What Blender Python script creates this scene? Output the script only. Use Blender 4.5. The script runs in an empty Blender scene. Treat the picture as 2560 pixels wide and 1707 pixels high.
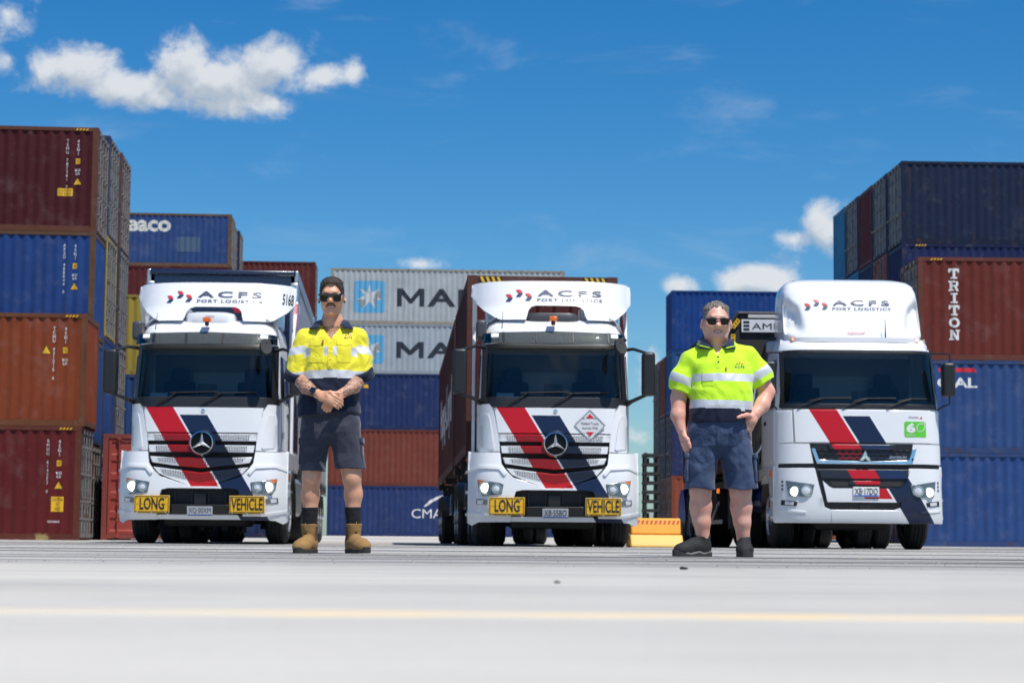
import bpy, bmesh, math, random
import numpy as np
from mathutils import Matrix, Vector
R = math.radians
random.seed(7)
scene = bpy.context.scene
col = scene.collection

# ---------------------------------------------------------------- camera
FPX = 4978.0                      # 70 mm on a 36 mm sensor, 2560 px wide photograph
CAM_Z = 0.10
TILT, ROLL = R(5.68), R(0.46)
cam_d = bpy.data.cameras.new('camera')
cam = bpy.data.objects.new('camera', cam_d)
col.objects.link(cam)
CAM_M = Matrix.Translation((0, 0, CAM_Z)) @ Matrix.Rotation(R(90) + TILT, 4, 'X') @ Matrix.Rotation(ROLL, 4, 'Z')
cam.matrix_world = CAM_M
cam_d.lens = 70.0
cam_d.sensor_width = 36.0
cam_d.clip_start = 0.05
cam_d.clip_end = 3000
cam_d.dof.use_dof = True
cam_d.dof.focus_distance = 13.4
cam_d.dof.aperture_fstop = 5.6
scene.camera = cam
CAM_R = CAM_M.to_3x3()

def ray(u, v):
    return CAM_R @ Vector(((u - 1280.0) / FPX, -(v - 853.5) / FPX, -1.0))

def P(u, v, Y):
    d = ray(u, v)
    t = Y / d.y
    return Vector((d.x * t, Y, CAM_Z + d.z * t))

# ---------------------------------------------------------------- light and sky
SUN_EL, SUN_AZ = R(64), R(36)      # azimuth from behind the camera towards the right
sun_dir = Vector((math.sin(SUN_AZ) * math.cos(SUN_EL), -math.cos(SUN_AZ) * math.cos(SUN_EL), math.sin(SUN_EL)))
sun_d = bpy.data.lights.new('sun', 'SUN')
sun_d.energy = 4.8
sun_d.angle = R(0.5)
sun_d.color = (1.0, 0.96, 0.9)
sun = bpy.data.objects.new('sun', sun_d)
sun.rotation_euler = sun_dir.to_track_quat('Z', 'Y').to_euler()
sun.location = sun_dir * 60
col.objects.link(sun)

scene.view_settings.view_transform = 'Standard'
scene.view_settings.look = 'None'
scene.view_settings.exposure = 0.0
scene.view_settings.gamma = 1.0
scene.render.engine = 'CYCLES'
scene.cycles.use_denoising = True
scene.cycles.max_bounces = 8
scene.cycles.transparent_max_bounces = 12
scene.cycles.caustics_reflective = False
scene.cycles.caustics_refractive = False
scene.cycles.sample_clamp_indirect = 6.0

world = bpy.data.worlds.new('World')
scene.world = world
world.use_nodes = True
world.cycles.sampling_method = 'MANUAL'
world.cycles.sample_map_resolution = 512

class NT:
    """small helper for building node trees"""
    def __init__(s, tree):
        s.t = tree; s.n = tree.nodes; s.l = tree.links
    def node(s, kind, **kw):
        n = s.n.new(kind)
        for k, v in kw.items(): setattr(n, k, v)
        return n
    def put(s, sock, v):
        if isinstance(v, bpy.types.NodeSocket): s.l.new(v, sock)
        elif v is not None: sock.default_value = v
    def math(s, op, a, b=None, c=None, clamp=False):
        n = s.n.new('ShaderNodeMath'); n.operation = op; n.use_clamp = clamp
        s.put(n.inputs[0], a)
        if b is not None: s.put(n.inputs[1], b)
        if c is not None: s.put(n.inputs[2], c)
        return n.outputs[0]
    def mix(s, f, a, b, blend='MIX'):
        n = s.n.new('ShaderNodeMix'); n.data_type = 'RGBA'; n.blend_type = blend
        s.put(n.inputs[0], f); s.put(n.inputs[6], a); s.put(n.inputs[7], b)
        return n.outputs[2]
    def ramp(s, v, lo, hi, smooth=True):
        n = s.n.new('ShaderNodeMapRange'); n.interpolation_type = 'SMOOTHSTEP' if smooth else 'LINEAR'
        s.put(n.inputs[0], v); s.put(n.inputs[1], lo); s.put(n.inputs[2], hi)
        n.inputs[3].default_value = 0; n.inputs[4].default_value = 1
        return n.outputs[0]
    def noise(s, vec, scale, detail=4, rough=0.55, dist=0.0):
        n = s.n.new('ShaderNodeTexNoise')
        if vec is not None: s.l.new(vec, n.inputs['Vector'])
        n.inputs['Scale'].default_value = scale; n.inputs['Detail'].default_value = detail
        n.inputs['Roughness'].default_value = rough; n.inputs['Distortion'].default_value = dist
        return n.outputs['Fac']
    def mapping(s, vec, scale=(1, 1, 1), loc=(0, 0, 0), rot=(0, 0, 0)):
        n = s.n.new('ShaderNodeMapping'); s.l.new(vec, n.inputs[0])
        n.inputs['Scale'].default_value = scale; n.inputs['Location'].default_value = loc; n.inputs['Rotation'].default_value = rot
        return n.outputs[0]
    def sep(s, vec):
        n = s.n.new('ShaderNodeSeparateXYZ'); s.l.new(vec, n.inputs[0]); return n.outputs
    def comb(s, x, y, z):
        n = s.n.new('ShaderNodeCombineXYZ'); s.put(n.inputs[0], x); s.put(n.inputs[1], y); s.put(n.inputs[2], z); return n.outputs[0]
    def obj(s):
        return s.n.new('ShaderNodeTexCoord').outputs['Object']

def build_sky():
    w = NT(world.node_tree)
    w.n.clear()
    out = w.node('ShaderNodeOutputWorld')
    sky = w.node('ShaderNodeTexSky', sky_type='NISHITA', sun_disc=False)
    sky.sun_elevation = SUN_EL
    sky.sun_rotation = R(180) - SUN_AZ
    sky.air_density = 1.0; sky.dust_density = 0.6; sky.ozone_density = 3.0
    hs = w.node('ShaderNodeHueSaturation')
    hs.inputs['Saturation'].default_value = 1.2
    hs.inputs['Value'].default_value = 1.0
    w.l.new(sky.outputs[0], hs.inputs['Color'])
    bg = w.node('ShaderNodeBackground'); bg.inputs[1].default_value = 0.114
    hs2 = w.node('ShaderNodeHueSaturation'); hs2.inputs['Saturation'].default_value = 1.13
    w.l.new(w.mix(1.0, hs.outputs[0], (.70, .90, 1.08, 1), 'MULTIPLY'), hs2.inputs['Color'])
    w.l.new(w.mix(1.0, hs2.outputs[0], (1.0, .97, .92, 1), 'MULTIPLY'), bg.inputs[0])
    # fair-weather cumulus, placed by direction in the sky dome
    tc = w.node('ShaderNodeTexCoord').outputs['Generated']
    s = w.sep(tc)
    ay = w.math('MAXIMUM', s[1], 0.05)
    px = w.math('DIVIDE', s[0], ay)
    pz = w.math('DIVIDE', s[2], ay)
    blobs = [  # u, v, ru, rv, amount
        (120, 175, 95, 70, .9), (200, 175, 115, 75, 1), (310, 220, 150, 60, .9), (395, 245, 90, 40, .75), (470, 160, 85, 95, 1), (560, 205, 160, 95, 1.0),
        (690, 160, 120, 90, 1), (800, 190, 110, 55, .8), (880, 185, 45, 60, .6), (560, 262, 150, 45, .95), (650, 255, 90, 50, .8),
        (30, 40, 100, 140, .1), (20, 150, 100, 70, .15),
        (1920, 690, 120, 66, .85), (1850, 700, 70, 45, .7), (1700, 712, 52, 34, .6), (2070, 565, 85, 80, .65), (1985, 600, 85, 45, .4),
        (1050, 660, 90, 28, .5), (1625, 940, 60, 120, .25), (1600, 1090, 70, 40, .3)]
    # the same kind of cloud elsewhere round the dome
    def density(ox, oz):
        x = w.math('ADD', px, ox); z = w.math('ADD', pz, oz)
        m = None
        for (u, v, ru, rv, am) in blobs:
            d = ray(u, v); cx, cz = d.x / d.y, d.z / d.y
            ex = w.math('MULTIPLY', w.math('SUBTRACT', x, cx), FPX / ru)
            ez = w.math('MULTIPLY', w.math('SUBTRACT', z, cz), FPX / rv)
            q = w.math('ADD', w.math('MULTIPLY', ex, ex), w.math('MULTIPLY', ez, ez))
            g = w.math('SUBTRACT', 1.0 + (am - 1.0) * .62, w.math('SQRT', q))
            m = g if m is None else w.math('SMOOTH_MAX', m, g, 0.22)
        v3 = w.comb(x, 0.37, z)
        n1 = w.noise(w.mapping(v3, (1, 1, 1.25)), 30, 10, 0.62, 0.45)
        n2 = w.noise(v3, 110, 8, 0.65, 0.3)
        f = w.math('ADD', w.math('MULTIPLY', w.math('SUBTRACT', n1, 0.50), 2.1), w.math('MULTIPLY', w.math('SUBTRACT', n2, 0.5), 0.9))
        return w.math('ADD', w.math('ADD', m, 0.09), f)
    d0 = density(0, 0)
    d1 = density(0.004, 0.010)
    cover = w.math('POWER', w.ramp(d0, -0.10, 0.78), 1.15)
    front = w.ramp(s[1], 0.05, 0.2)
    cover = w.math('MULTIPLY', cover, front)
    shade = w.ramp(w.math('SUBTRACT', d1, w.math('MULTIPLY', d0, 0.35)), -0.05, 0.75)
    # generic clouds behind and beside the camera
    dn = w.noise(w.mapping(tc, (1, 1, 2.2)), 3.1, 8, 0.6, 0.3)
    side = w.math('SUBTRACT', 1.0, w.ramp(s[1], 0.45, 0.85))
    gen = w.math('MULTIPLY', w.math('MULTIPLY', w.ramp(dn, 0.56, 0.70), side), w.ramp(s[2], 0.02, 0.12))
    cover = w.math('MAXIMUM', w.math('MULTIPLY', cover, 0.90), w.math('MULTIPLY', gen, 0.85))
    # thin cirrus veil
    streak = w.noise(w.mapping(w.comb(px, 0.1, pz), (9, 1, 30), (0.2, 0, 0.4), (0, R(-28), 0)), 1.0, 6, 0.6, 0.6)
    veil = w.math('MULTIPLY', w.ramp(streak, 0.52, 0.85), 0.22)
    cover = w.math('MAXIMUM', cover, w.math('MULTIPLY', veil, front))
    ccol = w.mix(shade, (0.80, 0.82, 0.84, 1), (0.50, 0.56, 0.63, 1))
    cb = w.node('ShaderNodeBackground'); w.l.new(ccol, cb.inputs[0]); cb.inputs[1].default_value = 0.98
    mx = w.node('ShaderNodeMixShader')
    w.l.new(cover, mx.inputs[0]); w.l.new(bg.outputs[0], mx.inputs[1]); w.l.new(cb.outputs[0], mx.inputs[2])
    w.l.new(mx.outputs[0], out.inputs[0])
build_sky()

# ---------------------------------------------------------------- object helpers
def tag(o, label=None, cat=None, group=None, kind=None):
    if label: o['label'] = label
    if cat: o['category'] = cat
    if group: o['group'] = group
    if kind: o['kind'] = kind
    return o

def empty(name, loc=(0, 0, 0), rz=0.0, parent=None):
    o = bpy.data.objects.new(name, None)
    o.empty_display_size = 0.2
    col.objects.link(o)
    o.location = loc; o.rotation_euler = (0, 0, rz)
    if parent: o.parent = parent
    return o

def finish(bm, name, smooth=35):
    bmesh.ops.recalc_face_normals(bm, faces=bm.faces[:])
    me = bpy.data.meshes.new(name)
    bm.to_mesh(me); bm.free()
    if smooth and len(me.polygons):
        me.polygons.foreach_set('use_smooth', [True] * len(me.polygons))
        me.set_sharp_from_angle(angle=R(smooth))
    return me

def obj(name, data, mat=None, parent=None, bev=0.0, seg=2, color=None, smooth=35, loc=None):
    if isinstance(data, bmesh.types.BMesh): data = finish(data, name, smooth)
    if mat is not None and not data.materials: data.materials.append(mat)
    o = bpy.data.objects.new(name, data)
    col.objects.link(o)
    if parent: o.parent = parent
    if loc is not None: o.location = loc
    if color is not None: o.color = (*color, 1.0)
    if bev:
        m = o.modifiers.new('bevel', 'BEVEL'); m.width = bev; m.segments = seg
        m.limit_method = 'ANGLE'; m.angle_limit = R(50)
    return o

def B(): return bmesh.new()

def box(bm, x0, x1, y0, y1, z0, z1):
    vs = [bm.verts.new(p) for p in ((x0, y0, z0), (x1, y0, z0), (x1, y1, z0), (x0, y1, z0), (x0, y0, z1), (x1, y0, z1), (x1, y1, z1), (x0, y1, z1))]
    for f in ((0, 3, 2, 1), (4, 5, 6, 7), (0, 1, 5, 4), (1, 2, 6, 5), (2, 3, 7, 6), (3, 0, 4, 7)):
        bm.faces.new([vs[i] for i in f])
    return bm

def prism(bm, poly, axis, a, b):
    """extrude a 2-D polygon along an axis from a to b"""
    def pt(p, t):
        return {'x': (t, p[0], p[1]), 'y': (p[0], t, p[1]), 'z': (p[0], p[1], t)}[axis]
    A = [bm.verts.new(pt(p, a)) for p in poly]; C = [bm.verts.new(pt(p, b)) for p in poly]
    n = len(poly)
    bm.faces.new(A); bm.faces.new(C[::-1])
    for i in range(n): bm.faces.new((A[i], C[i], C[(i + 1) % n], A[(i + 1) % n]))
    return bm

def loft(bm, rings, closed=True, cap0=False, cap1=False, skip=None):
    vr = [[bm.verts.new(p) for p in r] for r in rings]
    for i in range(len(vr) - 1):
        n = len(vr[i])
        for j in range(n if closed else n - 1):
            if skip and skip(i, j): continue
            k = (j + 1) % n
            bm.faces.new((vr[i][j], vr[i][k], vr[i + 1][k], vr[i + 1][j]))
    if cap0: bm.faces.new(vr[0][::-1])
    if cap1: bm.faces.new(vr[-1])
    return bm

def tube(bm, pts, r, n=8, cap=True):
    pts = [Vector(p) for p in pts]
    rs = r if isinstance(r, (list, tuple)) else [r] * len(pts)
    rings = []
    prev = None
    for i, p in enumerate(pts):
        t = (pts[min(i + 1, len(pts) - 1)] - pts[max(i - 1, 0)]).normalized()
        if prev is None:
            a = t.orthogonal().normalized()
        else:
            a = (prev - t * prev.dot(t)).normalized()
        prev = a
        b = t.cross(a)
        rings.append([p + (a * math.cos(2 * math.pi * k / n) + b * math.sin(2 * math.pi * k / n)) * rs[i] for k in range(n)])
    return loft(bm, rings, True, cap, cap)

def lathe(bm, prof, axis='x', n=32, c=(0, 0, 0)):
    """prof: list of (t along axis, radius)"""
    rings = []
    for t, r in prof:
        ring = []
        for k in range(n):
            a = 2 * math.pi * k / n
            q = {'x': (t, r * math.cos(a), r * math.sin(a)), 'y': (r * math.cos(a), t, r * math.sin(a)), 'z': (r * math.cos(a), r * math.sin(a), t)}[axis]
            ring.append((q[0] + c[0], q[1] + c[1], q[2] + c[2]))
        rings.append(ring)
    return loft(bm, rings, True, True, True)

def interp(x, xs, ys): return float(np.interp(x, xs, ys))

def cut_grid(bm, xs, zs):
    for x in xs:
        bmesh.ops.bisect_plane(bm, geom=bm.verts[:] + bm.edges[:] + bm.faces[:], plane_co=(x, 0, 0), plane_no=(1, 0, 0), dist=1e-5)
    for z in zs:
        bmesh.ops.bisect_plane(bm, geom=bm.verts[:] + bm.edges[:] + bm.faces[:], plane_co=(0, 0, z), plane_no=(0, 0, 1), dist=1e-5)

def lines(lo, hi, step):
    a = math.floor(lo / step) + 1
    out = []
    while a * step < hi - 1e-4:
        if a * step > lo + 1e-4: out.append(a * step)
        a += 1
    return out

def panel(name, poly, F, off=0.0, th=0.03, mat=None, parent=None, cx=.13, cz=.15, bev=.006, extra=None, color=None, smooth=35):
    """a sheet of thickness th whose outline lies in the x-z plane and whose face follows y = F(x, z)"""
    bm = B()
    f = bm.faces.new([bm.verts.new((p[0], 0, p[1])) for p in poly])
    xs = [p[0] for p in poly]; zs = [p[1] for p in poly]
    cut_grid(bm, lines(min(xs), max(xs), cx) + (extra or []), lines(min(zs), max(zs), cz))
    bmesh.ops.triangulate(bm, faces=[g for g in bm.faces if len(g.verts) > 4])
    for v in bm.verts: v.co.y = F(v.co.x, v.co.z) + off + th
    if th > 0:
        bmesh.ops.recalc_face_normals(bm, faces=bm.faces[:])
        g = bmesh.ops.extrude_face_region(bm, geom=bm.faces[:])['geom']
        bmesh.ops.translate(bm, verts=[v for v in g if isinstance(v, bmesh.types.BMVert)], vec=(0, -th, 0))
    return obj(name, bm, mat, parent, bev=bev if th > 0 else 0, color=color, smooth=smooth)

_tc = {}
def text_bm(s, bold=0.0, spacing=1.0, line=1.0):
    """flat text outline as (verts, faces), normalised to a unit box"""
    if 'M' in s: bold = 0.0        # the offset outline of this glyph crosses itself
    key = (s, bold, spacing, line)
    if key not in _tc:
        cu = bpy.data.curves.new('t', 'FONT')
        cu.body = s; cu.offset = bold; cu.align_x = 'CENTER'; cu.space_character = spacing; cu.space_line = line
        cu.resolution_u = 3; cu.fill_mode = 'FRONT'; cu.dimensions = '2D'
        o = bpy.data.objects.new('t', cu); col.objects.link(o)
        dg = bpy.context.evaluated_depsgraph_get()
        me = bpy.data.meshes.new_from_object(o.evaluated_get(dg))
        V = np.array([v.co[:2] for v in me.vertices]); Fc = [tuple(p.vertices) for p in me.polygons]
        col.objects.unlink(o); bpy.data.objects.remove(o); bpy.data.meshes.remove(me)
        lo, hi = V.min(0), V.max(0)
        _tc[key] = ((V - lo) / (hi - lo), Fc)
    return _tc[key]

def shape_decal(name, V, Fc, rect, F, off, mat, parent, cuts=None, cz=None, slant=0.0):
    x0, z0, x1, z1 = rect
    bm = B()
    vs = [bm.verts.new((x0 + (x1 - x0) * p[0] + slant * (p[1] - .5), 0, z0 + (z1 - z0) * p[1])) for p in V]
    for f in Fc:
        try: bm.faces.new([vs[i] for i in f])
        except ValueError: pass
    bmesh.ops.remove_doubles(bm, verts=bm.verts[:], dist=1e-5)
    lo, hi = min(x0, x1), max(x0, x1)
    cut_grid(bm, [c for c in (cuts if cuts is not None else lines(lo, hi, .12)) if lo < c < hi], lines(min(z0, z1), max(z0, z1), cz) if cz else [])
    for v in bm.verts: v.co.y = F(v.co.x, v.co.z) + off
    for f in bm.faces:
        f.normal_update()
        if f.normal.y > 0: f.normal_flip()
    me = bpy.data.meshes.new(name); bm.to_mesh(me); bm.free()
    return obj(name, me, mat, parent)

def text(name, s, rect, F, off, mat, parent, bold=0.0, spacing=1.0, line=1.0, cuts=None, cz=None, slant=0.0):
    V, Fc = text_bm(s, bold, spacing, line)
    return shape_decal(name, V, Fc, rect, F, off, mat, parent, cuts, cz, slant)

def poly_decal(name, poly, F, off, mat, parent, cuts=None, cz=None):
    xs = [p[0] for p in poly]; zs = [p[1] for p in poly]
    w = max(xs) - min(xs); h = max(zs) - min(zs)
    V = [((p[0] - min(xs)) / w, (p[1] - min(zs)) / h) for p in poly]
    bm = B(); f = bm.faces.new([bm.verts.new((p[0], 0, p[1])) for p in V])
    bmesh.ops.triangulate(bm, faces=[f]); bm.verts.index_update()
    Fc = [tuple(v.index for v in g.verts) for g in bm.faces]; VV = [(v.co.x, v.co.z) for v in bm.verts]; bm.free()
    return shape_decal(name, VV, Fc, (min(xs), min(zs), max(xs), max(zs)), F, off, mat, parent, cuts, cz)

# ---------------------------------------------------------------- materials
_m = {}
def newmat(name):
    m = bpy.data.materials.new(name); m.use_nodes = True
    t = NT(m.node_tree)
    p = m.node_tree.nodes['Principled BSDF']
    return m, t, p

def M(name, c, r=.5, m=0.0, var=.06, vs=5.0, bump=0.0, bs=60.0, coat=0.0, emit=0.0, spec=.5):
    if name in _m: return _m[name]
    mt, t, p = newmat(name)
    o = t.obj()
    n = t.noise(o, vs, 5, .6)
    k = t.math('MULTIPLY_ADD', n, 2 * var, 1 - var)
    cc = t.mix(1.0, (*c, 1), t.comb(k, k, k), 'MULTIPLY')
    t.l.new(cc, p.inputs['Base Color'])
    t.l.new(t.math('MULTIPLY_ADD', t.noise(o, vs * 2.3, 4), .16, r - .08), p.inputs['Roughness'])
    p.inputs['Metallic'].default_value = m
    p.inputs['Specular IOR Level'].default_value = spec
    if coat:
        p.inputs['Coat Weight'].default_value = coat; p.inputs['Coat Roughness'].default_value = .04
    if bump:
        b = t.node('ShaderNodeBump'); b.inputs['Strength'].default_value = bump; b.inputs['Distance'].default_value = .01
        t.l.new(t.noise(o, bs, 5), b.inputs['Height']); t.l.new(b.outputs[0], p.inputs['Normal'])
    if emit:
        p.inputs['Emission Color'].default_value = (*c, 1); p.inputs['Emission Strength'].default_value = emit
    _m[name] = mt
    return mt

BLACK = M('black_plastic', (.013, .013, .014), .42)
MATTE = M('matte_black', (.02, .02, .021), .75)
RUBBER = M('tyre_rubber', (.022, .022, .022), .8, bump=.2, bs=90)
CHROME = M('polished_metal', (.75, .76, .78), .14, 1.0)
ALU = M('aluminium', (.55, .56, .57), .38, .85)
STEEL = M('dark_steel', (.045, .046, .05), .55, .3)
NAVY = M('navy_paint', (.008, .015, .048), .28, coat=.6)
REDP = M('red_paint', (.42, .008, .014), .28, coat=.6)
INKN = M('navy_print', (.02, .03, .10), .45)
INKR = M('red_print', (.60, .02, .03), .45)
INKW = M('white_print', (.72, .72, .70), .55)
INKB = M('black_print', (.015, .015, .017), .5)
INKY = M('yellow_print', (.75, .43, .015), .5)
SIGNY = M('sign_yellow', (.78, .43, .01), .45)
AMBER = M('amber_lens', (.8, .16, .005), .2, coat=.5)
LENSW = M('clear_lens', (.75, .77, .8), .12, .2, coat=.8)
LAMP = M('lit_lamp', (1.0, .93, .80), .3, emit=5.0)
LAMPC = M('lit_lamp_cool', (.93, 1.0, .86), .3, emit=4.0)
SILV = M('silver_trim', (.62, .63, .65), .3, .7)

def glass_mat(name, tint, refl=.9, fac=.06):
    mt, t, p = newmat(name)
    t.n.remove(p)
    tr = t.node('ShaderNodeBsdfTransparent'); tr.inputs[0].default_value = (*tint, 1)
    gl = t.node('ShaderNodeBsdfGlossy'); gl.inputs['Roughness'].default_value = .02; gl.inputs[0].default_value = (refl, refl, refl, 1)
    fr = t.node('ShaderNodeFresnel'); fr.inputs[0].default_value = 1.45
    mx = t.node('ShaderNodeMixShader')
    t.l.new(t.math('ADD', fr.outputs[0], fac, clamp=True), mx.inputs[0])
    t.l.new(tr.outputs[0], mx.inputs[1]); t.l.new(gl.outputs[0], mx.inputs[2])
    t.l.new(mx.outputs[0], t.n['Material Output'].inputs[0])
    return mt
GLASS = glass_mat('windscreen_glass', (.62, .70, .72), .9, .015)
VISOR = glass_mat('smoked_visor', (.34, .35, .32), .9, .05)
LENS = glass_mat('lamp_cover', (.85, .87, .9), .9, .06)

def white_paint():
    """fleet white with the red and navy diagonal livery bands in truck coordinates"""
    out = {}
    for nm, z0, red, navy, rz, nz, mesh in (
        ('fleet_livery', 2.05, (-.865, -.445), (-.415, .002), (.86, 2.20), (.25, 1.938), False),
        ('fleet_livery_mesh', 2.05, (-.865, -.445), (-.415, .002), (.86, 2.20), (.25, 1.938), True),
        ('fleet_livery_wide', 2.062, (-.766, -.356), (-.325, .075), (.745, 2.20), (.25, 1.977), False)):
        mt, t, p = newmat(nm)
        o = t.obj(); s = t.sep(o)
        q = t.math('MULTIPLY_ADD', t.math('SUBTRACT', s[2], z0), .61, s[0])
        def band(v, lo, hi):
            return t.math('MULTIPLY', t.math('GREATER_THAN', v, lo), t.math('LESS_THAN', v, hi))
        r = t.math('MULTIPLY', band(q, *red), band(s[2], *rz))
        n = t.math('MULTIPLY', band(q, *navy), band(s[2], *nz))
        dust = t.noise(o, 3.0, 5)
        wcol = t.mix(t.math('MULTIPLY', dust, .5), (.80, .80, .80, 1), (.72, .725, .73, 1))
        c = t.mix(r, wcol, (.52, .004, .010, 1))
        c = t.mix(n, c, (.008, .015, .048, 1))
        if mesh:
            # punched holes
            v = t.node('ShaderNodeTexVoronoi'); v.inputs['Scale'].default_value = 1.0; v.inputs['Randomness'].default_value = 0.0
            hx = t.comb(t.math('MULTIPLY', s[0], 40), 0, t.math('MULTIPLY_ADD', s[0], 20, t.math('MULTIPLY', s[2], 52)))
            t.l.new(hx, v.inputs['Vector'])
            c = t.mix(t.math('LESS_THAN', v.outputs['Distance'], .40), c, (.015, .015, .015, 1))
        t.l.new(c, p.inputs['Base Color'])
        p.inputs['Roughness'].default_value = .32
        p.inputs['Specular IOR Level'].default_value = .35
        p.inputs['Coat Weight'].default_value = .0 if mesh else .3
        p.inputs['Coat Roughness'].default_value = .05
        out[nm] = mt
    return out
LIV = white_paint()
WHITE = M('white_paint', (.80, .80, .80), .32, coat=.7, var=.03)

def container_mat(name, rust, streak, runs=False):
    mt, t, p = newmat(name)
    oi = t.node('ShaderNodeObjectInfo')
    o = t.node('ShaderNodeVectorMath'); o.operation = 'ADD'
    t.l.new(t.obj(), o.inputs[0]); t.l.new(t.comb(t.math('MULTIPLY', oi.outputs['Random'], 57), t.math('MULTIPLY', oi.outputs['Random'], 31), 0), o.inputs[1])
    v = o.outputs[0]
    big = t.noise(v, .8, 5, .6)
    k = t.math('MULTIPLY_ADD', big, .5, .75)
    base = t.mix(1.0, oi.outputs['Color'], t.comb(k, k, k), 'MULTIPLY')
    # chalky fading
    base = t.mix(t.math('MULTIPLY', t.ramp(t.noise(v, 1.7, 6, .65), .5, .75), .08), base, (.45, .42, .40, 1))
    # rain streaks
    st = t.noise(t.mapping(v, (9, 9, .35)), 1.0, 5, .65)
    base = t.mix(t.math('MULTIPLY', t.ramp(st, .56, .76), streak), base, (.06, .030, .018, 1))
    # rust spots
    rs = t.noise(v, 5.5, 8, .7, .3)
    base = t.mix(t.ramp(rs, .70 - rust, .76 - rust), base, (.10, .040, .016, 1))
    if runs:    # tar-like stains that ran down from the top rail
        zz = t.sep(t.obj())[2]
        rn = t.noise(t.mapping(v, (3.2, 3.2, .12)), 1.3, 6, .7)
        base = t.mix(t.math('MULTIPLY', t.ramp(t.math('ADD', rn, t.math('MULTIPLY_ADD', zz, .30, -.84)), .50, .60), .8), base, (.035, .022, .018, 1))
    sc = t.noise(t.mapping(v, (2.4, 2.4, 14)), 1.4, 5, .7)
    base = t.mix(t.math('MULTIPLY', t.ramp(sc, .68, .78), .6), base, (.30, .26, .23, 1))
    t.l.new(base, p.inputs['Base Color'])
    p.inputs['Roughness'].default_value = .55; p.inputs['Specular IOR Level'].default_value = .18
    b = t.node('ShaderNodeBump'); b.inputs['Strength'].default_value = .6; b.inputs['Distance'].default_value = .03
    t.l.new(t.noise(v, 2.2, 5, .6), b.inputs['Height']); t.l.new(b.outputs[0], p.inputs['Normal'])
    return mt
CPAINT = container_mat('container_paint', .045, .55)
CFRAME = container_mat('container_frame_paint', .13, .75)
CRUN = container_mat('stained_container_paint', .02, .6, True)
CPAINTC = container_mat('newer_container_paint', -.04, .12)
# ---------------------------------------------------------------- ground
def smooth(a, b, x):
    t = min(max((x - a) / (b - a), 0), 1); return t * t * (3 - 2 * t)
def gz(Y): return 0.22 * smooth(52, 95, Y)

def ground_mat():
    mt, t, p = newmat('yard_concrete')
    o = t.obj()
    big = t.noise(t.mapping(o, (.05, .22, 1)), 1.0, 6, .6)
    mid = t.noise(t.mapping(o, (.35, 1.6, 1)), 1.0, 6, .65)
    fine = t.noise(o, 55, 4, .7)
    c = t.mix(t.ramp(big, .3, .7), (.595, .565, .505, 1), (.475, .45, .405, 1))
    c = t.mix(t.math('MULTIPLY', t.ramp(mid, .42, .75), .35), c, (.32, .315, .31, 1))
    # tyre scrub and oil where the trucks turn
    s = t.sep(o)
    zone = t.math('MULTIPLY', t.ramp(s[1], 6.5, 10.5), t.math('SUBTRACT', 1.0, t.ramp(s[1], 40, 60)))
    sk = t.noise(t.mapping(o, (.045, .75, 1), (0, 3.1, 0), (0, 0, R(2))), 1.0, 9, .72, .4)
    c = t.mix(t.math('MULTIPLY', t.math('MULTIPLY', t.ramp(sk, .45, .58), zone), .92), c, (.055, .058, .066, 1))
    band = t.math('MULTIPLY', t.ramp(s[1], 6.8, 8.6), t.math('SUBTRACT', 1.0, t.ramp(s[1], 10.5, 13.5)))
    bn = t.noise(t.mapping(o, (.22, .9, 1), (5.2, 1.7, 0)), 1.0, 7, .7, .3)
    c = t.mix(t.math('MULTIPLY', t.math('MULTIPLY', t.ramp(bn, .36, .66), band), .75), c, (.15, .15, .155, 1))
    sp = t.noise(t.mapping(o, (4.5, 9, 1)), 1.0, 7, .8)
    c = t.mix(t.math('MULTIPLY', t.math('MULTIPLY', t.ramp(sp, .54, .66), t.ramp(s[1], 5, 9)), .65), c, (.09, .09, .10, 1))
    mot = t.noise(t.mapping(o, (1.1, 1.9, 1), (3.3, 0, 0)), 1.0, 6, .62, .4)
    c = t.mix(t.math('MULTIPLY', t.ramp(mot, .38, .72), .24), c, (.30, .29, .275, 1))
    k = t.math('MULTIPLY_ADD', fine, .3, .85)
    c = t.mix(1.0, c, t.comb(k, k, k), 'MULTIPLY')
    t.l.new(c, p.inputs['Base Color'])
    t.l.new(t.math('MULTIPLY_ADD', mid, .2, .70), p.inputs['Roughness'])
    p.inputs['Specular IOR Level'].default_value = 0.0
    gl = t.node('ShaderNodeBsdfGlossy'); gl.inputs['Roughness'].default_value = .22; gl.inputs[0].default_value = (.8, .8, .8, 1)
    ms = t.node('ShaderNodeMixShader'); t.l.new(t.math('MULTIPLY', t.ramp(big, .35, .7), .16), ms.inputs[0])
    t.l.new(p.outputs[0], ms.inputs[1]); t.l.new(gl.outputs[0], ms.inputs[2])
    t.l.new(ms.outputs[0], t.n['Material Output'].inputs[0])
    b = t.node('ShaderNodeBump'); b.inputs['Strength'].default_value = .25; b.inputs['Distance'].default_value = .004
    t.l.new(t.noise(o, 30, 6, .7), b.inputs['Height']); t.l.new(b.outputs[0], p.inputs['Normal'])
    return mt

bm = B()
ys = [-40, -10, 0, 5, 12, 30, 45, 52] + [52 + 3 * i for i in range(1, 17)] + [130, 200, 500, 1500]
xs = [-900, -200, -60, -20, 0, 20, 60, 200, 900]
gv = [[bm.verts.new((x, y, gz(y))) for x in xs] for y in ys]
for i in range(len(ys) - 1):
    for j in range(len(xs) - 1):
        bm.faces.new((gv[i][j], gv[i][j + 1], gv[i + 1][j + 1], gv[i + 1][j]))
ground = tag(obj('ground', bm, ground_mat()), 'pale concrete container yard with dark tyre scuffs and streaks', kind='structure')

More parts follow.
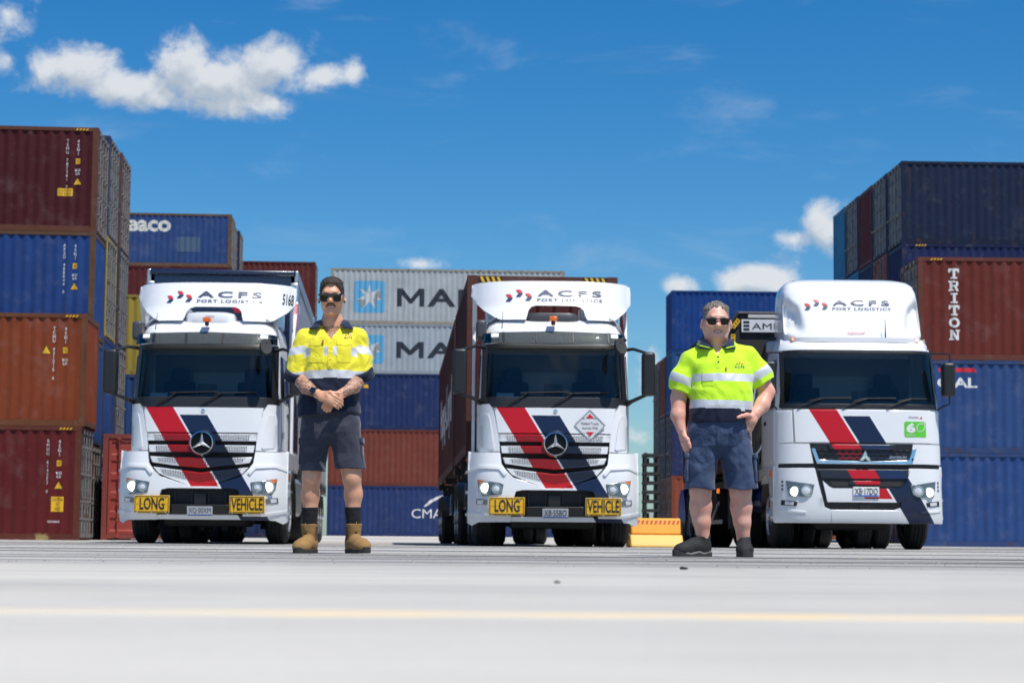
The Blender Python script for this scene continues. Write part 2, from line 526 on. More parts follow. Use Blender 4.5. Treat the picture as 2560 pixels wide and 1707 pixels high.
def line_mat():
    mt, t, p = newmat('worn_line_paint')
    o = t.obj()
    w = t.ramp(t.noise(t.mapping(o, (2.2, 7, 1)), 1.0, 6, .7), .34, .62)
    t.l.new(t.mix(w, (.84, .58, .25, 1), (.64, .58, .46, 1)), p.inputs['Base Color'])
    p.inputs['Roughness'].default_value = .6
    return mt
bm = B()
n = 24
lv = []
for i in range(n + 1):
    x = -3 + 6 * i / n
    j = .006 * math.sin(i * 1.7)
    lv.append((bm.verts.new((x, 2.615 + j + .012 * x, .0)), bm.verts.new((x, 2.62 + j + .012 * x, .002)), bm.verts.new((x, 2.745 + j * .6 + .012 * x, .002))))
for i in range(n):
    for k in (0, 1): bm.faces.new((lv[i][k], lv[i + 1][k], lv[i + 1][k + 1], lv[i][k + 1]))
tag(obj('painted_line', bm, line_mat()), 'worn yellow line painted across the concrete', kind='structure')

# ---------------------------------------------------------------- shipping containers
STD, HC = 2.591, 2.896
L40, L20, CW = 12.192, 6.058, 2.438
PITCH = .278
def corr_breaks(L):
    out = []; x = .17
    n = int((L - .34) / PITCH); pt = (L - .34) / n
    for i in range(n):
        b = .17 + i * pt
        out += [(b + .04 * pt / PITCH, .012), (b + .11 * pt / PITCH, .048), (b + .18 * pt / PITCH, .048), (b + .25 * pt / PITCH, .012)]
    return [(.15, .012)] + out + [(L - .15, .012)]
_cb = {}
def corr(L):
    if L not in _cb:
        b = corr_breaks(L); _cb[L] = ([p[0] for p in b], [p[1] for p in b])
    return _cb[L]

_cm = {}
def cmesh(key, fn, mat):
    if key not in _cm:
        me = finish(fn(), key[0], 30); me.materials.append(mat); _cm[key] = me
    return _cm[key]

def side_bm(L, H, back):
    bm = B(); xs, ys = corr(L)
    zs = [.15, H - .10]
    rows = [[bm.verts.new((x, (CW - y) if back else y, z)) for x, y in zip(xs, ys)] for z in zs]
    for i in range(len(xs) - 1): bm.faces.new((rows[0][i], rows[0][i + 1], rows[1][i + 1], rows[1][i]))
    return bm
def roof_bm(L):
    bm = B(); n = 40
    r = [[bm.verts.new((.1 + (L - .2) * i / n, y, -.03 + (.02 if i % 2 else 0))) for i in range(n + 1)] for y in (.05, CW - .05)]
    for i in range(n): bm.faces.new((r[0][i], r[0][i + 1], r[1][i + 1], r[1][i]))
    return bm
def casting_bm(sx=1):
    bm = box(B(), -.089, .089, -.081, .081, -.059, .059)
    fs = [f for f in bm.faces if abs(f.normal.z) < .5]
    bmesh.ops.inset_individual(bm, faces=bm.faces[:], thickness=.036, depth=0)
    bm.normal_update()
    for f in list(bm.faces):
        c = f.calc_center_median()
        if max(abs(c.x) / .089, abs(c.y) / .081, abs(c.z) / .059) > .98 and f.calc_area() < .012 and (abs(c.x) < 1e-4) + (abs(c.y) < 1e-4) + (abs(c.z) < 1e-4) == 2:
            g = bmesh.ops.extrude_discrete_faces(bm, faces=[f])['faces'][0]
            g.normal_update(); nn = g.normal.copy()
            bmesh.ops.translate(bm, verts=g.verts[:], vec=-nn * .035)
    return bm
def door_bm(H, y0, y1):
    bm = B(); z0, z1 = .17, H - .13
    n = 5; hs = (z1 - z0) / n
    zz = [(z0, 0)]
    for i in range(n):
        b = z0 + i * hs
        zz += [(b + .08, 0), (b + .12, -.028), (b + hs - .12, -.028), (b + hs - .08, 0)]
    zz.append((z1, 0))
    r = [[bm.verts.new((x, y, z)) for z, x in zz] for y in (y0 + .07, y1 - .07)]
    for i in range(len(zz) - 1): bm.faces.new((r[0][i], r[1][i], r[1][i + 1], r[0][i + 1]))
    for a, b in ((y0, y0 + .07), (y1 - .07, y1)): box(bm, -.035, .004, a, b, z0, z1)
    return bm
def rod_bm(H):
    bm = tube(B(), [(.045, 0, .08), (.045, 0, H - .07)], .018, 8)
    for z in (.12, H - .12): box(bm, .01, .07, -.05, .05, z - .05, z + .05)
    for z in (.55, 1.0, 1.7, H - .5): box(bm, 0, .065, -.035, .035, z - .03, z + .03)
    box(bm, .05, .075, -.02, .42, 1.08, 1.12)
    return bm
def endpanel_bm(H):
    bm = B(); n = 8; w = CW - .3; pt = w / n
    ys = [(.15, 0)]
    for i in range(n):
        b = .15 + i * pt
        ys += [(b + .05, 0), (b + .10, -.045), (b + .20, -.045), (b + .25, 0)]
    ys.append((CW - .15, 0))
    r = [[bm.verts.new((x - .01, y, z)) for y, x in ys] for z in (.15, H - .11)]
    for i in range(len(ys) - 1): bm.faces.new((r[0][i], r[0][i + 1], r[1][i + 1], r[1][i]))
    return bm

def container(loc, rz, L=L40, H=HC, color=(.2, .05, .04), door='R', dcol=None, label=None, group=None, frame=None, clean=False, rod=None, runs=False):
    root = empty('shipping_container', loc, rz)
    tag(root, label, 'container', group)
    pm = CPAINTC if clean else CPAINT
    fm = CPAINTC if clean else CFRAME
    fc = frame or tuple(c * .8 for c in color)
    dc = tuple(c * .62 for c in dcol) if dcol else color
    ck = 'c' if clean else 'w'
    def add(name, me, p, color, parent=root, flip=False):
        o = obj(name, me, None, parent, color=color); o.location = p
        if flip: o.scale = (-1, 1, 1)
        return o
    add('side_panel', cmesh(('side_panel', L, H, 0, ck, runs), lambda: side_bm(L, H, False), CRUN if runs else pm), (0, 0, 0), color)
    add('side_panel', cmesh(('side_panel', L, H, 1, ck), lambda: side_bm(L, H, True), pm), (0, 0, 0), color)
    add('roof', cmesh(('roof', L, ck), lambda: roof_bm(L), pm), (0, 0, H), color)
    add('floor', cmesh(('floor', L, ck), lambda: box(B(), .1, L - .1, .05, CW - .05, .08, .14), fm), (0, 0, 0), fc)
    post = cmesh(('corner_post', H, ck), lambda: box(B(), -.075, .075, -.07, .07, .118, H - .118), fm)
    cast = cmesh(('corner_casting', ck), casting_bm, fm)
    rt = cmesh(('top_rail', L, ck), lambda: box(B(), .17, L - .17, -.03, .03, -.10, 0), fm)
    rb = cmesh(('bottom_rail', L, ck), lambda: box(B(), .17, L - .17, -.03, .03, 0, .155), fm)
    re_ = cmesh(('end_rail', ck), lambda: box(B(), -.05, .05, .15, CW - .15, -.12, 0), fm)
    for x in (.075, L - .075):
        for y in (.07, CW - .07):
            add('corner_post', post, (x, y, 0), fc)
    for x in (.089, L - .089):
        for y in (.078, CW - .078):
            for z in (.059, H - .059):
                add('corner_casting', cast, (x, y, z), fc)
    for y in (.032, CW - .032):
        add('top_rail', rt, (0, y, H - .004), fc)
        add('bottom_rail', rb, (0, y, .004), fc)
    for x in (.055, L - .055):
        add('end_rail', re_, (x, 0, H - .006), fc); add('end_rail', re_, (x, 0, .165), fc)
    de, fe = (L, 0) if door == 'R' else (0, L)
    for k, (a, b) in enumerate(((.16, 1.214), (1.224, 2.278))):
        d = add('door', cmesh(('door', H, k, ck), lambda: door_bm(H, a, b), pm), (de + (-.03 if door == 'R' else .03), 0, 0), dc, flip=(door == 'L'))
        for q in (.28, .80):
            add('lock_rod', cmesh(('lock_rod', H), lambda: rod_bm(H), fm), (0, a + q, 0), rod or (.20, .195, .19), parent=d)
    add('end_panel', cmesh(('end_panel', H, ck), lambda: endpanel_bm(H), pm), (fe, 0, 0), color, flip=(fe == 0))
    root['L'] = L; root['H'] = H
    return root

def side_fn(L):
    xs, ys = corr(L)
    return lambda x, z: interp(x, xs, ys)

def ctext(c, s, rect, mat=INKW, bold=.02, spacing=1.0, line=1.0, name='lettering'):
    L = c['L']; return text(name, s, rect, side_fn(L), -.003, mat, c, bold, spacing, line, cuts=corr(L)[0])
def cpoly(c, poly, mat, name='marking', off=-.003):
    L = c['L']; return poly_decal(name, poly, side_fn(L), off, mat, c, cuts=corr(L)[0])
def hazard(c, x0, x1, z, h=.055, mat=INKY, n=4):
    w = (x1 - x0) / n
    for i in range(n):
        a = x0 + i * w
        poly_decal('hazard_stripe', [(a, z), (a + w * .5, z), (a + w * .95, z + h), (a + w * .45, z + h)], lambda x, z: -.0, -.004, mat, c)

def plate_side(c, H, edge, num, size, caution=None, tri=True, s=1.0):
    """owner code, size code and warning marks near the edge at local x = edge"""
    L = c['L']
    def chars(t): return '\n'.join(t)
    zt = H - .34
    x = edge - .83
    n = len(num)
    ctext(c, chars(num), (x - .038, zt - .105 * n, x + .038, zt), line=.9)
    x2 = edge - .54
    ctext(c, chars(size), (x2 - .038, zt - .43, x2 + .038, zt), line=.9)
    cpoly(c, [(x2 - .06, zt - .68), (x2 + .06, zt - .68), (x2 + .06, zt - .53), (x2 - .06, zt - .53)], INKY)
    ctext(c, 'HC', (x2 - .04, zt - .645, x2 + .04, zt - .565), INKB, bold=0).location.y = -.003
    ctext(c, 'KG\nLB', (x2 - .07, zt - .98, x2 + .07, zt - .82), line=1.0)
    if tri:
        cz = zt - 1.26
        cpoly(c, [(x2 - .12, cz), (x2 + .12, cz), (x2, cz + .21)], INKB)
        cpoly(c, [(x2 - .10, cz + .010), (x2 + .10, cz + .010), (x2, cz + .19)], INKY, off=-.006)
    if caution:
        x3, z3, w, h, s3 = caution
        cpoly(c, [(x3, z3), (x3 + w, z3), (x3 + w, z3 + h), (x3, z3 + h)], INKY)
        ctext(c, s3, (x3 + .03, z3 + .03, x3 + w - .03, z3 + h - .03), INKB, bold=0).location.y = -.003

def basis(a): return Vector((math.cos(a), math.sin(a), 0)), Vector((-math.sin(a), math.cos(a), 0))

def stack(side, rows, yaw, top=None, Y=None, X=None, L=L40, group=None):
    """rows: dicts from the bottom up; (u, v) of the front top corner fixes where the stack stands"""
    Ht = sum(r['H'] for r in rows)
    if top is not None:
        d = ray(*top); k = d.z / d.y
        if Y is None:
            Y = 50.0
            for _ in range(20): Y = (Ht + gz(Y) - CAM_Z) / k
        X = d.x / d.y * Y
    r, dp = basis(yaw)
    c = Vector((X, Y, gz(Y)))
    if side == 'R': c = c - r * L
    out = []; z = 0
    for q in rows:
        q = dict(q); H = q['H']; dx = q.pop('dx', 0); dy = q.pop('dy', 0); LL = q.pop('L', L)
        base = c + r * dx + dp * dy
        if side == 'R': base = base + r * (L - LL)
        o = container((base.x, base.y, base.z + z), yaw, L=LL, group=q.pop('group', group), **q)
        out.append(o); z += H
    print('stack', side, top, 'Y=%.1f X=%.2f H=%.2f' % (Y, c.x, Ht))
    return out, Vector((X, Y, gz(Y)))

MAROON = (.085, .014, .016); RUSTY = (.20, .042, .014); BLUE = (.018, .050, .155); NAVYC = (.014, .026, .075)
GREYD = (.24, .245, .25); OXIDE = (.20, .045, .032); MGREY = (.37, .41, .44); BROWN = (.14, .045, .032); SKYB = (.03, .17, .32)
YAW_L = R(4.6)

# left block: two rows high in front, four behind
gL = 'containers stacked at the left of the yard'
a, pa = stack('R', [
    dict(H=HC, color=(.105, .013, .013), frame=(.11, .03, .02), dcol=(.20, .20, .19), label='dark red container on the ground with a tall yellow caution sticker'),
    dict(H=HC, color=RUSTY, frame=(.14, .05, .022), door='L', dx=.07, runs=True, label='rusty orange container with dark stains running down from its top rail')],
    YAW_L, top=(212, 784.5))
plate_side(a[0], HC, L40, 'BMOU 614253 0', '45G1', caution=(L40 - .71, .72, .31, .38, 'CAUTION\n9\'6"\nHIGH'))
plate_side(a[1], HC, L40, 'TCNU 421215 6', '45G1', tri=False)
x2 = L40 - 1.02
cpoly(a[1], [(x2 - .13, 1.85), (x2 + .13, 1.85), (x2, 2.08)], INKB); cpoly(a[1], [(x2 - .11, 1.86), (x2 + .11, 1.86), (x2, 2.055)], INKY, off=-.006)
for c in a: hazard(c, L40 - .56, L40 - .22, HC - .09)
ctext(a[0], 'TEXTAINER', (L40 - .80, .44, L40 - .48, .49))
b, pb = stack('R', [
    dict(H=STD, color=BROWN, dcol=(.16, .10, .08), frame=(.12, .05, .025), label='dark brown container on the ground behind the dark red one, only its end showing'),
    dict(H=HC, color=BLUE, door='L', frame=(.05, .07, .13), label='blue container behind the rusty orange one, only its blank blue end in view'),
    dict(H=HC, color=(.016, .052, .185), door='L', frame=(.10, .055, .03), label='bright blue container squeezed between the maroon top one and the rusty orange one'),
    dict(H=HC, color=(.058, .0085, .011), dcol=(.27, .20, .18), frame=(.11, .04, .025), label='dark maroon container on top of the stack beside the open sky, with a caution sticker')],
    YAW_L, top=(247, 319.5))
plate_side(b[3], HC, L40, 'TEMU 787261 7', '45G1', caution=(L40 - 1.07, .98, .41, .21, 'CAUTION\n9\'6" HIGH'))
plate_side(b[2], HC, L40, 'APZU 488844 5', '45G1')
hazard(b[3], L40 - .62, L40 - .26, HC - .09)
rL, dL = basis(YAW_L)
lower = 'door ends of containers low in the left rows'
def deeper(p, dy, cols, labels, shift=0.0, dc=None):
    q = p + dL * dy + rL * shift
    rows = [dict(H=h, color=cc, dcol=dd, frame=ff, label=lb, door=dr) for (h, cc, dd, ff, dr), lb in zip(cols, labels)]
    return stack('R', rows, YAW_L, Y=q.y, X=q.x, group=gL)
CY = (.42, .31, .03)
deeper(pb, 2.62, [(HC, BLUE, GREYD, None, 'R'), (HC, BLUE, None, None, 'L'), (HC, CY, (.25, .25, .22), CY, 'R'), (HC, NAVYC, (.22, .23, .25), (.03, .04, .09), 'R')],
       ['bottom blue container with grey doors in the second row behind the dark maroon one', 'plain blue container end over the red door-end container', 'container with grey doors in a yellow frame', 'top container with grey doors in a navy frame next to the dark maroon one'])
deeper(pb, 5.2, [(HC, OXIDE, (.25, .20, .19), None, 'R'), (HC, BLUE, (.20, .20, .22), (.04, .05, .10), 'R'), (HC, NAVYC, (.20, .21, .23), (.05, .04, .05), 'R'), (HC, (.16, .06, .06), (.26, .18, .17), (.10, .05, .045), 'R')],
       ['bottom oxide container in the third row of the left block', 'blue container with weathered grey doors in the third row of the left block', 'navy framed container with tarnished grey doors, third row of the left block', 'topmost maroon framed container with pinkish grey doors beside the rust-posted one'], shift=.05)
REAR = True
d_ = ray(306, 389); YE = 65.0
for _ in range(20): YE = (5 * STD + gz(YE) - CAM_Z) / (d_.z / d_.y)
PE = Vector((d_.x / d_.y * YE, YE, 0))
deeper(PE, 0, [(STD, BROWN, (.24, .18, .17), None, 'R'), (STD, BROWN, (.26, .20, .19), (.14, .06, .03), 'R'), (STD, OXIDE, (.28, .26, .25), (.15, .06, .03), 'R'), (STD, BROWN, (.22, .20, .19), (.14, .07, .04), 'R'), (STD, BROWN, (.23, .225, .205), (.16, .09, .05), 'R')],
       ['bottom brown container in the rearmost row of the left block', 'brown container one above the ground in the rearmost left row', 'rust framed container at mid height of the rearmost left row', 'second container from the top in the rearmost left row', 'topmost container of the rearmost left row with rust brown corner post'], shift=0)

# red container end-on beside the left block
c = container((0, 0, 0), 0, L=L20, H=HC, color=(.30, .055, .045), door='R', frame=(.22, .055, .045), rod=(.30, .06, .05), label='red container standing end-on, its ribbed doors facing out beside the truck')
pe = P(259, 1079, 54.5)
c.rotation_euler = (0, 0, R(-90) + YAW_L)
c.location = Vector((pe.x, pe.y, gz(pe.y))) + basis(YAW_L)[1] * L20
text('lettering', 'CAI', (.16, 2.10, .96, 2.37), lambda x, z: 0, 0, INKW, c, .03).matrix_parent_inverse = Matrix()
o = c.children[-1]; o.rotation_euler = (0, 0, R(90)); o.location = (L20 + .012, 0, 0)

# yellow-topped stack behind the left truck
g, pg = stack('R', [dict(H=HC, color=NAVYC, label='navy container on the ground under the yellow and blue ones behind the left truck'),
            dict(H=HC, color=BLUE, label='blue container under the yellow one behind the left truck'),
            dict(H=HC, color=(.29, .22, .04), frame=(.26, .19, .04), label='dull yellow container on top of its stack behind the left truck')], R(3), top=(690, 741), group=None)

# tall stack with the white lettering
rowsS = [dict(H=STD, color=cc, label=lb) for cc, lb in zip((NAVYC, BROWN, BLUE, OXIDE, MAROON), (
    'ground level navy container in the six-high stack', 'brown container one above the ground in the six-high stack', 'blue container at the third level of the six-high stack',
    'oxide red container at the fourth level of the six-high stack', 'maroon container directly under the blue one lettered in white'))]
rowsS.append(dict(H=STD, color=(.022, .055, .165), frame=(.12, .07, .04), dcol=(.30, .31, .30), label='dented blue container with large white rounded lettering on top of the six-high stack'))
s_, ps = stack('R', rowsS, R(3.4), top=(579, 536))
ctext(s_[5], 'seaco', (L40 - 5.50, 1.68, L40 - 2.92, 2.25), M('aged_white_print', (.62, .60, .54), .6), bold=.035)
cpoly(s_[5], [(L40 - 2.6, .72), (L40 - 1.5, .72), (L40 - 1.5, 1.45), (L40 - 2.6, 1.45)], M('patch_paint', (.05, .095, .16), .6), 'repair_patch')
r3, d3 = basis(R(3.4))
for i, dd in enumerate((2.6, 5.2)):
    q = ps + d3 * dd
    gname = 'rows behind the six-high stack'
    rows = [dict(H=STD, color=cc, dcol=(.3, .31, .31), group=gname, label=lb) for cc, lb in zip((BROWN, NAVYC, MAROON, BLUE, OXIDE, NAVYC), [
        ('bottom brown', 'second-level navy', 'third-level maroon', 'fourth-level blue', 'fifth-level oxide')[j] + ' container in the %s row behind the six-high stack' % ('second', 'third')[i] for j in range(5)] + ['grey doored top container in the %s row behind the white-lettered blue one' % ('second', 'third')[i]])]
    stack('R', rows, R(3.4), Y=q.y, X=q.x - (.1, .0)[i])
# maroon stack showing above the curtain trailer
stack('R', [dict(H=HC, color=cc, label=lb, group=('lower containers of the maroon-topped stack' if k < 4 else None)) for k, (cc, lb) in enumerate(zip((BLUE, BROWN, NAVYC, OXIDE, (.11, .024, .022)),
      ['lower container of the five-high stack behind the curtain trailer'] * 4 + ['maroon container topping the stack behind the silver-framed curtain trailer']))], R(3), top=(789, 655))

# grey pair over blue, red and blue in the middle
m_, pm_ = stack('L', [
    dict(H=STD, color=(.022, .042, .135), clean=True, label='blue ground level container with white swoosh logo and letters'),
    dict(H=HC, color=(.165, .043, .030), clean=True, label='brick red container over the blue one with the white swoosh logo'),
    dict(H=HC, color=(.016, .032, .105), clean=True, label='navy container with a small yellow mark under the two grey star containers'),
    dict(H=STD, color=(.33, .375, .41), clean=True, label='lower of the two grey containers with a white star in a light blue square'),
    dict(H=HC, color=(.38, .41, .42), frame=(.30, .27, .21), label='upper grey container with a white star in a light blue square and rusty top rail')],
    R(2.5), top=(827.5, 669.5))
SKY = M('light_blue_print', (.10, .36, .58), .55); STARW = M('star_white', (.52, .55, .56), .55)
INKD = M('dark_print', (.02, .025, .035), .55)
def big_m(c, x, z, w, h):
    t = .25
    pl = [(0, 0), (t, 0), (t, h - .34), (w / 2 - .06, .16), (w / 2 + .06, .16), (w - t, h - .34), (w - t, 0), (w, 0), (w, h), (w - t * 1.15, h), (w / 2, .42), (t * 1.15, h), (0, h)]
    cpoly(c, [(x + p[0], z + p[1]) for p in pl], INKD, 'lettering')
for cc, H in ((m_[4], HC), (m_[3], STD)):
    k = H / HC
    x0, x1, z0, z1 = 1.22, 2.82, .58 * k, 2.25 * k
    rr = .12; pl = []
    for (qx, qz, a0) in ((x1 - rr, z0 + rr, -90), (x1 - rr, z1 - rr, 0), (x0 + rr, z1 - rr, 90), (x0 + rr, z0 + rr, 180)):
        pl += [(qx + rr * math.cos(R(a0 + t)), qz + rr * math.sin(R(a0 + t))) for t in (0, 30, 60, 90)]
    cpoly(cc, pl, SKY, 'blue_square')
    sx, sz = (x0 + x1) / 2, (z0 + z1) / 2
    cpoly(cc, [(sx + (.68 if i % 2 == 0 else .24) * math.sin(i * math.pi / 7), sz + (.68 if i % 2 == 0 else .24) * k * math.cos(i * math.pi / 7)) for i in range(14)], STARW, 'star', off=-.006)
    big_m(cc, 3.45, .92 * k, 1.42, .95 * k)
    ctext(cc, 'AERSK', (5.02, .92 * k, 11.4, 1.87 * k), INKD, bold=.030, spacing=1.12)
ctext(m_[0], 'CMA', (4.35, .95, 5.95, 1.42), INKW, bold=.01)
ctext(m_[0], 'CGM', (6.2, .95, 7.9, 1.42), INKW, bold=.01)
sw = [(4.95, 1.52), (5.25, 1.85), (5.7, 2.08), (6.3, 2.2), (5.85, 2.0), (5.45, 1.80), (5.15, 1.58)]
cpoly(m_[0], sw, INKW, 'swoosh')
cpoly(m_[2], [(1.75, 2.15), (2.05, 2.15), (2.0, 2.32), (1.80, 2.32)], INKY)

# blue stack right of the middle truck
rowsB = [
    dict(H=HC, color=(.24, .062, .033), door='L', clean=True, label='orange-brown ground level container under the navy one behind the man in the polo'),
    dict(H=HC, color=(.02, .032, .10), door='L', label='navy container resting on the orange-brown one'),
    dict(H=HC, color=(.022, .075, .21), door='R', clean=True, label='mid blue container under the tall blue top one'),
    dict(H=HC, color=(.008, .045, .19), door='R', clean=True, label='deep blue container topping the stack behind the man in the polo')]
br, pbr = stack('L', rowsB, R(2.0), top=(1679.5, 725.7))
r2, d2 = basis(R(2.0))
q = pbr + d2 * 2.55 + r2 * (-.03)
stack('L', [dict(H=HC, color=(.24, .10, .06), door='L', dcol=(.24, .12, .08), label='brown ground level container end in the second row of the right-centre block'),
            dict(H=HC, color=(.02, .045, .10), door='L', label='navy end in the second row, under the brown end of the right-centre block'),
            dict(H=HC, color=BROWN, door='R', label='brown end topping the second row of the right-centre block')], R(2.0), Y=q.y, X=q.x)
q = pbr + d2 * 5.15 + r2 * (-.05)
stack('L', [dict(H=HC, color=GREYD, door='L', dcol=(.30, .30, .29), label='grey ground level container end in the third row of the right-centre block'),
            dict(H=HC, color=(.03, .07, .16), door='L', dcol=(.2, .22, .26), label='blue grey end in the third row of the right-centre block'),
            dict(H=HC, color=(.10, .09, .08), door='L', dcol=(.22, .20, .19), label='dark grey end topping the third row of the right-centre block')], R(2.0), Y=q.y, X=q.x)

# right foreground stack
t_, pt_ = stack('L', [
    dict(H=STD, color=(.024, .064, .195), frame=(.03, .06, .16), label='blue ground level container with scraped panels beside the right truck'),
    dict(H=STD, color=(.028, .068, .19), frame=(.03, .06, .15), label='faded blue container with white letters under a red bar'),
    dict(H=HC, color=(.135, .026, .018), frame=(.13, .04, .028), door='L', dcol=(.30, .27, .26), label='red-brown container with tall white slab letters set one under another')],
    R(0.3), top=(2294.6, 642))
hazard(t_[2], .35, .70, HC - .09)
def slab(ch):
    """slab-serif capitals drawn as polygons in a unit box"""
    s = .20
    D = {'T': [[(.37, 0), (.63, 0), (.63, 1), (.37, 1)], [(0, .78), (1, .78), (1, 1), (0, 1)], [(0, .62), (.16, .62), (.16, .8), (0, .8)], [(.84, .62), (1, .62), (1, .8), (.84, .8)], [(.2, 0), (.8, 0), (.8, .17), (.2, .17)]],
         'I': [[(.37, 0), (.63, 0), (.63, 1), (.37, 1)], [(.18, .83), (.82, .83), (.82, 1), (.18, 1)], [(.18, 0), (.82, 0), (.82, .17), (.18, .17)]],
         'R': [[(.12, 0), (.36, 0), (.36, 1), (.12, 1)], [(0, .83), (.62, .83), (.62, 1), (0, 1)], [(.3, .42), (.72, .42), (.72, .58), (.3, .58)], [(.55, .83), (.80, 1 - .02), (.92, .86), (.92, .6), (.80, .46), (.6, .42), (.6, .56), (.68, .62), (.68, .8)], [(.50, .45), (.72, .45), (.98, 0), (.70, 0)], [(0, 0), (.46, 0), (.46, .16), (0, .16)]],
         'N': [[(.12, 0), (.32, 0), (.32, 1), (.12, 1)], [(.70, 0), (.90, 0), (.90, 1), (.70, 1)], [(.05, 1), (.32, 1), (.90, 0), (.66, 0)], [(0, 0), (.44, 0), (.44, .16), (0, .16)], [(.58, .84), (1, .84), (1, 1), (.58, 1)]]}
    if ch == 'O':
        n = 20; out = []
        for i in range(n):
            a, b = 2 * math.pi * i / n, 2 * math.pi * (i + 1) / n
            out.append([(.5 + .5 * math.cos(a), .5 + .5 * math.sin(a)), (.5 + .5 * math.cos(b), .5 + .5 * math.sin(b)), (.5 + .25 * math.cos(b), .5 + .28 * math.sin(b)), (.5 + .25 * math.cos(a), .5 + .28 * math.sin(a))])
        return out
    return D[ch]
zt = HC - .32
for ch in 'TRITON':
    V = []; Fc = []
    for k, pl in enumerate(slab(ch)):
        Fc.append(tuple(range(len(V), len(V) + len(pl)))); V += pl
    o = B()
    parts = []
    # overlapping strokes get tiny depth steps
    for k, f in enumerate(Fc):
        parts.append((k, [V[i] for i in f]))
    bm = B()
    xs0, w_, h_ = .86, .30, .29
    fn = side_fn(L40)
    for k, pl in parts:
        b2 = B()
        b2.faces.new([b2.verts.new((xs0 + w_ * p[0], 0, zt - h_ + h_ * p[1])) for p in pl])
        cut_grid(b2, [x for x in corr(L40)[0] if xs0 < x < xs0 + w_], [])
        for v in b2.verts: v.co.y = fn(v.co.x, 0) - .003 - .0006 * k
        tm = bpy.data.meshes.new('x'); b2.to_mesh(tm); b2.free(); bm.from_mesh(tm); bpy.data.meshes.remove(tm)
    me = bpy.data.meshes.new('lettering'); bm.to_mesh(me); bm.free()
    obj('lettering', me, INKW, t_[2])
    zt -= .345
ctext(t_[1], 'AL', (.95, 1.82, 1.62, 2.1), INKW, bold=.03)
cpoly(t_[1], [(.55, 2.26), (1.62, 2.26), (1.55, 2.37), (.55, 2.37)], INKR)
ctext(t_[1], 'C', (.50, 1.82, .88, 2.1), INKW, bold=.03)

# tall dark block at the far right
RY = R(1.3)
rR, dR = basis(RY)
lowlab = 'dark lower container in the tall right block behind the lettered red-brown one'
def rrow(p, k, tops, labels):
    q = p + dR * 2.52 * k + rR * (-.02 * k)
    rows = [dict(H=STD, color=NAVYC if i % 2 else BROWN, door='L', label=lowlab, group='lower containers of the tall right block') for i in range(3)]
    for (h, cc, dd, dr), lb in zip(tops, labels):
        rows.append(dict(H=h, color=cc, dcol=dd, door=dr, label=lb))
    return stack('L', rows, RY, Y=q.y, X=q.x)
GD = (.26, .27, .29)
d_ = ray(2253.6, 392)
RYd = 68.4
rp = Vector((d_.x / d_.y * RYd, RYd, 0))
rr0, _ = rrow(rp, 0, [(STD, (.012, .020, .075), NAVYC, 'R'), (HC, (.010, .018, .045), GD, 'L')],
     ['navy container under the battered dark blue one in the tall right block', 'battered dark blue container on top of the tall right block, scraped along its lower side'])
hazard(rr0[3], .45, .85, STD - .09)
rrow(rp, 1, [(STD, OXIDE, (.24, .08, .06), 'L'), (HC, NAVYC, GD, 'L')], ['reddish door end under the second navy framed end of the tall right block', 'second door end along the top of the tall right block, grey in a navy frame'])
rrow(rp, 2, [(STD, NAVYC, GD, 'R'), (HC, MAROON, MAROON, 'R')], ['navy end under the maroon blank end of the tall right block', 'maroon blank container end on top of the tall right block'])
rrow(rp, 3, [(STD, SKYB, SKYB, 'R'), (HC, NAVYC, GD, 'L')], ['light blue end low in the fourth row of the tall right block', 'weathered grey door end between the maroon and light blue ends atop the right block'])
rrow(rp, 4, [(STD, BROWN, GD, 'L'), (HC, SKYB, SKYB, 'R')], ['brown end under the light blue blank end at the rear of the tall right block', 'light blue blank container end at the rear of the tall right block'])
# ---------------------------------------------------------------- truck helpers
TYAW = R(3.43)
def wheel_meshes():
    r, w = .50, .29
    prof = [(-w / 2 + .02, .30), (-w / 2, .33), (-w / 2, .42), (-w / 2 + .03, .475)]
    for i in range(4):
        a = -w / 2 + .045 + i * (w - .09) / 4; b = a + (w - .09) / 4
        prof += [(a, r - .012), (a + .006, r), (b - .006, r), (b, r - .012)]
    prof += [(w / 2 - .03, .475), (w / 2, .42), (w / 2, .33), (w / 2 - .02, .30)]
    ty = finish(lathe(B(), prof, 'x', 40), 'tyre', 35); ty.materials.append(RUBBER)
    rim = [(-w / 2 + .01, .10), (-w / 2 - .02, .12), (-w / 2 + .02, .14), (-w / 2 + .08, .2), (-w / 2 + .05, .27), (-w / 2 - .004, .305), (w / 2 + .004, .305), (w / 2 - .05, .27), (w / 2 - .08, .2), (w / 2 - .02, .14), (w / 2 + .02, .12), (w / 2 - .01, .10)]
    rm = finish(lathe(B(), rim, 'x', 40), 'rim', 40); rm.materials.append(ALU)
    bm = B()
    for k in range(10):
        a = 2 * math.pi * k / 10
        for s in (-1, 1):
            tube(bm, [(s * .05, .168 * math.cos(a), .168 * math.sin(a)), (s * .115, .168 * math.cos(a), .168 * math.sin(a))], .014, 6)
    nt = finish(bm, 'wheel_nuts', 30); nt.materials.append(CHROME)
    return ty, rm, nt
TYRE, RIM, NUTS = wheel_meshes()

def wheel(parent, x, y, z=.5, sx=1.0):
    """tyre with its rim as a sub-part"""
    t = obj('wheel', TYRE, None, parent); t.location = (x, y, z); t.scale = (sx, 1, 1)
    obj('rim', RIM, None, t); obj('wheel_nuts', NUTS, None, t)
    return t

def P2(pts, f): return [f(*p) for p in pts]
def mir(pts): return [(-p[0], p[1]) for p in pts][::-1]

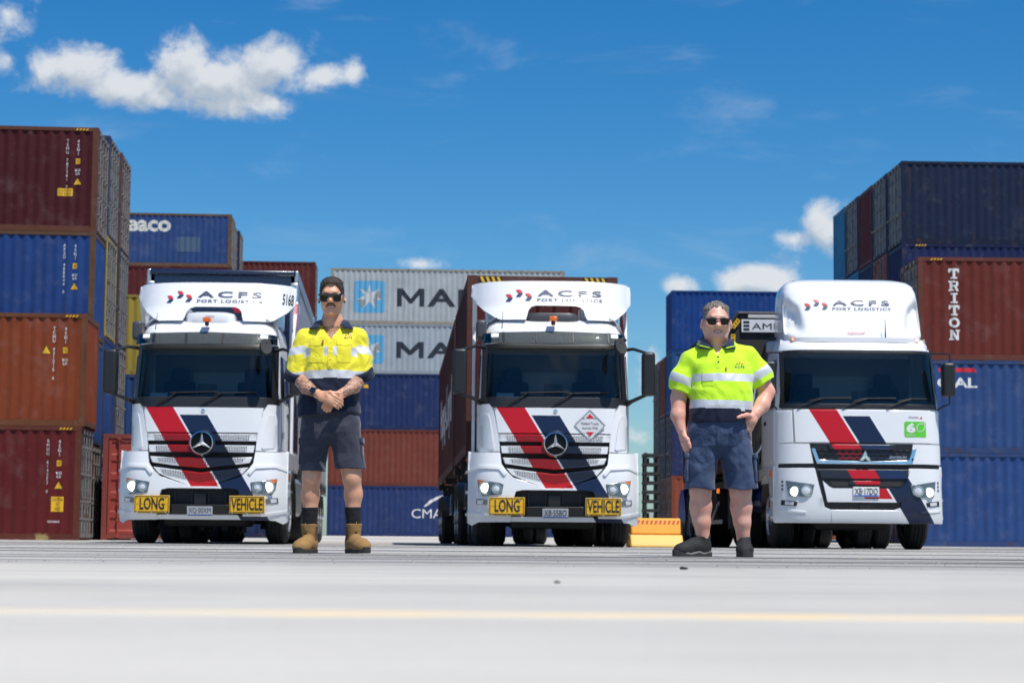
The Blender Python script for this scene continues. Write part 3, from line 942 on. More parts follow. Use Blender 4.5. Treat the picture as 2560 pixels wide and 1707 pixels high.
def acfs_logo(parent, F, off, X0, Z0, w, mats=(INKN, INKR), cz=.1, small=True):
    """chevron mark, the four letters and the line below; X0, Z0 is the lower left corner"""
    n, r = mats
    k = w / 1.49
    def q(x, z): return (X0 + x * k, Z0 + z * k)
    for (cx, cz_) in ((0.0, .00), (.155, .075), (.295, .012)):
        poly_decal('logo_mark', [q(cx, cz_), q(cx + .07, cz_), q(cx + .115, cz_ + .055), q(cx + .045, cz_ + .055)], F, off, n, parent)
        poly_decal('logo_mark', [q(cx - .0, cz_ + .115), q(cx + .07, cz_ + .115), q(cx + .110, cz_ + .062), q(cx + .040, cz_ + .062)], F, off, r, parent)
    text('lettering', 'ACFS', (*q(.485, .085), *q(1.47, .185)), F, off, n, parent, .022, 1.35, cuts=lines(-1.3, 1.3, .05), cz=.05)
    if small: text('lettering', 'PORT LOGISTICS', (*q(.48, .0), *q(1.48, .05)), F, off, n, parent, .020, 1.15, cuts=lines(-1.3, 1.3, .05), cz=.05)

def star3(parent, X, Y, Z, r):
    bm = lathe(B(), [(-.01, r * .99), (-.022, r), (-.034, r * .97), (-.036, r * .91), (-.022, r * .89), (-.01, r * .9)], 'y', 48, (X, Y, Z))
    e = obj('emblem', bm, CHROME, parent)
    obj('emblem_disc', lathe(B(), [(.0, r * .92), (-.012, r * .92), (-.014, .01)], 'y', 40, (X, Y, Z)), M('emblem_black', (.004, .004, .005), .3, spec=.2), e)
    bm = B()
    c = [bm.verts.new((X, Y - .045, Z))]
    pts = []
    for i in range(6):
        a = math.pi / 2 + i * math.pi / 3
        rr = r * .93 if i % 2 == 0 else r * .17
        pts.append(bm.verts.new((X + rr * math.cos(a), Y - .018, Z + rr * math.sin(a))))
    for i in range(6): bm.faces.new((c[0], pts[i], pts[(i + 1) % 6]))
    obj('emblem_star', bm, SILV, e, smooth=5)

def seat(parent, x, y, z):
    bm = B()
    box(bm, x - .25, x + .25, y - .25, y + .27, z, z + .16)
    prism(bm, [(y + .18, z + .1), (y + .30, z + .1), (y + .44, z + .78), (y + .32, z + .80)], 'x', x - .24, x + .24)
    prism(bm, [(y + .34, z + .80), (y + .44, z + .78), (y + .46, z + 1.0), (y + .38, z + 1.02)], 'x', x - .14, x + .14)
    return obj('seat', bm, M('seat_fabric', (.035, .04, .055), .9), parent, bev=.04, seg=3)

def steering(parent, x, y, z):
    bm = B()
    n = 20; pts = []
    for i in range(n + 1):
        a = 2 * math.pi * i / n
        pts.append((x + .22 * math.cos(a), y + .10 * math.sin(a), z + .20 * math.sin(a)))
    tube(bm, pts, .016, 6, False)
    tube(bm, [(x - .2, y, z), (x + .2, y, z)], .018, 6); tube(bm, [(x, y, z), (x, y - .25, z - .25)], .03, 6)
    return obj('steering_wheel', bm, BLACK, parent)

def chassis(root, y0, y1, wheels, w=.42):
    bm = B()
    for s in (-1, 1):
        box(bm, s * w - .045, s * w + .045, y0, y1, .72, .98)
    k = y0 + .3
    while k < y1:
        box(bm, -w, w, k, k + .1, .76, .94); k += 1.4
    obj('chassis_frame', bm, STEEL, root)
    for y, dual in wheels:
        obj('axle', tube(B(), [(-.95, y, .5), (.95, y, .5)], .08, 10), STEEL, root)
        for s in (-1, 1):
            if dual:
                wheel(root, s * 1.08, y); wheel(root, s * .755, y)
            else:
                wheel(root, s * 1.03, y, sx=1.15)
            bm = B()
            pts = [(y + .60 * math.cos(a), .5 + .60 * math.sin(a)) for a in [R(d) for d in range(10, 171, 16)]]
            ring = [[(x, p[0], p[1]) for x in ((.58, 1.24) if s > 0 else (-1.24, -.58))] for p in pts]
            loft(bm, ring, False)
            mg = obj('mudguard', bm, BLACK, root)
            sm = mg.modifiers.new('solid', 'SOLIDIFY'); sm.thickness = .012
            if dual:
                obj('mudflap', box(B(), s * 1.22 - (.62 if s > 0 else 0), s * 1.22 + (0 if s > 0 else .62), y + .60, y + .615, .22, .62), M('mudflap_white', (.5, .5, .5), .6) if y > 3 and s < 0 else MATTE, root)

# ---------------------------------------------------------------- three-pointed star tractors
def tractor(loc, label, plate, roof_unit, placard=False, number='5168', yaw=TYAW):
    root = empty('truck', loc, yaw); tag(root, label, 'truck')
    A = lambda x, y: ((x - 645) / 355.0, (1500 - y) / 355.0)
    hz = ([.3, 1.35, 1.42, 2.2, 3.0, 3.2, 3.32, 3.42, 3.475], [1.13, 1.13, 1.125, 1.12, 1.085, 1.065, 1.03, .96, .85])
    rz_ = ([.3, .7, 1.4, 2.05, 2.21, 3.0, 3.16, 3.32, 3.42, 3.475], [.10, .06, .06, .10, .13, .30, .38, .50, .68, .95])
    corner = lambda t: .05 * t * t + .30 * min(t, 1.0) ** 10
    def F(x, z): return interp(z, *rz_) + corner(abs(x) / interp(z, *hz))
    def FB(x, z): return interp(z, [.3, .55, .75, 1.1, 1.42], [.06, -.03, -.05, -.02, .06]) + .05 * (x / 1.25) ** 2 + .36 * min(abs(x) / 1.25, 1) ** 9
    LV, LM = LIV['fleet_livery'], LIV['fleet_livery_mesh']
    D = 1.95
    # cab shell with a windscreen opening
    zs = [1.0, 1.2, 1.42, 1.7, 2.05, 2.2, 2.4, 2.6, 2.8, 2.99, 3.08, 3.16, 3.24, 3.32, 3.40, 3.45, 3.475]
    ss = [0, .2, .4, .6, .75, .85, .92, .96, .985, 1.0]
    rings = []
    for z in zs:
        hw = interp(z, *hz)
        half = [(hw * s, interp(z, *rz_) + corner(s) + .03) for s in ss]
        for y in (.7, 1.0, 1.35, 1.7, D - .08): half.append((hw, y))
        half += [(hw - .03, D - .02), (hw - .1, D), (.0, D)]
        ring = [(x, y, z) for x, y in half] + [(-x, y, z) for x, y in half[::-1] if x > 1e-6]
        rings.append(ring)
    nn = len(rings[0])
    def skip(i, j):
        if zs[i + 1] <= 1.71:
            p = rings[i][j]; q = rings[i][(j + 1) % nn]
            return max(abs(p[0]), abs(q[0])) <= .97 and p[1] < 1.0 and q[1] < 1.0
        if 2.19 <= zs[i] and zs[i + 1] <= 3.0:
            p = rings[i][j]; q = rings[i][(j + 1) % nn]
            return max(abs(p[0]), abs(q[0])) <= interp(zs[i], *hz) * .963 and p[1] < 1.0 and q[1] < 1.0
        return False
    obj('cab', loft(B(), rings, True, True, True, skip), LV, root)
    # lower cab corner panels, hood, black cowl
    obj_ = []
    for m_ in (0, 1):
        f = (lambda p: mir(p)) if m_ else (lambda p: p)
        panel('corner_panel', f(P2([(249, 752), (300, 752), (322, 790), (350, 905), (358, 1003), (252, 1003), (246, 900)], A)), F, -.012, .05, LV, root, cx=.06)
        panel('air_guide', f(P2([(252, 808), (292, 806), (302, 830), (326, 985), (318, 992), (262, 985), (256, 900)], A)), F, -.030, .05, WHITE, root, cx=.05)
        bp = P2([(193, 1000), (245, 1008), (358, 1008), (366, 1070), (392, 1105), (428, 1140), (470, 1162), (440, 1216), (418, 1290), (418, 1372), (250, 1374), (214, 1392), (192, 1378)], A)
        panel('bumper_corner', f(bp), FB, 0, .10, LV, root, cx=.07, cz=.09, bev=.012)
        # moulded ridge lines of the bumper
        panel('bumper_ridge', f(P2([(196, 1096), (250, 1075), (360, 1080), (392, 1120), (380, 1132), (350, 1098), (250, 1092), (196, 1112)], A)), FB, -.022, .04, WHITE, root, cx=.06, bev=.010)
        panel('bumper_ridge', f(P2([(192, 1318), (300, 1338), (416, 1340), (416, 1352), (300, 1352), (192, 1334)], A)), FB, -.020, .04, WHITE, root, cx=.06, bev=.010)
        # headlamp
        hl = panel('headlight', f(P2([(240, 1150), (300, 1160), (378, 1172), (368, 1226), (318, 1232), (268, 1240), (248, 1210)], A)), FB, -.012, .05, M('lamp_housing', (.20, .21, .22), .25, .6), root, cx=.05, bev=.008)
        for (lx, ly, lr, mt) in ((284, 1196, 34, LAMP), (340, 1200, 24, LENSW)):
            X, Z = A(lx, ly); X = -X if m_ else X
            yy = FB(X, Z) - .018
            obj('lamp_ring', lathe(B(), [(0, lr / 355 * 1.08), (-.012, lr / 355 * 1.05), (-.012, lr / 355 * .92), (.0, lr / 355 * .9)], 'y', 24, (X, yy, Z)), CHROME, hl)
            obj('lamp', lathe(B(), [(.0, lr / 355 * .74), (-.008, lr / 355 * .5), (-.012, .01)], 'y', 24, (X, yy, Z)), mt, hl)
        X, Z = A(254, 1162); X = -X if m_ else X
        panel('indicator', f(P2([(243, 1153), (286, 1160), (268, 1176), (248, 1172)], A)), FB, -.022, .02, AMBER, hl, cx=.05, bev=0)
        fl = panel('fog_light', f(P2([(236, 1252), (296, 1258), (292, 1284), (233, 1280)], A)), FB, -.012, .04, M('lamp_housing', (.1, .1, .1), .3), root, cx=.05)
        panel('lens', f(P2([(242, 1258), (272, 1260), (268, 1280), (239, 1277)], A)), FB, -.02, .02, LENSW, fl, cx=.05, bev=.003)
        # pillar
        panel('windscreen_pillar', f(P2([(263, 436), (291, 436), (283, 716), (255, 716)], A)), F, -.006, .05, BLACK, root, cx=.03)
        # wheel arch and step behind the bumper
        s = 1 if m_ else -1
        wa = B()
        pts = [(1.42 + .64 * math.cos(R(d)), .52 + .64 * math.sin(R(d))) for d in range(-10, 196, 14)]
        loft(wa, [[(s * 1.24, p[0], p[1]), (s * .70, p[0], p[1])] for p in pts], False)
        w_ = obj('wheel_arch', wa, BLACK, root); w_.modifiers.new('solid', 'SOLIDIFY').thickness = .02
        sp = B()
        prism(sp, [(.42, 1.40), (2.02, 1.40), (2.02, 1.20), (1.85, 1.12), (1.42, 1.20), (1.0, 1.12), (.80, .90), (.74, .5), (.42, .42)], 'x', s * 1.245 - .03, s * 1.245 + .03)
        obj('side_skirt', sp, WHITE, root, bev=.012)
        st = B()
        for zz in (.45, .78, 1.08): box(st, s * 1.25 - .06, s * 1.25 + .06, .46, .74, zz, zz + .04)
        obj('step', st, ALU, root)
        obj('side_marker', box(B(), s * 1.252 - .028, s * 1.252 + .028, .44, .50, .985, 1.05), AMBER, root, bev=.006)
        # door, window, handle
        hx = 1.128 * s
        dr = obj('door', box(B(), hx - .012, hx + .012, .50, 1.62, 1.44, 2.16), LV, root, bev=.01)
        obj('door_handle', box(B(), hx + s * .012 - .02, hx + s * .012 + .02, 1.4, 1.56, 1.98, 2.04), BLACK, dr, bev=.008)
        wd = B()
        w0 = 1.125; w1 = 1.085
        vs = [wd.verts.new((s * (w0 + .004), .58, 2.2)), wd.verts.new((s * (w0 + .004), 1.55, 2.2)), wd.verts.new((s * (w1 + .012), 1.55, 2.88)), wd.verts.new((s * (w1 + .012), .66, 2.88))]
        wd.faces.new(vs)
        wo = obj('side_window', wd, M('dark_side_glass', (.012, .015, .02), .06, coat=.5), root); wo.modifiers.new('solid', 'SOLIDIFY').thickness = .01
        # side extender behind the cab
        ex = B()
        prism(ex, [(1.62, 1.42), (2.35, 1.42), (2.40, 2.8), (2.40, 3.85), (D + .10, 3.90), (1.70, 3.45), (1.58, 3.1)], 'x', s * 1.19 - .025, s * 1.19 + .025)
        e = obj('side_fairing', ex, WHITE, root, bev=.01)
        fx = lambda y, z: 0
        for nm, pl, mt in (('red_panel', [(1.66, 2.62), (2.36, 2.50), (2.39, 3.72), (D + .10, 3.74), (1.72, 3.40)], REDP), ('navy_panel', [(1.66, 1.46), (2.34, 1.46), (2.34, 2.1), (1.70, 2.45)], NAVY)):
            b_ = B(); prism(b_, pl, 'x', s * 1.19 - .030, s * 1.19 + .030); obj(nm, b_, mt, e)
        # mirrors
        mx = {0: (103, 462, 180, 702), 1: (1107, 470, 1176, 702)}[m_]
        (xa, za), (xb, zb) = A(mx[0], mx[3]), A(mx[2], mx[1])
        mo = obj('mirror', box(B(), xa, xb, .05, .28, za, zb), BLACK, root, bev=.05, seg=4)
        ar = B()
        tube(ar, [(s * 1.05, .42, zb + .05), (s * 1.18, .25, zb + .055), ((xa + xb) / 2, .16, zb - .02)], [.03, .024, .02], 8)
        obj('mirror_arm', ar, BLACK, mo); ar = B()
        tube(ar, [(s * 1.10, .44, za - .10), (s * 1.16, .28, za - .075), ((xa + xb) / 2, .16, za + .03)], [.05, .032, .026], 8)
        obj('mirror_arm', ar, BLACK, mo)
    panel('hood', P2([(325, 772), (968, 772), (945, 906), (348, 906)], A), F, -.02, .05, LV, root, cx=.09, bev=.012)
    panel('cowl', P2([(252, 714), (1038, 714), (1042, 748), (990, 750), (968, 771), (324, 771), (300, 750), (248, 748)], A), F, -.01, .05, BLACK, root, cx=.09)
    panel('windscreen', P2([(280, 440), (1010, 440), (1016, 716), (274, 716)], A), F, .012, 0, GLASS, root, cx=.06, cz=.1)
    panel('windscreen_header', P2([(262, 422), (1024, 422), (1026, 452), (260, 452)], A), F, -.01, .05, BLACK, root, cx=.08)
    # grille
    panel('grille_back', P2([(350, 905), (943, 905), (930, 1080), (840, 1150), (690, 1200), (600, 1200), (450, 1150), (360, 1080)], A), F, .09, .02, MATTE, root)
    slats = [([(350, 913), (940, 913), (936, 951), (354, 951)], [(386, 918), (904, 918), (896, 946), (394, 946)], -.02),
             ([(362, 974), (928, 974), (922, 1012), (368, 1012)], [(398, 979), (892, 979), (884, 1008), (406, 1008)], -.03),
             ([(372, 1036), (645, 1050), (918, 1036), (905, 1068), (800, 1082), (645, 1097), (490, 1082), (385, 1068)], [(410, 1042), (880, 1042), (868, 1062), (645, 1088), (422, 1062)], -.05),
             ([(392, 1092), (645, 1122), (898, 1092), (868, 1126), (822, 1146), (690, 1196), (600, 1196), (468, 1146), (422, 1126)], [(430, 1102), (645, 1128), (860, 1102), (845, 1128), (800, 1140), (645, 1172), (490, 1140), (445, 1128)], -.06)]
    for out_, ins, of in slats:
        sl = panel('grille_slat', P2(out_, A), F, of, .06, LV, root, bev=.010)
        panel('mesh_insert', P2(ins, A), F, of - .004, .01, LM, sl, bev=0)
    X, Z = A(648, 963)
    obj('emblem_boss', lathe(B(), [(.05, .15), (-.02, .20), (-.028, .185)], 'y', 40, (X, F(X, Z) - .01, Z)), LV, root)
    star3(root, X, F(X, Z) - .055, Z, .178)
    obj('badge', lathe(B(), [(.0, .03), (-.01, .03), (-.012, .012)], 'y', 16, (A(648, 790)[0], F(0, 2.0) - .022, A(648, 790)[1])), CHROME, root)
    # bumper centre
    panel('bumper_centre', P2([(430, 1141), (600, 1197), (690, 1197), (860, 1141), (822, 1163), (850, 1214), (815, 1206), (475, 1206), (440, 1214), (468, 1163)], A), FB, .0, .08, LV, root, cx=.08)
    panel('bumper_lip', P2([(419, 1344), (871, 1344), (871, 1370), (419, 1370)], A), FB, -.004, .10, LV, root)
    panel('lower_intake', P2([(436, 1204), (854, 1204), (880, 1350), (410, 1350)], A), FB, .12, .02, MATTE, root)
    for xx in (510, 600, 690, 780):
        panel('intake_bar', P2([(xx - 4, 1215), (xx + 4, 1215), (xx + 4, 1292), (xx - 4, 1292)], A), FB, .10, .03, BLACK, root, bev=.003)
    panel('plate_beam', P2([(494, 1292), (800, 1292), (796, 1343), (500, 1343)], A), FB, -.03, .14, BLACK, root, bev=.012)
    panel('tow_cover', P2([(612, 1232), (676, 1232), (676, 1292), (612, 1292)], A), FB, .06, .05, BLACK, root)
    pl = panel('number_plate', P2([(581, 1302), (716, 1302), (716, 1352), (581, 1352)], A), FB, -.042, .010, M('plate_white', (.72, .72, .72), .4), root, bev=.003)
    text('lettering', plate, (*A(590, 1341), *A(707, 1309)), FB, -.045, INKB, pl, .008)
    poly_decal('plate_strip', P2([(584, 1344), (713, 1344), (713, 1350), (584, 1350)], A), FB, -.045, M('blue_print', (.02, .08, .5), .5), pl)
    for x0, x1, w in ((300, 488, 'LONG'), (805, 993, 'VEHICLE')):
        Fs = lambda x, z: FB(.85, .6) - .16 + .06 * abs(x)
        Fs = (lambda c: (lambda x, z: FB(c, .6) - .05))(A((x0 + x1) / 2, 0)[0])
        sg = panel('warning_sign', P2([(x0, 1244), (x1, 1244), (x1, 1337), (x0, 1337)], A), Fs, 0, .02, SIGNY, root, bev=.006)
        (xa, za), (xb, zb) = A(x0, 1337), A(x1, 1244)
        for q in ([(xa + .012, za + .012), (xb - .012, za + .012), (xb - .012, za + .022), (xa + .012, za + .022)], [(xa + .012, zb - .022), (xb - .012, zb - .022), (xb - .012, zb - .012), (xa + .012, zb - .012)],
                  [(xa + .012, za + .022), (xa + .022, za + .022), (xa + .022, zb - .022), (xa + .012, zb - .022)], [(xb - .022, za + .022), (xb - .012, za + .022), (xb - .012, zb - .022), (xb - .022, zb - .022)]):
            poly_decal('border', q, Fs, -.003, INKB, sg)
        poly_decal('fold', [(xa + .03, (za + zb) / 2 - .003), (xb - .03, (za + zb) / 2 - .003), (xb - .03, (za + zb) / 2 + .002), (xa + .03, (za + zb) / 2 + .002)], Fs, -.0028, M('fold_line', (.35, .2, .01), .6), sg)
        text('lettering', w, (xa + (.085 if w == 'LONG' else .03), za + .045, xb - (.075 if w == 'LONG' else .03), zb - .035), Fs, -.004, INKB, sg, .022)
        for bx in (xa + .05, (xa + xb) / 2, xb - .05):
            for bz in (za + .006, zb - .006):
                obj('bolt', lathe(B(), [(0, .012), (-.012, .010)], 'y', 8, (bx, Fs(0, 0) - .003, bz)), CHROME, sg)
        br_ = B()
        for bx in (xa + .12, xb - .12): box(br_, bx - .02, bx + .02, Fs(0, 0) + .02, Fs(0, 0) + .22, za + .05, zb - .05)
        obj('sign_bracket', br_, STEEL, sg)
    # visor and roof lights
    FV = lambda x, z: interp(z, [2.98, 3.2], [.06, .16]) + .06 * x * x + .25 * min(abs(x) / 1.08, 1) ** 12
    vi = panel('sun_visor', P2([(263, 372), (645, 362), (1026, 372), (1028, 428), (645, 436), (258, 428)], A), FV, 0, .012, VISOR, root, cx=.08)
    for xx in (545, 740, 372, 928):
        panel('visor_bracket', P2([(xx - 6, 368), (xx + 6, 368), (xx + 5, 424), (xx - 5, 424)], A), FV, -.02, .05, BLACK, vi, bev=.004)
    for xx in (326, 962):
        panel('roof_lamp', P2([(xx - 20, 375), (xx + 20, 375), (xx + 20, 398), (xx - 20, 398)], A), FV, -.03, .05, M('roof_lamp_white', (.85, .85, .85), .2, emit=.25), vi, bev=.008)
    obj('antenna', tube(B(), [(*A(365, 372)[:1], .35, A(365, 345)[1]), (A(370, 250)[0], .42, A(370, 250)[1])], [.008, .003], 6), BLACK, root)
    # roof front skin
    # beacon, roof unit
    X, Z = A(640, 318); Z += .08
    be = obj('beacon', box(B(), X - .06, X + .06, .38, .48, Z - .03, Z + .045), AMBER, root, bev=.012)
    obj('beacon_base', lathe(B(), [(-.09, .02), (-.07, .035), (-.03, .03)], 'z', 14, (X, .42, Z)), BLACK, be)
    if roof_unit:
        ac = loft(B(), [[(X + .39 * a * math.copysign(abs(math.cos(t)) ** .5, math.cos(t)), .95 + .30 * a * math.copysign(abs(math.sin(t)) ** .5, math.sin(t)), z) for t in [2 * math.pi * k / 28 for k in range(28)]] for a, z in ((.9, Z - .05), (1, Z), (1.0, Z + .09), (.94, Z + .14), (.7, Z + .165), (.3, Z + .17))], True, True, True)
        u = obj('roof_air_conditioner', ac, WHITE, root)
        text('lettering', 'VIESA', (X - .06, Z + .07, X + .08, Z + .10), lambda x, z: .645, 0, INKN, u, 0)
    else:
        ac = loft(B(), [[(X + .41 * a * math.copysign(abs(math.cos(t)) ** .4, math.cos(t)), .95 + .28 * a * math.copysign(abs(math.sin(t)) ** .5, math.sin(t)), z) for t in [2 * math.pi * k / 28 for k in range(28)]] for a, z in ((.9, Z - .05), (1, Z), (1.0, Z + .08), (.92, Z + .13), (.5, Z + .14))], True, True, True)
        obj('roof_hatch', ac, M('dark_grey_plastic', (.06, .06, .065), .4), root)
    # roof wind deflector
    def FD(x, z): return interp(z, [3.40, 3.66, 4.08], [.55, .80, 1.02]) + .10 * x * x + .35 * min(abs(x) / 1.22, 1) ** 5
    dp = [(199, 108), (225, 101), (1022, 101), (1047, 110), (1050, 140), (1046, 212), (1010, 262), (955, 312), (928, 323), (800, 323), (790, 300), (783, 268), (766, 248), (745, 240), (530, 240), (508, 248), (493, 268), (485, 300), (478, 323), (352, 323), (318, 308), (262, 262), (222, 215), (195, 170)]
    AD = lambda x, y: ((x - 622) / 343.0, .10 + (1466 - y) / 344.0)
    de = panel('wind_deflector', P2(dp, AD), FD, 0, .06, WHITE, root, cx=.05, cz=.05, bev=.018, smooth=60)
    for s in (-1, 1):
        sd = B()
        prism(sd, [(1.40, 3.76), (1.48, 4.04), (2.15, 4.02), (2.15, 3.40), (1.60, 3.40)], 'x', s * 1.20 - .02, s * 1.17 + .02)
        q = obj('deflector_side', sd, WHITE, de, bev=.01)
        rp_ = B(); prism(rp_, [(1.75, 3.45), (2.12, 3.45), (2.12, 3.80), (1.98, 3.86)], 'x', s * 1.20 - .024, s * 1.20 + .024); obj('red_panel', rp_, REDP, q)
        obj('deflector_base', prism(B(), [(1.0, 3.38), (1.12, 3.72), (1.9, 3.72), (1.9, 3.38)], 'x', min(s * .45, s * 1.02), max(s * .45, s * 1.02)), WHITE, de, bev=.03)
        stt = B(); tube(stt, [(s * .6, 1.1, 3.28), (s * .7, 1.2, 3.6)], .02, 6); obj('deflector_stay', stt, STEEL, de)
    acfs_logo(de, FD, -.013, *AD(374, 216), 1.50)
    if number: text('lettering', number, (1.06, 3.74, 1.215, 3.93), FD, -.010, INKB, de, .02, cuts=lines(1, 1.3, .05), cz=.05)
    # visor-side curved mirrors
    X, Z = A(985, 452)
    km = obj('kerb_mirror', lathe(B(), [(-.02, .03), (-.03, .11), (.02, .12), (.06, .07), (.07, .01)], 'y', 20, (0, 0, 0)), MATTE, root)
    km.location = (X, -.12, Z); km.rotation_euler = (R(-25), 0, R(20)); km.scale = (.8, 1, 1.2)
    obj('mirror_bracket', tube(B(), [(X + .10, .3, Z + .14), (X + .05, .0, Z + .13), (X, -.10, Z + .05)], .03, 8), BLACK, root)
    X, Z = A(235, 345)
    obj('roof_fairing_corner', box(B(), -.08, .08, -.22, .22, -.15, .15), M('dark_grey_plastic', (.06, .06, .065), .4), root, bev=.05, seg=4, loc=(X + .06, .7, Z))
    # wipers
    for (xa, ya, xb, yb, xc, yc) in ((450, 742, 505, 690, 720, 686), (690, 742, 745, 690, 930, 688)):
        wp = B()
        pts = [A(xa - 55, 756), A(xa, 725), A(xb, ya - 52)]
        tube(wp, [(p[0], F(*p) - .04, p[1]) for p in pts], .012, 6)
        tube(wp, [(A(xb - 40, 0)[0], F(*A(xb, 692)) - .03, A(0, 694)[1]), (A(xc, 0)[0], F(*A(xc, 690)) - .03, A(0, yc)[1])], .010, 6)
        obj('wiper', wp, BLACK, root)
    # cabin inside
    obj('dashboard', prism(B(), [(.42, 1.9), (.46, 2.20), (.60, 2.27), (.85, 2.24), (.95, 2.1), (.95, 1.9)], 'x', -1.02, 1.02), M('dash_grey', (.05, .052, .056), .7), root, bev=.02)
    bw = B(); box(bw, -1.02, 1.02, 1.84, 1.88, 1.9, 3.0)
    obj('cab_rear_wall', bw, M('cab_lining', (.22, .23, .24), .8), root)
    panel('rear_window', [(-.42, 2.32), (.42, 2.32), (.42, 2.72), (-.42, 2.72)], lambda x, z: 1.835, 0, 0, M('rear_pane', (.25, .30, .35), .3), root)
    seat(root, -.58, 1.15, 1.75); seat(root, .58, 1.15, 1.75)
    steering(root, .56, .92, 2.2)
    obj('tablet', box(B(), -.14, .14, .58, .60, 2.24, 2.44), BLACK, root, bev=.01)
    obj('document', prism(B(), [(.38, 2.22), (.385, 2.22), (.50, 2.29), (.495, 2.295)], 'x', -.86, -.60), M('paper', (.6, .65, .66), .8), root)
    # placard
    if placard:
        Fp = lambda x, z: F(x, 1.8) - .05
        cxp, czp = A(830, 862)
        h = .228
        Fp = lambda x, z: F(cxp, czp) - .035
        pk = panel('placard', [(cxp - h, czp), (cxp, czp - h), (cxp + h, czp), (cxp, czp + h)], Fp, 0, .012, M('placard_white', (.72, .72, .73), .4), root, bev=.006)
        for k, mt in ((.97, INKR), (.90, M('placard_white', (.72,) * 3, .4))): pass
        for sg in (1, -1):
            poly_decal('red_triangle', [(cxp - .065, czp + sg * .10), (cxp + .065, czp + sg * .10), (cxp, czp + sg * .17)], Fp, -.003, INKR, pk)
        text('lettering', 'Midland Trucks', (cxp - .13, czp + .005, cxp + .13, czp + .045), Fp, -.003, INKB, pk)
        text('lettering', 'Australia Wide', (cxp - .12, czp - .06, cxp + .12, czp - .02), Fp, -.003, INKB, pk)
        fr = B()
        q = [(cxp - h, czp), (cxp, czp - h), (cxp + h, czp), (cxp, czp + h)]
        for i in range(4): tube(fr, [(q[i][0], Fp(0, 0) - .004, q[i][1]), (q[(i + 1) % 4][0], Fp(0, 0) - .004, q[(i + 1) % 4][1])], .007, 6)
        obj('frame', fr, SILV, pk)
        for a_, b_ in ((-.16, -.08), (.16, -.08), (-.16, .08), (.16, .08)):
            obj('clip', box(B(), cxp + a_ * .55 - .012, cxp + a_ * .55 + .012, Fp(0, 0) - .014, Fp(0, 0), czp + b_ * 1.6 - .012, czp + b_ * 1.6 + .012), CHROME, pk)
    # side vertical lettering on the door
    for s in (1,):
        v = text('lettering', 'ACFS', (.62, 1.62, .98, 1.72), lambda x, z: 0, 0, INKN, root, .01)
        v.rotation_euler = (0, 0, R(90)); v.location = (1.146, 0, 0)
    chassis(root, .5, 5.6, [(1.42, False), (4.05, True), (5.40, True)])
    obj('front_beam', box(B(), -.95, .95, .12, .30, .36, .60), STEEL, root)
    obj('underbody_dark_block', box(B(), -.62, .62, .55, 1.75, .27, .75), MATTE, root, bev=.05)  # black block in place of the sump, added to darken the underside between tyres
    obj('gearbox', box(B(), -.40, .40, 1.8, 3.6, .34, .75), MATTE, root, bev=.05)
    for s in (-1, 1):
        obj('fuel_tank', prism(B(), [(s * .62, .45), (s * 1.18, .45), (s * 1.22, .55), (s * 1.22, .98), (s * 1.15, 1.06), (s * .62, 1.06)], 'y', 2.15, 3.25), ALU, root, bev=.03)
    obj('fifth_wheel', lathe(B(), [(1.05, .3), (1.10, .45), (1.16, .45)], 'z', 24, (0, 4.7, 0)), STEEL, root)
    obj('coupling_plate', box(B(), -.46, .46, 4.3, 5.1, .97, 1.06), STEEL, root)
    return root

def place(u, zc):
    """ground point in image column u at camera depth zc"""
    Y = zc / math.cos(TILT)
    X = 0
    for _ in range(3):
        # column of the ground point, roll included
        d = ray(u, 853.5 + FPX * math.tan(TILT))
        X = d.x / d.y * Y
    return Vector((X, Y, gz(Y)))

T1 = place(497, 29.8); T2 = place(1386, 29.3); T3 = place(2157, 29.5)
tractor(T1, 'white truck with LONG VEHICLE signs and a white roof air conditioner, navy curtain trailer behind', 'XQ·00XM', True, yaw=R(0.5))
tractor(T2, 'white truck with LONG VEHICLE signs and a diamond placard, hauling dark red containers', 'XB·55BO', False, placard=True, number=None, yaw=R(1.8))

# ---------------------------------------------------------------- trailers
def tloc(T, x, y):
    r, d = basis(TYAW); p = T + r * x + d * y
    return (p.x, p.y, gz(p.y))

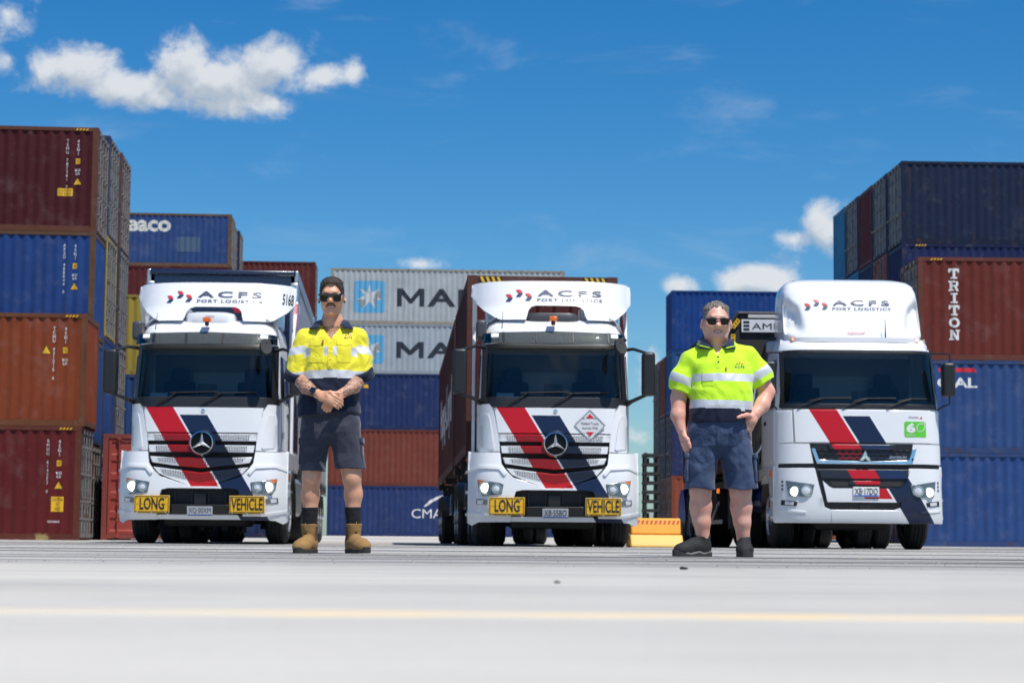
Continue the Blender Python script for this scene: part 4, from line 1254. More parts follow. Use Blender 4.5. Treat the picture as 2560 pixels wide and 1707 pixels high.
def curtain_trailer(T, y0, L, label, wheels, front=True):
    root = empty('semi_trailer', tloc(T, 0, y0), TYAW); tag(root, label, 'trailer')
    zb, zt = 1.28, 4.56
    h = 1.245
    bm = B(); box(bm, -h + .10, h - .10, 0, .06, zb, zt - .06)
    fp = obj('front_wall', bm, NAVY, root, bev=.02)
    fl = lambda x, z: 0.0
    poly_decal('red_slash', [(-.08, zt - .36), (.22, zt - .72), (.42, zt - .72), (.12, zt - .36)], fl, -.004, REDP, fp)
    poly_decal('white_slash', [(-.9, zt - .80), (-.5, zt - .80), (-.3, zt - 1.1), (-.7, zt - 1.1)], fl, -.004, WHITE, fp)
    text('lettering', 'ACFS', (-.75, 3.02, .75, 3.42), fl, -.004, INKW, fp, .02, 1.2)
    for s in (-1, 1):
        obj('corner_frame', box(B(), s * (h - .05) - .075, s * (h - .05) + .075, -.02, .16, zb, zt - .20), ALU, root, bev=.04, seg=3)
        obj('marker_lamp', box(B(), s * 1.02 - .035, s * 1.02 + .035, -.03, .0, zt - .42, zt - .36), M('lit_amber', (1, .22, .02), .3, emit=.9), root, bev=.01)
        obj('cant_rail', box(B(), s * (h - .02) - .035, s * (h - .02) + .035, .0, L, zt - .24, zt), ALU, root, bev=.02)
        obj('side_rail', box(B(), s * (h - .02) - .03, s * (h - .02) + .03, .0, L, zb - .10, zb + .04), M('navy_rail', (.015, .02, .05), .4), root)
        # ribbed curtain
        n = int(L / .16); bm = B()
        pr = []
        for i in range(n + 1):
            y = .16 + (L - .2) * i / n
            pr.append((s * (h - .012 + (.018 if i % 2 else 0)), y))
        loft(bm, [[(x, y, zb + .04) for x, y in pr], [(x, y, zt - .24) for x, y in pr]], False)
        cu = obj('curtain', bm, M('curtain_grey', (.42, .44, .46), .6, bump=.2, bs=8), root, smooth=60)
        bm = B(); box(bm, s * (h + .010) - .004, s * (h + .010) + .004, .18, .78, zb + .05, zt - .25); obj('navy_band', bm, NAVY, cu)
        bk = B()
        k = .9
        while k < L:
            box(bk, s * (h + .02) - .006, s * (h + .02) + .006, k, k + .03, zb - .18, zb + .1); k += .65
        obj('buckle', bk, STEEL, cu)
    obj('roof', box(B(), -h + .03, h - .03, .02, L, zt - .06, zt - .01), M('roof_white', (.6, .62, .63), .5), root)
    obj('front_cap', box(B(), -h + .03, h - .03, -.03, .10, zt - .10, zt + .0), NAVY, root, bev=.03)
    obj('deck', box(B(), -h + .05, h - .05, .05, L - .02, zb - .12, zb), STEEL, root)
    obj('rear_wall', box(B(), -h + .06, h - .06, L - .06, L, zb, zt - .06), M('rear_white', (.6, .6, .6), .5), root)
    chassis(root, .8, L - .1, [(w, True) for w in wheels], w=.5)
    for s in (-1, 1):
        for k in (2.2, 3.3):
            if k < L - 3:
                obj('tool_box', box(B(), s * 1.0 - .2, s * 1.0 + .2, k, k + .9, .55, 1.10), M('tool_box_grey', (.30, .31, .32), .35, .6), root, bev=.03)
        obj('under_run', box(B(), s * 1.16 - .015, s * 1.16 + .015, 1.6, min(L - 4.2, 6), .42, .5), ALU, root)
    obj('landing_leg', box(B(), -.7, -.58, 2.0, 2.14, .25, 1.15), STEEL, root); obj('landing_leg', box(B(), .58, .7, 2.0, 2.14, .25, 1.15), STEEL, root)
    obj('kingpin_plate', box(B(), -.5, .5, .9, 2.3, 1.065, 1.165), STEEL, root)
    return root
curtain_trailer(T1, 3.15, 6.6, 'navy fronted curtain trailer with silver corner frame behind the left truck', (4.2, 5.45))
curtain_trailer(T1, 10.2, 9.2, 'rear trailer of the left truck, grey ribbed curtains seen beyond the front one', (5.0, 6.25, 7.5))

def skel_trailer(T, y0, L, label, wheels, zd=1.46):
    root = empty('skeletal_trailer', tloc(T, 0, y0), TYAW); tag(root, label, 'trailer')
    chassis(root, .2, L - .05, [(w, True) for w in wheels], w=.5)
    bm = B()
    for s in (-1, 1): box(bm, s * .5 - .06, s * .5 + .06, .1, L, .98, zd - .14)
    obj('main_beam', bm, NAVY, root)
    for y in (.12, L / 2, L - .2):
        obj('bolster', box(B(), -1.2, 1.2, y - .1, y + .1, zd - .14, zd), STEEL, root)
        for s in (-1, 1): obj('marker_lamp', box(B(), s * 1.2 - .02, s * 1.2 + .02, y - .03, y + .03, zd - .11, zd - .07), AMBER, root, bev=.01)
    for s in (-1, 1):
        for k in range(3):
            obj('side_lamp', box(B(), s * 1.18 - .02, s * 1.18 + .02, 1.0 + k * L / 3.2 - .02, 1.0 + k * L / 3.2 + .02, 1.16, 1.20), AMBER, root, bev=.01)
            obj('outrigger', box(B(), min(s * .5, s * 1.18), max(s * .5, s * 1.18), 1.0 + k * L / 3.2 - .04, 1.0 + k * L / 3.2 + .04, 1.10, 1.26), STEEL, root)
        obj('tool_box', box(B(), s * .95 - .2, s * .95 + .2, L * .28, L * .28 + .9, .60, 1.05), NAVY, root, bev=.03)
        obj('landing_leg', box(B(), s * .62 - .06, s * .62 + .06, 1.9, 2.04, .25, 1.1), STEEL, root)
    obj('kingpin_plate', box(B(), -.46, .46, 1.5, 2.9, 1.065, 1.165), STEEL, root)
    return root
skel_trailer(T2, 2.55, 6.4, 'front skeletal trailer carrying the short dark red container', (3.6, 4.85))
skel_trailer(T2, 9.1, 12.4, 'rear skeletal trailer carrying the long dark red container with white letters', (8.2, 9.45, 10.7))
def on_trailer(T, y, L, H, zd, yaw, **kw):
    r, d = basis(yaw)
    p = T + d * y - r * (CW / 2)
    # container length runs along depth: local x -> depth, so turn by 90 degrees
    o = container((p.x + r.x * CW, p.y + r.y * CW, gz(p.y) + zd), yaw + R(90), L=L, H=H, **kw)
    return o
DK = (.085, .022, .020)
k1 = on_trailer(T2, 2.62, L20, HC, 1.46, TYAW, color=DK, frame=(.10, .04, .03), door='R', clean=True, label='short dark red container with hazard stripes on the front trailer of the middle truck')
k2 = on_trailer(T2, 9.2, L40, HC, 1.46, TYAW, color=(.10, .025, .022), frame=(.10, .04, .03), door='R', label='long dark red container with white side lettering on the rear trailer of the middle truck')
# lettering on the visible (left) side, which is the local +y face of the turned container
def back_text(c, s, rect, mat, bold=.03):
    o = text('lettering', s, rect, side_fn(c['L']), -.003, mat, c, bold, cuts=corr(c['L'])[0])
    o.rotation_euler = (0, 0, R(180)); o.location = (c['L'], CW, 0); return o
back_text(k2, 'Hapag-Lloyd', (1.4, .75, 10.2, 2.0), INKW)
# hazard strips on the front top rail
for x0, x1 in ((.18, .56), (1.88, 2.26)):
    b_ = box(B(), -.004, .02, x0, x1, HC - .115, HC - .015); obj('hazard_strip', b_, INKB, k1)
    for i in range(4):
        a_ = x0 + .005 + i * .09
        hb = B()
        vs = [hb.verts.new((-.006, a_ + dy, HC - .11 + dz)) for dy, dz in ((0, 0), (.045, 0), (.085, .09), (.04, .09))]
        hb.faces.new(vs); obj('hazard_stripe', hb, INKY, k1)
# ---------------------------------------------------------------- rounded-fairing truck on the right
def fairing_truck(loc):
    root = empty('truck', loc, R(0.3))
    tag(root, 'white truck with a tall rounded roof fairing and a green number 6 sticker', 'truck')
    A = lambda x, y: ((x - 596) / 354.0, (1508 - y) / 354.0)
    LV = LIV['fleet_livery_wide']
    hz = ([.3, 1.3, 2.1, 2.98, 3.2], [1.245, 1.245, 1.235, 1.16, 1.10])
    rz_ = ([.3, .45, .8, 1.2, 1.6, 2.1, 2.98, 3.12, 3.25], [.08, .02, .0, .03, .05, .08, .24, .34, .60])
    corner = lambda t: .06 * t * t + .26 * min(t, 1.0) ** 9
    def F(x, z): return interp(z, *rz_) + corner(abs(x) / interp(z, *hz))
    D = 2.05
    zs = [1.0, 1.26, 1.6, 1.9, 2.10, 2.2, 2.4, 2.6, 2.8, 2.95, 3.02, 3.08, 3.15, 3.2]
    ss = [0, .2, .4, .6, .75, .85, .92, .96, .985, 1.0]
    rings = []
    for z in zs:
        hw = interp(z, *hz) - .004
        half = [(hw * s, interp(z, *rz_) + corner(s) + .03) for s in ss]
        for y in (.7, 1.0, 1.4, 1.75, D - .08): half.append((hw, y))
        half += [(hw - .03, D - .02), (hw - .1, D), (.0, D)]
        rings.append([(x, y, z) for x, y in half] + [(-x, y, z) for x, y in half[::-1] if x > 1e-6])
    nn = len(rings[0])
    def skip(i, j):
        if 2.09 <= zs[i] and zs[i + 1] <= 2.96:
            p = rings[i][j]; q = rings[i][(j + 1) % nn]
            return max(abs(p[0]), abs(q[0])) <= interp(zs[i], *hz) * .963 and p[1] < 1 and q[1] < 1
        return False
    obj('cab', loft(B(), rings, True, True, True, skip), LV, root)
    panel('front_panel', P2([(242, 774), (975, 774), (968, 950), (248, 950)], A), F, -.02, .05, LV, root, cx=.08, bev=.010)
    panel('windscreen', P2([(198, 458), (1000, 458), (1012, 762), (188, 762)], A), F, .012, 0, GLASS, root, cx=.06, cz=.1)
    for pl in ([(186, 450), (1016, 450), (1014, 468), (190, 468)], [(184, 742), (1018, 742), (1016, 768), (186, 768)], [(188, 468), (207, 468), (200, 742), (184, 742)], [(997, 468), (1013, 468), (1018, 742), (1004, 742)]):
        panel('windscreen_seal', P2(pl, A), F, -.008, .04, BLACK, root, cx=.05, bev=.006)
    for m_ in (0, 1):
        f = mir if m_ else (lambda p: p)
        s = 1 if m_ else -1
        panel('corner_panel', f(P2([(166, 778), (236, 778), (242, 950), (160, 950)], A)), F, -.012, .05, LV, root, cx=.05, bev=.010)
        panel('grille_side', f(P2([(158, 956), (322, 956), (342, 1060), (158, 1060)], A)), F, -.02, .06, LV, root, cx=.06, bev=.014)
        panel('bumper_corner', f(P2([(160, 1084), (348, 1084), (372, 1190), (398, 1290), (430, 1302), (430, 1372), (150, 1372), (155, 1200)], A)), F, -.03, .10, LV, root, cx=.06, bev=.014)
        hl = panel('headlight', f(P2([(200, 1150), (262, 1160), (344, 1170), (332, 1222), (300, 1234), (214, 1232), (206, 1200)], A)), F, -.045, .05, M('lamp_housing', (.20, .21, .22), .25, .6), root, cx=.05, bev=.008)
        for (lx, ly, lr, mt) in ((242, 1208, 27, LAMPC), (302, 1202, 27, LENSW)):
            X, Z = A(lx, ly); X = -X if m_ else X
            yy = F(X, Z) - .05
            obj('lamp_ring', lathe(B(), [(0, lr / 354 * 1.08), (-.012, lr / 354 * 1.05), (-.012, lr / 354 * .92), (.0, lr / 354 * .9)], 'y', 24, (X, yy, Z)), CHROME, hl)
            obj('lamp', lathe(B(), [(.0, lr / 354 * .86), (-.008, lr / 354 * .6), (-.012, .01)], 'y', 24, (X, yy, Z)), mt, hl)
        fl = panel('fog_light', f(P2([(178, 1252), (258, 1262), (252, 1284), (176, 1280)], A)), F, -.04, .05, BLACK, root, cx=.05)
        panel('lens', f(P2([(196, 1258), (238, 1264), (234, 1280), (194, 1277)], A)), F, -.048, .02, LENSW, fl, cx=.05, bev=.003)
        for zz in (1150, 1170, 1190, 1265):
            panel('vent', f(P2([(180, zz), (188, zz + 2), (187, zz + 12), (179, zz + 10)], A)), F, -.042, .03, BLACK, root, bev=0)
        vs_ = panel('bumper_ridge', f(P2([(165, 1300), (300, 1312), (300, 1322), (165, 1312)], A)), F, -.045, .04, LV, root, cx=.06, bev=.008)
        # side
        hx = 1.238 * s
        dr = obj('door', box(B(), hx - .012, hx + .012, .46, 1.55, 1.30, 2.08), LV, root, bev=.01)
        obj('door_handle', box(B(), hx + s * .012 - .02, hx + s * .012 + .02, 1.32, 1.48, 1.9, 1.96), BLACK, dr, bev=.008)
        wd = B()
        vs = [wd.verts.new((s * 1.242, .52, 2.12)), wd.verts.new((s * 1.242, 1.5, 2.12)), wd.verts.new((s * 1.19, 1.5, 2.86)), wd.verts.new((s * 1.19, .62, 2.86))]
        wd.faces.new(vs); w = obj('side_window', wd, M('dark_side_glass', (.012, .015, .02), .06, coat=.5), root); w.modifiers.new('solid', 'SOLIDIFY').thickness = .012
        wa = B()
        pts = [(1.42 + .62 * math.cos(R(d)), .52 + .62 * math.sin(R(d))) for d in range(-10, 196, 14)]
        loft(wa, [[(s * 1.24, p[0], p[1]), (s * .70, p[0], p[1])] for p in pts], False)
        w_ = obj('wheel_arch', wa, BLACK, root); w_.modifiers.new('solid', 'SOLIDIFY').thickness = .02
        sp = B(); prism(sp, [(.40, 1.24), (2.05, 1.24), (2.05, 1.05), (1.42, 1.14), (.95, 1.02), (.80, .80), (.74, .42), (.40, .40)], 'x', s * 1.24 - .03, s * 1.24 + .03)
        obj('side_skirt', sp, WHITE, root, bev=.012)
        st = B()
        for zz in (.45, .72): box(st, s * 1.25 - .05, s * 1.25 + .05, .46, .74, zz, zz + .04)
        obj('step', st, ALU, root)
        obj('side_marker', box(B(), s * 1.26 - .04, s * 1.26 + .04, .50, .60, 1.08, 1.18), AMBER, root, bev=.01)
        obj('roof_marker', prism(B(), [(.48, 3.14), (.62, 3.16), (.60, 3.20), (.52, 3.20)], 'x', s * .92 - .05, s * .92 + .05), AMBER, root, bev=.006)
        # mirrors on hooped arms
        (xa, za), (xb, zb) = A(1038, 698), A(1106, 518)
        if s < 0: xa, xb = -xb, -xa
        mo = obj('mirror', box(B(), xa, xb, .10, .32, za, zb), BLACK, root, bev=.045, seg=4)
        ar = B(); xm = (xa + xb) / 2
        z1 = A(0, 466)[1]; z2 = A(0, 748)[1]
        tube(ar, [(s * 1.12, .38, z1 + .01), (s * 1.34, .30, z1), (xm + s * .03, .22, z1 - .02), (xm + s * .04, .21, zb - .02)], .014, 8)
        obj('mirror_arm', ar, BLACK, mo); ar = B()
        tube(ar, [(s * 1.20, .42, z2 - .06), (xm - s * .06, .26, z2), (xm + s * .02, .22, z2 + .03), (xm + s * .02, .21, za + .02)], .014, 8)
        obj('mirror_arm', ar, BLACK, mo)
    # grille
    panel('grille_back', P2([(318, 956), (904, 956), (880, 1066), (345, 1066)], A), F, .0, .03, BLACK, root)
    # honeycomb bars
    hb = B()
    for r_ in range(3):
        for c_ in range(14):
            x = 372 + c_ * 36 + (18 if r_ % 2 else 0); y = 978 + r_ * 22
            if x > 850: continue
            q = [A(x + 20 * math.cos(R(a)), y + 12 * math.sin(R(a))) for a in range(0, 360, 60)]
            for i in range(3): tube(hb, [(q[i][0], F(*q[i]) - .012, q[i][1]), (q[i + 1][0], F(*q[i + 1]) - .012, q[i + 1][1])], .006, 5)
    obj('grille_mesh', hb, LIV['fleet_livery_dark'], root)
    panel('grille_band', P2([(420, 958), (775, 958), (770, 984), (425, 984)], A), F, -.03, .03, LIV['fleet_livery_dark'], root, bev=.008)
    panel('grille_trim', P2([(332, 980), (350, 980), (372, 1040), (590, 1048), (640, 1048), (846, 1040), (868, 980), (888, 980), (864, 1061), (360, 1061)], A), F, -.03, .04, CHROME, root, bev=.008)
    panel('gap_panel', P2([(170, 1060), (1026, 1060), (1026, 1088), (170, 1088)], A), F, .02, .03, MATTE, root)
    # three-diamond badge
    X, Z = A(611, 1022)
    bd = obj('emblem', lathe(B(), [(.02, .03), (-.03, .04), (-.035, .02)], 'y', 16, (X, F(X, Z) - .02, Z)), CHROME, root)
    for a in (90, 210, 330):
        cx_, cz_ = X + .048 * math.cos(R(a)), Z - .012 + .048 * math.sin(R(a))
        b_ = B()
        L_, W_ = .052, .029
        ax, az = math.cos(R(a)), math.sin(R(a))
        q = [(cx_ + ax * L_, cz_ + az * L_), (cx_ - az * W_, cz_ + ax * W_), (cx_ - ax * L_, cz_ - az * L_), (cx_ + az * W_, cz_ - ax * W_)]
        prism(b_, q, 'y', F(X, Z) - .075, F(X, Z) - .05); obj('diamond', b_, CHROME, bd, bev=.004)
    text('badge_lettering', 'SHOGUN', (*A(742, 1032), *A(832, 1018)), F, -.034, SILV, root, .02, 1.0, slant=.02)
    # bumper centre
    panel('lower_frame', P2([(350, 1088), (866, 1088), (822, 1302), (402, 1302)], A), F, -.0, .06, BLACK, root, bev=.01)
    panel('bumper_upper', P2([(370, 1092), (850, 1092), (838, 1136), (688, 1138), (520, 1138), (382, 1136)], A), F, -.03, .05, LIV['fleet_livery_dark'], root, bev=.01)
    panel('bumper_slat', P2([(525, 1150), (690, 1150), (690, 1170), (525, 1170)], A), F, -.02, .04, LIV['fleet_livery_dark'], root, bev=.008)
    panel('bumper_lower', P2([(388, 1150), (420, 1180), (440, 1190), (780, 1190), (808, 1180), (836, 1150), (808, 1262), (412, 1262)], A), F, -.035, .06, LV, root, bev=.012)
    panel('intake', P2([(420, 1146), (812, 1146), (796, 1178), (440, 1178)], A), F, -.008, .02, MATTE, root, bev=0)
    panel('bumper_lip', P2([(431, 1302), (800, 1302), (800, 1372), (431, 1372)], A), F, -.032, .09, LV, root, bev=.012)
    panel('tow_cover', P2([(580, 1264), (650, 1264), (650, 1302), (580, 1302)], A), F, -.02, .04, BLACK, root)
    pl = panel('number_plate', P2([(545, 1182), (682, 1182), (682, 1234), (545, 1234)], A), F, -.055, .012, M('plate_white', (.72, .72, .72), .4), root, bev=.003)
    text('lettering', 'XB·17DO', (*A(553, 1222), *A(674, 1189)), F, -.058, INKB, pl, .008)
    poly_decal('plate_strip', P2([(548, 1225), (679, 1225), (679, 1231), (548, 1231)], A), F, -.058, M('blue_print', (.02, .08, .5), .5), pl)
    # stickers
    st = panel('sticker', P2([(825, 842), (832, 834), (936, 834), (943, 842), (943, 917), (832, 917), (825, 910)], A), F, -.024, .003, M('green_print', (.10, .55, .03), .5), root, bev=0)
    text('lettering', '6', (*A(836, 895), *A(885, 841)), F, -.027, INKW, st, .06)
    lf = P2([(893, 882), (890, 862), (902, 846), (938, 841), (939, 862), (928, 884), (906, 890)], A)
    n_ = len(lf)
    for i in range(n_):
        p, q = lf[i], lf[(i + 1) % n_]; c_ = (sum(t[0] for t in lf) / n_, sum(t[1] for t in lf) / n_)
        g_ = lambda t: (t[0] + (c_[0] - t[0]) * .16, t[1] + (c_[1] - t[1]) * .16)
        poly_decal('leaf_outline', [p, q, g_(q), g_(p)], F, -.027, INKW, st)
    text('lettering', 'EURO 6', (*A(838, 911), *A(880, 902)), F, -.027, INKW, st, 0)
    text('lettering', 'Shaldit', (*A(850, 818), *A(905, 806)), F, -.022, INKN, root, 0)
    poly_decal('logo_mark', P2([(908, 820), (924, 820), (920, 806)], A), F, -.022, INKR, root)
    # roof fairing with side scoops
    prof = ([3.17, 3.25, 3.45, 3.75, 3.93, 4.05, 4.12, 4.17], [1.03, 1.06, 1.06, 1.05, 1.04, 1.01, .95, .82])
    fy = ([3.17, 3.25, 3.45, 3.75, 3.93, 4.05, 4.12, 4.17], [.46, .48, .56, .68, .78, .88, 1.0, 1.18])
    zl = [3.17, 3.21, 3.25] + [3.25 + .05 * i for i in range(1, 14)] + [3.93, 3.97, 4.01, 4.05, 4.09, 4.12, 4.15, 4.17]
    th = [i / 60 for i in range(61)]
    rings = []
    for z in zl:
        hw = interp(z, *prof); y0 = interp(z, *fy); y1 = 2.0 - .1 * smooth(3.8, 4.05, z)
        ring = []
        e = .17
        for q in th:
            a = math.pi * (1 - q)
            c_, s_ = math.cos(a), math.sin(a)
            x = hw * math.copysign(abs(c_) ** .36, c_)
            d_ = .62
            y = y0 + d_ * (1 - abs(s_) ** .30)
            ax = abs(x) / hw
            if ax > .70 and y < 1.25:
                top = interp(ax, [.70, .80, .93, 1.0], [3.35, 3.68, 3.82, 3.82])
                k = smooth(.70, .84, ax) * (1 - smooth(.96, 1.0, ax)) * smooth(3.26, 3.32, z) * (1 - smooth(top - .12, top + .02, z))
                y += .16 * k
            ring.append((x, y, z))
        ring += [(hw, 1.3, z), (hw, 1.7, z), (hw - .05, y1, z), (-hw + .05, y1, z), (-hw, 1.7, z), (-hw, 1.3, z)]
        rings.append(ring)
    fa = obj('roof_fairing', loft(B(), rings, True, True, True), WHITE, root, smooth=70)
    FF = lambda x, z: interp(z, *fy) + .62 * (1 - max(0.0, 1 - (min(abs(x) / interp(z, *prof), .999)) ** (2 / .36)) ** .15)
    acfs_logo(fa, FF, -.013, A(338, 0)[0] * 1.02, A(0, 246)[1] * 1.02, 1.33)
    text('badge_lettering', 'FUELSCOOP', (*A(556, 358), *A(650, 346)), FF, -.014, INKR, fa, .01, slant=.02)
    obj('fairing_base', loft(B(), [[(hw * math.copysign(abs(math.cos(t)) ** .4, math.cos(t)), 1.22 + .84 * math.copysign(abs(math.sin(t)) ** .4, math.sin(t)), z) for t in [2 * math.pi * k / 40 for k in range(40)]] for hw, z in ((1.05, 3.12), (1.06, 3.19))], True, True, True), WHITE, root)
    obj('antenna', tube(B(), [(A(754, 0)[0], .40, 3.17), (A(754, 0)[0], .42, 3.48)], [.012, .003], 6), BLACK, root)
    obj('antenna', tube(B(), [(1.10, .5, 3.02), (1.125, .5, 3.38)], [.010, .004], 6), BLACK, root)
    for xx in (265, 500, 735):
        wp = B()
        q = [A(xx, 766), A(xx + 60, 738), A(xx + 130, 716)]
        tube(wp, [(p[0], F(*p) - .035, p[1]) for p in q], .011, 6)
        q = [A(xx + 60, 728), A(xx + 130, 714), A(min(xx + 285, 955), 712)]
        tube(wp, [(p[0], F(*p) - .028, p[1]) for p in q], .009, 6)
        obj('wiper', wp, BLACK, root)
    # inside
    obj('dashboard', prism(B(), [(.36, 1.85), (.40, 2.12), (.55, 2.22), (.80, 2.22), (.92, 2.05), (.92, 1.85)], 'x', -1.1, 1.1), M('dash_light', (.16, .165, .17), .7), root, bev=.02)
    obj('cab_rear_wall', box(B(), -1.1, 1.1, 1.9, 1.94, 1.9, 3.0), M('cab_lining', (.22, .23, .24), .8), root)
    panel('rear_window', [(-.55, 2.35), (.6, 2.35), (.6, 2.72), (-.55, 2.72)], lambda x, z: 1.895, 0, 0, M('rear_pane', (.25, .30, .35), .3), root)
    seat(root, -.62, 1.2, 1.72); seat(root, .62, 1.2, 1.72)
    steering(root, -.70, .92, 2.22)
    obj('handset', box(B(), -.05, .05, .56, .58, 2.2, 2.38), BLACK, root, bev=.01)
    # load area furniture beside the cab
    ai = B()
    tube(ai, [(-1.12, 1.95, 2.3), (-1.16, 2.0, 3.05), (-1.12, 1.9, 3.22)], .07, 10)
    obj('intake_stack', ai, BLACK, root)
    for z_ in (3.14, 3.2, 3.26):
        obj('roof_light_bar', tube(B(), [(-1.2, 1.5, z_), (-.95, 1.5, z_ + .02)], .02, 6), STEEL, root)
    obj('work_lamp', box(B(), -1.22, -1.02, 1.35, 1.55, 3.05, 3.22), M('lamp_grey', (.35, .38, .42), .4), root, bev=.03)
    chassis(root, .5, 6.2, [(1.42, False), (4.4, True), (5.7, True)])
    obj('front_beam', box(B(), -.95, .95, .14, .30, .38, .62), STEEL, root)
    obj('underbody_dark_block', box(B(), -.62, .50, .55, 1.75, .29, .75), MATTE, root, bev=.05)  # same added black block, keeps the space under the bumper dark
    obj('gearbox', box(B(), -.40, .30, 1.8, 3.6, .36, .75), MATTE, root, bev=.05)
    tk = obj('fuel_tank', lathe(B(), [(2.2, .05), (2.2, .28), (2.24, .32), (3.3, .32), (3.34, .28), (3.34, .05)], 'y', 28, (-.92, 0, .78)), M('blue_metal', (.02, .045, .28), .18, .7), root)
    return root

def livery_dark():
    mt, t, p = newmat('grille_livery')
    o = t.obj(); s = t.sep(o)
    q = t.math('MULTIPLY_ADD', t.math('SUBTRACT', s[2], 2.062), .61, s[0])
    def band(v, lo, hi): return t.math('MULTIPLY', t.math('GREATER_THAN', v, lo), t.math('LESS_THAN', v, hi))
    c = t.mix(band(q, -.766, -.356), (.018, .018, .02, 1), (.52, .004, .010, 1))
    c = t.mix(band(q, -.325, .075), c, (.012, .022, .075, 1))
    t.l.new(c, p.inputs['Base Color']); p.inputs['Roughness'].default_value = .3; p.inputs['Coat Weight'].default_value = .25
    return mt
LIV['fleet_livery_dark'] = livery_dark()
fairing_truck(T3)

# ---------------------------------------------------------------- side-loading crane trailer behind it
def sidelifter(T):
    q_ = T + basis(R(1.5))[0] * -.32 + basis(R(1.5))[1] * 3.0
    root = empty('sidelifter_trailer', (q_.x, q_.y, 0), R(1.5))
    tag(root, 'black side-loading crane trailer with yellow markings and a white maker sign behind the right truck', 'trailer')
    L = 7.6
    chassis(root, .3, L, [(4.5, True), (5.75, True), (7.0, True)], w=.5)
    for y, dy in ((.15, .5),):
        cr = empty('crane', (0, y, 0), 0, root)
        bm = B(); prism(bm, [(-1.26, 1.0), (1.26, 1.0), (1.26, 3.62), (1.08, 3.86), (-1.08, 3.86), (-1.26, 3.62)], 'y', 0, .06)
        obj('crane_board', bm, MATTE, cr, bev=.01)
        fr = B()
        q = [(-1.26, 1.0), (-1.26, 3.62), (-1.08, 3.86), (1.08, 3.86), (1.26, 3.62), (1.26, 1.0)]
        for i in range(5): tube(fr, [(q[i][0], -.01, q[i][1]), (q[i + 1][0], -.01, q[i + 1][1])], .03, 8)
        obj('crane_frame', fr, STEEL, cr)
        for x in (-.9, .9):
            obj('hydraulic_leg', tube(B(), [(x, -.12, .75), (x, -.12, 2.0)], .09, 12), BLACK, cr)
            obj('hydraulic_ram', tube(B(), [(x, -.12, 2.0), (x * .8, -.12, 3.1)], .045, 10), CHROME, cr)
        obj('stabiliser', box(B(), -1.24, -1.04, -.2, .15, .30, 1.05), MATTE, cr, bev=.02)
        if y < 1:
            sg = obj('sign', box(B(), -1.03, .1, -.05, -.002, 3.54, 3.75), M('sign_white', (.68, .69, .70), .5), cr, bev=.004)
            text('lettering', 'AMMAR', (-.86, 3.585, -.02, 3.69), lambda x, z: -.05, -.003, INKB, sg, .02)
            for z_ in (3.565, 3.625, 3.685): poly_decal('logo_mark', [(-1.0, z_), (-.90, z_), (-.90, z_ + .040), (-1.0, z_ + .040)], lambda x, z: -.05, -.003, INKB, sg)
            obj('light_bar', box(B(), -.92, .1, -.06, -.002, 3.775, 3.83), M('bar_cream', (.55, .54, .50), .5), cr, bev=.006)
            for (x0, z0, a) in ((-1.20, 3.42, 0), (-1.155, 3.68, -36)):
                b_ = B(); box(b_, -.036, .036, -.004, .004, -.085, .085)
                o = obj('yellow_marker', b_, SIGNY, cr); o.location = (x0 + .03, -.045, z0); o.rotation_euler = (0, R(-a), 0)
                for k in (-.055, 0, .055):
                    b2 = B(); box(b2, -.018, .018, -.006, -.0045, k - .010, k + .010); obj('mark', b2, INKB, o)
            hs = B()
            for i in range(5):
                x = -1.15 + i * .16
                tube(hs, [(x, -.06, 1.1), (x + .1, -.12, 1.5 + .05 * i), (x + .35, -.10, 1.9), (x + .45, -.05, 2.4)], .022, 6)
            obj('hydraulic_hose', hs, BLACK, cr)
            obj('chain', tube(B(), [(-1.0, -.10, 1.25), (-.75, -.16, 1.6), (-.5, -.10, 2.1)], .02, 6), ALU, cr)
    obj('container_bed', box(B(), -1.15, 1.15, .7, L - .2, 1.0, 1.12), STEEL, root)
    for y in (1.0, 4.0, 6.8): obj('bolster', box(B(), -1.2, 1.2, y, y + .2, 1.12, 1.25), STEEL, root)
    for s in (-1, 1):
        obj('mudguard_arch', prism(B(), [(7.0 + .66 * math.cos(R(d)), .5 + .62 * math.sin(R(d))) for d in range(0, 181, 15)], 'x', s * 1.2 - .05, s * 1.2 + .05), M('blue_metal', (.02, .045, .28), .18, .7), root)
        obj('tool_box', box(B(), s * .98 - .22, s * .98 + .22, 2.0, 3.7, .42, .98), MATTE, root, bev=.02)
        obj('under_run', prism(B(), [(1.2, .40), (3.8, .40), (3.8, .47), (2.6, .47), (1.6, .78), (1.55, .72), (2.3, .47), (1.2, .47)], 'x', s * 1.22 - .012, s * 1.22 + .012), ALU, root)
        for y in (1.6, 3.8): obj('marker_lamp', box(B(), s * 1.23 - .02, s * 1.23 + .02, y - .05, y + .05, .92, 1.0), M('lit_amber', (1, .22, .02), .3, emit=.9), root, bev=.01)
    obj('kingpin_plate', box(B(), -.46, .46, 1.3, 2.6, 1.0, 1.06), STEEL, root)
    return root
sidelifter(T3)
on_trailer(T3 - basis(R(1.5))[0] * .32, 3.95, L20, STD, 1.25, R(1.5), color=(.15, .042, .032), frame=(.16, .05, .04), door='L', label='red-brown container sitting behind the black crane of the side-loading trailer')

